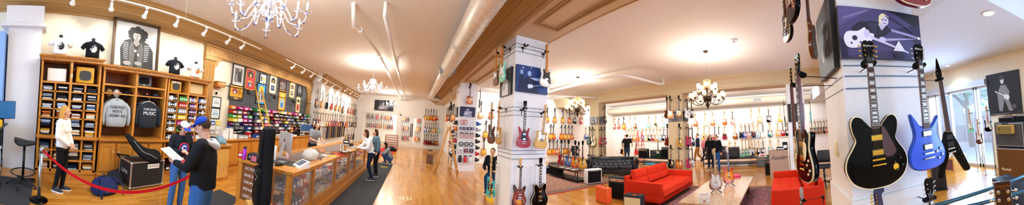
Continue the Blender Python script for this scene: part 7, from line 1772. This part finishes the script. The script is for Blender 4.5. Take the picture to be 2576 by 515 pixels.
MB().prism(blob(0, .07, .12, .03, .2), -.1225, -.1205).build('red_print', mat('sign_red', 'd0505a', .5), o)
for i, (px, col) in enumerate(((1868, 'seafoam'), (1876, 'seafoam'), (1884, 'white'), (1892, 'navy blue'))):
    y = onX(12.05 + .1 * i, .8, px); gstand((12.05 + .12 * i, y, .42), -PI / 2, .5, 'stand of the %s guitar, %s on the blue guitar rack' % (col, ORD[i]), 'stands on the racks')
    guitar('tele' if i < 2 else 'strat', col, (12.05 + .12 * i, y, 1.34), -PI / 2 + .25, '%s guitar, %s of those standing on the amplifier rack' % (col, ORD[i]), 'guitars on the amplifier rack', 1, 1., neck='maple')
y = onX(12.0, .9, 1656); gstand((12.0, y, .42), -PI / 2, .5, 'stand of the dark green guitar on the sofa rack', 'stands on the racks'); guitar('tele', 'green', (12.0, y, 1.34), -PI / 2, 'dark green guitar with white pickguard standing on the sofa rack', 'guitars on the amplifier rack', 1)
for i, px in enumerate((1822, 1829)):
    y = onX(11.2, .9, px)
# maker box, drafting chair
t = thing('cardboard_box', 'tall brown cardboard box with a script maker name', 'box', (9.35, .05, 0), R(-84)); MB().box(-.36, .36, -.25, .25, 0, 1.02).build('box_body', mat('kraft_cardboard', 'b08e78', .8), t); text('Fender', .22, M_black, t, (0, -.252, .74), (PI / 2, 0, 0), 'maker_lettering', .0006, shear=.35)
MB().box(-.36, .36, -.02, .02, 1.02, 1.024).build('packing_tape', mat('tape_brown', '9a7a58', .3), t)
for i, (px, cn, h) in enumerate(((1960, 'black', .12), (1975, 'black', .3), (1968, 'blue', .1))): pack((9.35, onX(9.35, 1.1, px), 1.026), -PI / 2, cn, .2, h, .2, 'box', '%s object, %s on top of the tall cardboard box' % (cn, ORD[i]), 'things on the cardboard box', 'small_box', 'box')
t = thing('drafting_chair', 'black high office chair with a foot ring behind the red sofa', 'chair', (7.25, -1.35, 0), R(-115))
MB().rbox(-.25, .25, -.25, .22, .56, .64, .04).build('seat', M_blkvinyl, t)
MB().loft([[(x, .24 - .08 * (x / .25) ** 2 + d, z) for x in [-.25 + .05 * k for k in range(11)]] + [(x, .30 - .08 * (x / .25) ** 2 + d, z) for x in [.25 - .05 * k for k in range(11)]] for z, d in ((.68, 0), (.8, .01), (1.0, .05), (1.06, .07))]).build('backrest', M_blkvinyl, t)
for s in (-1, 1): MB().tube([(s * .27, .1, .6), (s * .31, .08, .8), (s * .3, -.15, .82)], .018, 6).build('armrest', M_black, t)
MB().cyl((0, 0, .12), (0, 0, .56), .03, 10).build('column', M_black, t)
MB().tube([(.22 * math.cos(a), .22 * math.sin(a), .26) for a in [2 * PI * k / 24 for k in range(25)]], .012, 6).build('foot_ring', M_chrome, t)
for k in range(5):
    a = 2 * PI * k / 5; q = MB().tube([(0, 0, .13), (.3 * math.cos(a), .3 * math.sin(a), .07)], .02, 6).build('leg', M_black, t); MB().ell((.3 * math.cos(a), .3 * math.sin(a), .03), .03, 8).build('caster', M_black, q)
flatthing('patterned_rug', 'small pink rug on the floor behind the drafting chair', 'rug', [(12.8, -3.6), (14.6, -3.6), (14.6, -2.4), (12.8, -2.4)], .001, .01, fabric('pink_rug', 'c86a78', 20, .4))
# pictures in the sofa room and on the pillars (generic musicians)
def mus(s1, s2, s3, a=.3, cx=0., hat=False):
    L = [(s1, blob(cx, .28, .09, .12)), (s2, [(cx - .26, -.5), (cx - .24, -.05), (cx - .12, .14), (cx + .12, .14), (cx + .24, -.02), (cx + .3, -.5)]), (s3, gtr_shape(cx - .02, -.14, .55, a, 1.2)), (s1, blob(cx - .16, -.14, .05, .06)), (s1, blob(cx + .24, .0, .04, .05)), ('17171a', blob(cx, .34, .10, .06, .1))]
    if hat: L.append((s2, [(cx - .2, .34), (cx + .2, .36), (cx + .1, .40), (cx + .08, .48), (cx - .08, .48), (cx - .1, .40)]))
    return L
GP = 'concert pictures'
def pic(loc, rz, w, h, label, shapes, bgc, fw=.0, depth=.05): return picture('concert_picture', label, loc, rz, w, h, shapes, M_black, fw, depth, bgc, group=GP)
pic((2.52, 4.55, 3.08), 0, .82, .60, 'blue toned concert picture of two players on the middle pillar', [('1c3a78', rect(-.5, .5, -.5, .5)), ('9ab4e0', blob(-.1, .22, .06, .1)), ('0c1c44', [(-.32, -.5), (-.26, .0), (-.1, .12), (.1, .02), (.2, -.5)]), ('0c1c44', [(-.44, -.5), (-.42, .1), (-.3, .14), (-.22, -.5)]), ('8aa8d8', blob(-.34, .24, .05, .09)), ('dfe8f8', gtr_shape(-.0, -.24, .5, .2, 1.3)), ('b8ccf0', [(-.1, .06), (.3, .1), (.42, .05), (.4, .0), (.1, -.02)]), ('ffffff', circ(-.3, .4, .02, .03, 8)), ('ffffff', circ(-.05, .44, .015, .02, 8)), ('ffffff', circ(.3, .38, .015, .02, 8))], '142a60')
pic((2.1, 4.97, 3.04), -PI / 2, .66, .62, 'grey picture of a lone player on the side of the middle pillar', mus('b8b4b0', 'd8d4ce', '8a8680', .9), '4a4644')
pic((2.5, 10.5, 2.72), 0, .72, .46, 'blue black picture of a guitarist on the accessory pillar', mus('b8bcd0', '8a90b0', 'e0e4f4'), '10183c')
pic((2.1, 10.95, 2.7), -PI / 2, .5, .46, 'small dark picture on the side of the accessory pillar', mus('888890', '5a5a60', 'b0b0b8'), '202028')
pic((9.2, 4.33, 2.60), -PI / 2, .62, .42, 'grey picture of a player in a cowboy hat between the hanging guitars', mus('a8a8a8', '5a5a5c', 'd8d8d8', .3, 0, True), '88888a')
pic((9.5, 3.98, 2.60), 0, .5, .42, 'dark picture on the narrow side of the sofa pillar', mus('5a5a60', '3a3a40', '88888f'), '202026')
pic((9.2, 9.28, 2.62), -PI / 2, .62, .42, 'grey picture on the pillar behind the leather sofa', mus('b8b8b8', '6a6a6c', 'd8d8d8'), '9a9a9c')
pic((9.52, 8.93, 2.62), 0, .5, .42, 'pale grey picture on the narrow side of the leather sofa pillar', mus('c8c8c8', '8a8a8c', 'e8e8e8'), '707276')
pic((9.2, -.75, 2.45), -PI / 2, .62, .72, 'dark picture behind the hanging black and gold guitar', [('e8e8ec', circ(.2, -.1, .05, .06, 12)), ('8a8a90', [(-.3, -.3), (0, -.1), (-.3, .3)])], '16181e')
q = atY(13, 1536, 345); picture('framed_poster', 'tall framed poster on the far wall behind the leather sofa pillar', (XF, onX(XF, 1.5, 1532), 1.5), -PI / 2, .8, 1.3, [('b83a2c', rect(-.3, .3, -.2, .3)), ('e0d8c0', rect(-.3, .3, -.4, -.25)), ('d8a83a', blob(0, .05, .14, .12))], M_black, .05, .03, '5a4a40', group='posters')
# near pillar pictures
cy = (-.65 - 1.5) / 2
def np_pic():
    sh = [('463f70', rect(-.5, .5, -.5, .5)), ('5a5288', [(-.5, .5), (-.5, .1), (-.1, .5)]), ('393360', [(-.5, -.5), (.5, -.5), (.5, -.3), (-.1, -.36)]), ('0d0a1c', [(.02, .5), (.5, .5), (.5, .1), (.42, .22), (.2, .42)]), ('241c44', [(.1, .1), (.5, -.2), (.5, .3)]), ('241c44', [(-.5, -.5), (-.5, -.1), (-.44, -.2), (-.42, -.5)]), ('7a70a4', [(-.46, .28), (-.18, .46), (-.16, .44), (-.44, .24)]), ('aaa4cc', [(.5, -.02), (-.04, -.10), (-.02, -.16)]), ('9a94c4', [(.1, .06), (.5, -.04), (.5, .0), (.1, .12)]),
          ('19152c', [(-.34, -.14), (-.36, .08), (-.28, .2), (-.14, .24), (.02, .22), (.1, .08), (.02, -.04), (-.12, -.12), (-.2, -.3)]), ('2e2a4a', [(-.2, .22), (-.1, -.06), (-.06, .2)]), ('c8c0e0', [(-.06, .2), (-.02, .06), (.04, .18)]), ('d8cee8', blob(.02, .27, .055, .10)), ('e8ddb8', [(-.04, .36), (-.05, .24), (-.03, .16), (-.01, .3), (.04, .38), (.09, .34), (.07, .4), (.0, .42)]), ('3a3050', circ(.005, .29, .012, .014, 8)), ('3a3050', circ(.04, .285, .012, .014, 8)), ('7a5a70', circ(.025, .215, .018, .010, 8)),
          ('f0ecff', spline([(-.46, -.14), (-.42, .0), (-.30, .02), (-.22, .1), (-.2, .0), (-.12, -.02), (-.14, -.14), (-.2, -.22), (-.3, -.3), (-.42, -.3)], 3)), ('d4cdf0', [(-.16, -.06), (.30, -.34), (.31, -.38), (-.16, -.12)]), ('d8cef4', blob(-.2, -.02, .035, .08)), ('d8cef4', blob(-.02, -.12, .04, .05)), ('2a2440', circ(-.34, -.12, .03, .05, 10)), ('2a2440', circ(-.28, -.2, .012, .02, 8)), ('2a2440', circ(-.38, -.22, .012, .02, 8)),
          ('ece8ff', [(.1, -.34), (.18, -.12), (.26, -.34)]), ('2c2444', blob(.18, -.44, .07, .07, .2)), ('ffffff', circ(.46, -.02, .02, .03, 8))]
    for k in range(7): sh.append(('3a3468', [(.04 + .05 * k, .40 - .045 * k), (.10 + .05 * k, .34 - .045 * k), (.105 + .05 * k, .36 - .045 * k), (.05 + .05 * k, .42 - .045 * k)]))
    return sh
pic((2.1, -1.085, 2.755), -PI / 2, .92, .50, 'violet toned concert picture of a long haired player with a white guitar', np_pic(), '463f70', 0, .06)
pic((2.52, -.64, 2.83), PI, .74, .78, 'dark grey canvas on the side of the near pillar seen at an angle', mus('a8a8aa', '4a4a4e', 'c8c8cc', .5), '3a3a3e', 0, .06)
pic((2.5, -1.5, 2.6), 0, .7, .6, 'black edge of a canvas on the far side of the near pillar', mus('a8a8aa', '4a4a4e', 'c8c8cc', .5), '26262a', 0, .06)
a, b = atY(-5.88, 2480, 192), atY(-5.88, 2494, 290)
pic((3.93, -5.9, 2.33), PI, 1.2, 1.28, 'black canvas of a player with a light guitar by the shop window', [('8a8a90', [(-.16, -.4), (-.18, .0), (-.06, .2), (.1, .2), (.2, .02), (.14, -.1), (.26, -.42), (.14, -.42), (.02, -.14), (-.06, -.42)]), ('d8d8de', blob(0, .31, .055, .085)), ('3a3a40', blob(0, .38, .07, .05, .15)), ('f0f0f6', gtr_shape(.04, -.06, .5, 2.7, 1.)), ('5a5a60', blob(.3, -.32, .05, .05, .2)), ('77777f', [(-.5, -.46), (-.2, -.5), (.5, -.44), (.5, -.45), (-.2, -.47)])], '0d0f16', 0, .05)
# slatwall strips on the pillars and their grooves
g = MB()
for z in (2.22, 2.34): g.box(2.085, 2.1, -1.49, -.66, z - .004, z + .004).box(2.11, 2.94, -.65, -.635, z - .004, z + .004)
struct('trim_9', g.box(2.085, 2.1, -1.5, -.65, 2.44, 2.446), mat('groove_blue_grey', '4f5f80', .5))
g = MB()
for z in (1.32, 1.42, 1.5, 2.26, 2.36, 2.44, 3.68, 3.78, 3.86): g.box(2.11, 2.94, 4.535, 4.55, z - .004, z + .004).box(2.085, 2.1, 4.56, 5.4, z - .004, z + .004)
struct('trim_9', g, mat('groove_grey', '6a6c70', .5))
g = MB()
for z in [.3 + .1 * k for k in range(22)]: g.box(2.12, 2.93, 10.475, 10.48, z - .004, z + .004)
struct('trim_9', g, mat('groove_grey', '6a6c70', .5))
# accessories on the front of the far pillar
def acc(name, label, x, z, build_):
    t = thing(name, label, 'accessory', (x, 10.47, z), 0, 'accessories on the pillar'); build_(t); return t
M_rc = mat('red_cable', 'c8302c', .4); M_pk = mat('pink_tan_coil', 'd89a8a', .5)
def hook(t): MB().cyl((0, 0, .02), (0, -.12, .03), .004, 5).build('hook', M_chrome, t)
for i, (x, m_) in enumerate(((2.27, M_rc), (2.42, M_rc))): acc('coiled_cable', 'red coiled cable, %s on the top row of the accessory pillar' % ORD[i], x, 2.3, lambda t: (MB().tube([(.07 * math.cos(a), -.05 + .01 * math.sin(3 * a), -.07 + .11 * math.sin(a)) for a in [2 * PI * k / 24 for k in range(25)]], .014, 6).build('coil', m_, t), hook(t)))
for i in range(4): acc('pedal_box', 'black boxed pedal, %s in the row under the red cables' % ORD[i], 2.25 + .17 * i, 1.96, lambda t: (MB().box(-.065, .065, -.14, -.005, -.06, .05).build('box_body', M_black, t), MB().box(-.05, .05, -.1405, -.14, -.03, .02).build('printed_label', mat('label_lilac', 'b0a0d0', .5), t)))
for r, (z, m1, nm) in enumerate(((1.66, M_pk, 'tan and black coiled cable'), (1.28, M_white, 'white backed round cable pack'))):
    for i in range(3): acc('cable_pack', '%s, %s in its row on the accessory pillar' % (nm, ORD[i]), 2.27 + .24 * i, z, lambda t: (MB().tube([(.085 * math.cos(a), -.05, -.05 + .085 * math.sin(a)) for a in [2 * PI * k / 24 for k in range(25)]], .02, 6).build('coil', M_black if r else m1, t), MB().box(-.09, .09, -.035, -.03, .03, .09).build('header_card', M_label if r else M_black, t), hook(t)))
for i, c in enumerate(('e8e8e8', '7a1424', '2a1430')): acc('blister_pack', '%s square pack, %s in the row above the gloves' % (('white', 'dark red', 'violet')[i], ORD[i]), 2.26 + .26 * i, .94, lambda t: (MB().rbox(-.09, .09, -.06, -.005, -.09, .09, .01).build('pack_body', mat('blister_' + c, c, .4), t), MB().prism(circ(0, 0, .05, .05, 14), -.064, -.06).build('printed_disc', M_grey, t)))
for i, c in enumerate(('16161c', 'd01c34', 'e8e6e2')): acc('hanging_pouch', '%s hanging pouch, %s at the bottom of the accessory pillar' % (('black', 'red', 'white')[i], ORD[i]), 2.26 + .24 * i, .56, lambda t: (MB().loft([[(w * math.cos(a), -.05 + .03 * math.sin(a), z) for a in [2 * PI * k / 12 for k in range(12)]] for z, w in ((-.16, .05), (-.1, .085), (.05, .08), (.1, .05), (.12, .02))]).build('pouch_body', mat('pouch_' + c, c, .6), t), MB().box(-.07, .07, -.055, -.05, .1, .16).build('header_card', M_black, t), hook(t)))
for r, z in enumerate((2.1, 1.82, 1.55, 1.27, .98, .7, .42)):
    for i in range(3):
        cn = [['blue', 'blue', 'blue'], ['silver', 'magenta', 'silver'], ['black', 'black', 'blue'], ['black', 'black', 'silver'], ['black', 'red', 'black'], ['red', 'black', 'black'], ['black', 'silver', 'black']][r][i]
        pack((2.97, 10.6 + .25 * i, z), PI / 2, cn, .16, .2, .22, 'bag', '%s pack, %s in row %s on the sofa side of the accessory pillar' % (cn, ORD[i], ORD[r]), 'packs on the sofa side of the pillar', 'accessory_pack', 'accessory')
        pack((2.08, 10.6 + .25 * i, z), -PI / 2, ['black', 'orange', 'silver', 'red', 'black', 'blue', 'silver'][(r + i) % 7], .16, .2, .16, 'bag', '%s pack, %s in row %s on the aisle side of the accessory pillar' % (['black', 'orange', 'silver', 'red', 'black', 'blue', 'silver'][(r + i) % 7], ORD[i], ORD[r]), 'packs on the aisle side of the pillar', 'accessory_pack', 'accessory')
# switch plate on the near pillar
t = thing('light_switch', 'pale switch box on the side of the near pillar', 'switch', (2.55, -.648, 1.62), PI); MB().rbox(-.055, .055, -.03, 0, -.08, .08, .006).build('plate', M_cream2, t); MB().box(-.01, .01, -.036, -.03, -.015, .015).build('toggle', M_white, t)
# amplifier racks beside the aisle partition
t = thing('pedal_rack', 'grey wire rack with boxes against the aisle partition', 'rack', (2.4, 12.6, 0), -PI / 2)
for z in (.3, .9, 1.5, 2.0): MB().box(-.5, .5, -.25, .25, z - .02, z).build('wire_shelf', M_iron, t)
for x in (-.48, .48):
    for y in (-.23, .23): MB().cyl((x, y, 0), (x, y, 2.1), .015, 6).build('post', M_iron, t)
for i, (z, cn) in enumerate(((.31, 'black'), (.91, 'black'), (1.51, 'black'), (.31, 'silver'), (.91, 'red'), (1.51, 'white'))): pack((2.3 , 12.35 + .45 * (i // 3), z), -PI / 2, cn, .32, .3, .22, 'box', '%s box, %s on the wire rack by the partition' % (cn, ORD[i]), 'boxes on the wire rack', 'storage_box', 'box')
# person playing low behind the middle pillar, seen between guitars
person('person in dark blue clothes squatting behind the hanging guitars of the middle pillar', (fl(1236, 482)[0], fl(1236, 482)[1], 0), R(-30), 1.75, dict(pelvis=(0, .1, .55), chest=(0, 0, .92), neck=(0, -.04, 1.1), head=(0, -.08, 1.24), knR=(-.13, -.32, .5), anR=(-.13, -.2, .09), knL=(.13, -.32, .5), anL=(.13, -.2, .09), elR=(-.25, -.08, .76), wrR=(-.16, -.28, .7), elL=(.25, -.08, .76), wrL=(.16, -.28, .7)), topcol='16181e', legs='20406a', hair='1a1210', vox=.014, topname='jacket')
# ================================================================ by the shop window
def stack_cab(label, loc, w, h, d, grille, name='speaker_cabinet', txt='Marshall', inner=None, tz=.5, tx=-.18):
    t = thing(name, label, 'speaker', loc, PI - .12)
    MB().rbox(-w / 2, w / 2, -d / 2, d / 2, .0, h, .02).build('cabinet', mat('bluish_black_vinyl', '141a26', .5), t)
    MB().box(-w / 2 + .03, w / 2 - .03, -d / 2 - .004, -d / 2, .03, h - .03).build('front_frame', M_white, t)
    MB().box(-w / 2 + .04, w / 2 - .04, -d / 2 - .012, -d / 2 - .004, .04, h - .04).build('grille_cloth', grille, t)
    if txt: text(txt, .09, M_cream2, t, (tx, -d / 2 - .014, h * tz), (PI / 2, 0, 0), 'maker_lettering', .002, shear=.3)
    return t
mx, my = 3.02, -4.78
stack_cab('lower large speaker cabinet with a brown grille by the shop window', (mx, my, .02), .92, .92, .36, fabric('brown_grille_weave', '6a4420', 150, .4), txt='Marshall', tz=.42)
t = stack_cab('upper black speaker cabinet with a small combo set in its front', (mx, my, .95), .92, .60, .36, M_gcloth, txt='Marshall', tz=.62)
c = small_amp('combo_amplifier', 'small tan combo amplifier standing in the top of the black cabinet', (mx + .06, my + .24, 1.27), .5, .22, .10, M_tweed, mat('mustard_grille', '7a6a2c', .7), rz=PI - .12, knobs=0)
text('V', .1, M_black, c, (-.16, -.062, .12), (PI / 2, 0, 0), 'badge', .002)
small_amp('amplifier_head', 'low black amplifier head on the black cabinet', (mx + .08, my, 1.55), .5, .13, .26, M_blkvinyl, M_bcloth, rz=PI - .12, knobs=6)
small_amp('amplifier_head', 'small dark amplifier head at the edge on the black cabinet', (mx - .34, my, 1.55), .28, .16, .26, M_gvinyl, M_bcloth, rz=PI - .12, knobs=3)
small_amp('guitar_amplifier', 'black slanted amplifier in front of the large cabinets below the rail', (2.35, -3.4, 0), .6, .62, .35, mat('bluish_black_vinyl', '141a26', .5), M_tancloth, rz=PI - .4, knobs=5)
for px, base, py, col, kind, lb in ((2441, (5.13, -5.4), 285, 'seafoam', 'tele', 'pale green guitar on the tall post by the window'), (2462, (4.59, -5.2), 310, 'brown', 'strat', 'dark brown guitar hanging lower on the second window post'), (2484, (4.0, -5.3), 278, 'black', 'strat', 'black guitar with a brown neck beside the window wall')):
    p = atY(base[1] + .1, px, py); t = thing('post_stand', 'slim floor post carrying the ' + lb.split(' on the')[0].split(' hanging')[0].split(' with')[0], 'guitar stand', (p[0], base[1], 0), 0, 'window post stands')
    MB().lathe([(.06, 0), (.06, .01), (.01, .015)], n=14).build('base', M_steel, t); MB().cyl((0, 0, .01), (0, 0, p[2] + .05), .011, 8).build('pole', M_steel, t)
    MB().tube([(-.04, .13, p[2]), (-.03, .08, p[2]), (.03, .08, p[2]), (.04, .13, p[2])], .014, 6).build('yoke', M_pad, t); MB().cyl((0, 0, p[2]), (0, .08, p[2]), .008, 6).build('arm', M_black, t)
    guitar(kind, col, (p[0], base[1] + .13, p[2]), PI + (.25 if px < 2480 else .7), lb, 'guitars on the window posts', 1, .72, neck='amber')
t = thing('planter_box', 'wooden box with purple brown panels on the floor by the window', 'box', (6.1, -5.2, 0), R(8)); MB().box(-.6, .6, -.3, .3, .0, .45).build('box_body', wood('purple_brown_board', '4a2c3a', '7a4a50', (2, 2, 6)), t)
for x in (-.6, .6): MB().box(x - .03, x + .03, -.33, .33, 0, .5).build('corner_batten', M_oakl, t)
MB().box(-.57, .57, .3, .33, .42, .5).box(-.57, .57, .3, .33, .0, .06).build('edge_batten', M_oakl, t)
for i, (x, c) in enumerate(((-.35, 'e03c48'), (0., 'f06a7a'), (.3, 'c83a6a'))):
    o = MB().tube([(0, 0, 0), (0, .0, .02)], .001, 4); t2 = thing('flower_pot', 'potted %s flowers, %s on the wooden box' % (('red', 'pink', 'magenta')[i], ORD[i]), 'flowers', (6.1 + x, -5.2 + .04 * i, .45), 0, 'flower pots'); MB().lathe([(.06, 0), (.08, .12), (.07, .12)], n=12).build('pot', M_white, t2)
    fb = MB()
    for k in range(16): a = k * 2.4; fb.ell((.09 * math.cos(a) * (k / 16) ** .5, .09 * math.sin(a) * (k / 16) ** .5, .17 + .03 * (k % 3)), .028, 6)
    fb.build('blossom', mat('petal_' + c, c, .6), t2)
t = thing('monitor_speaker', 'tall black speaker standing on the floor behind the blue guitar', 'speaker', (4.72, -3.72, 0), R(150)); MB().rbox(-.19, .19, -.17, .17, .03, .95, .015).build('cabinet', mat('bluish_black_vinyl', '141a26', .5), t); MB().lathe([(.10, -.172), (.09, -.165), (.03, -.15), (.001, -.15)], (0, 0, .35), 20, axis='y').build('speaker_cone', M_black, t); MB().rbox(-.21, .21, -.19, .19, 0, .03, .01).build('base', M_black, t)
# railing and the acoustic headstock in front of it
M_rail = mat('blue_grey_rail', '3c6a86', .3, .5)
t = thing('hand_railing', 'blue grey double tube railing crossing the lower corner', 'railing', (0, 0, 0))
for k, (pa, pb, z) in enumerate((((2330, 522), (2576, 442), .95), ((2420, 522), (2576, 480), .85))):
    A, B = Vector(fl(*pa, z)), Vector(fl(*pb, z)); d = (B - A)
    MB().cyl(tuple(A - d * .25), tuple(B + d * .8), .021, 16).build('rail_tube', M_rail, t)
A, B = Vector(fl(2330, 522, .95)), Vector(fl(2576, 442, .95)); d = B - A
for s in (-.2, 1.6): P_ = A + d * s; MB().cyl((P_.x, P_.y, 0), (P_.x, P_.y, .95), .02, 12).build('post', M_rail, t)
p = fl(2530, 540, 1.22)
q = atY(-.95, 2530, 560)
r_ = ray(2530, 548); tt = 1.05 / math.hypot(r_[0], r_[1]); loc = (r_[0] * tt, r_[1] * tt, H + r_[2] * tt)
M_mart = gloss('dark_rosewood_face', '2a1410', .3, .4)
t = thing('acoustic_guitar', 'acoustic guitar with a dark square headstock and chrome tuners', 'guitar', loc, R(-144))
MB().prism([(-.026, 0), (-.036, .03), (-.038, .165), (-.03, .168), (.03, .168), (.038, .165), (.036, .03), (.026, 0)], -.008, .008, 0, .002).build('headstock', M_mart, t)
for s in (-1, 1):
    for k in range(3):
        tn = MB().lathe([(.0075, -.009), (.009, -.0085), (.009, -.008)], (s * .022, 0, .05 + .036 * k), 12, axis='y').cyl((s * .022, -.016, .05 + .036 * k), (s * .022, -.008, .05 + .036 * k), .004, 8).cyl((s * .036, 0, .05 + .036 * k), (s * .05, 0, .05 + .036 * k), .003, 6).ell((s * .057, 0, .05 + .036 * k), (.009, .007, .009), 10); tn.build('tuner', M_chrome, t)
text('Martin & Co', .0125, M_gold, t, (0, -.0087, .150), (PI / 2, 0, 0), 'maker_lettering', .0002, shear=.2); text('EST. 1833', .006, M_gold, t, (0, -.0087, .138), (PI / 2, 0, 0), 'small_lettering', .0002)
MB().loft([[(-w, -.004, z), (w, -.004, z), (w * .8, .014, z), (-w * .8, .014, z)] for w, z in ((.022, 0), (.028, -.36))], 0, False).build('neck', M_mahog, t); MB().box(-.022, .022, -.009, -.004, -.44, 0).build('fretboard', M_rose, t)
AC = spline([(-.03, -.36), (-.1, -.35), (-.145, -.42), (-.13, -.53), (-.155, -.62), (-.2, -.72), (-.18, -.82), (-.1, -.865), (0, -.87), (.1, -.865), (.18, -.82), (.2, -.72), (.155, -.62), (.13, -.53), (.145, -.42), (.1, -.35), (.03, -.36)], 4)
MB().prism(AC, -.004, .10, 0, .006).build('body', gloss('spruce_top', 'd8a45a', .25), t); MB().prism(circ(0, -.5, .05, .05, 20), -.0055, -.0045).build('sound_hole', M_black, t); MB().box(-.07, .07, -.012, -.004, -.70, -.685).build('bridge', M_rose, t)
st = thing('floor_guitar_rack', 'black floor rack holding the acoustic guitar behind the rail', 'guitar stand', (loc[0], loc[1], 0), R(-144))
MB().tube([(0, .13, .1), (0, .13, loc[2] - .06)], .012, 8).build('upright', M_black, st); MB().tube([(-.035, .0, loc[2] - .05), (-.03, .04, loc[2] - .06), (0, .13, loc[2] - .06), (.03, .04, loc[2] - .06), (.035, 0, loc[2] - .05)], .008, 6).build('neck_rest', M_pad, st)
for a in (-1, 1): MB().tube([(0, .13, .12), (a * .2, -.15, .01)], .012, 6).build('leg', M_black, st); MB().tube([(0, .13, loc[2] - .98), (a * .12, .06, loc[2] - .97), (a * .13, -.05, loc[2] - .93)], .012, 6).build('cradle_arm', M_black, st)
MB().tube([(0, .13, .12), (0, .34, .01)], .012, 6).build('leg', M_black, st)
# ================================================================ outdoors beyond the glass
def leafy(label, loc, h, r, col, n=900, seed=1):
    t = thing('street_tree', label, 'tree', loc, 0, 'street trees'); rr = random.Random(seed)
    MB().tube([(0, 0, 0), (.1, 0, h * .35), (0, .1, h * .6), (.1, 0, h * .85)], [.16, .12, .09, .04], 10).build('trunk', wood('bark', '4a3a30', '7a6450', (3, 3, .6), .9, 0), t)
    br = MB()
    for k in range(7):
        a = k * .9; br.tube([(0, .05, h * (.4 + .05 * k)), (.5 * r * math.cos(a), .5 * r * math.sin(a), h * (.55 + .05 * k)), (.9 * r * math.cos(a), .9 * r * math.sin(a), h * (.66 + .05 * k))], [.06, .04, .015], 6)
    br.build('branch', wood('bark', '4a3a30', '7a6450', (3, 3, .6), .9, 0), t)
    m = MB()
    for i in range(n):
        u, v, w = (max(-.95, min(.95, rr.gauss(0, q))) for q in (.42, .42, .3)); c = Vector((u * r, v * r, h * .72 + w * r)); s = rr.uniform(.06, .13)
        ax = Vector((rr.uniform(-1, 1), rr.uniform(-1, 1), rr.uniform(-1, 1))).normalized(); b = ax.orthogonal().normalized() * s; d = ax.cross(b).normalized() * s * .6
        m.add([tuple(c - b), tuple(c + d), tuple(c + b), tuple(c - d)], [(0, 1, 2, 3)], i % 2)
    m.build('foliage', [mat('leaf_' + col, col, .7), mat('leaf_light', '8fcf9a', .7)], t)
leafy('street tree with thin leaves outside the first window pane', (8.5, -9.2, -.1), 5.2, 1.9, '4fae7a', 1500, 1)
leafy('street tree with denser leaves outside the second window pane', (6.2, -9.4, -.1), 5.4, 1.9, '3c9c8a', 1800, 2)
leafy('smaller street tree outside behind the canvas', (4.3, -10.0, -.1), 5.0, 1.7, '5ab484', 900, 3)
def tent(label, loc, w, col, h=2.2):
    t = thing('market_tent', label, 'tent', loc, 0, 'market tents'); a = w / 2
    m = MB(); m.add([(-a, -a, h), (a, -a, h), (a, a, h), (-a, a, h), (0, 0, h + .9)], [(0, 1, 4), (1, 2, 4), (2, 3, 4), (3, 0, 4), (3, 2, 1, 0)], 0)
    for p, q in (((-a, -a), (a, -a)), ((a, -a), (a, a)), ((a, a), (-a, a)), ((-a, a), (-a, -a))): m.add([(p[0], p[1], h), (q[0], q[1], h), (q[0], q[1], h - .25), (p[0], p[1], h - .25)], [(0, 1, 2, 3)])
    m.build('canopy', mat('tent_' + col, col, .6), t)
    for x in (-a, a):
        for y in (-a, a): MB().cyl((x, y, 0), (x, y, h), .03, 6).build('leg', M_steel, t)
tent('pale blue market tent outside behind the window posts', (6.2, -12.8, -.15), 3., 'a8c8e8'); tent('white market tent outside by the first pane', (10.2, -13.5, -.15), 3., 'e4ecf4')
for i, (x, y, w, h, c, nm) in enumerate(((8.9, -11.0, 1.1, 1.6, '8a4a5a', 'maroon patterned stall banner outside'), (7.6, -10.9, .9, 1.8, '5a6a9a', 'blue patterned stall banner outside'), (9.9, -11.3, 1.0, 1.4, 'b05a6a', 'pink patterned stall banner outside'))):
    t = thing('stall_banner', nm, 'banner', (x, y, -.02), .1 * i, 'stall banners'); MB().box(-w / 2, w / 2, -.02, .02, .15, h).build('banner_cloth', mat('banner_' + c, c, .8, build=m_rug((c, 'd8c8d8', '2a3a6a', 'e8e0e8'), 5)), t)
    for s in (-1, 1): MB().cyl((s * w / 2, 0, 0), (s * w / 2, 0, h + .05), .02, 6).build('pole', M_steel, t)
person('passer-by in red trousers outside the shop window', (6.0, -8.6, -.02), R(70), 1.7, None, topcol='3a5a9a', legs='c02c4a', hair='2a1c14', vox=.018, face=False)
o = MB().box(-15, 30, -26, -25, -.15, 7.5).build('street_building', mat('pale_blue_brick', 'a8b8d0', .9)); o['kind'] = 'structure'; o.name = 'exterior'
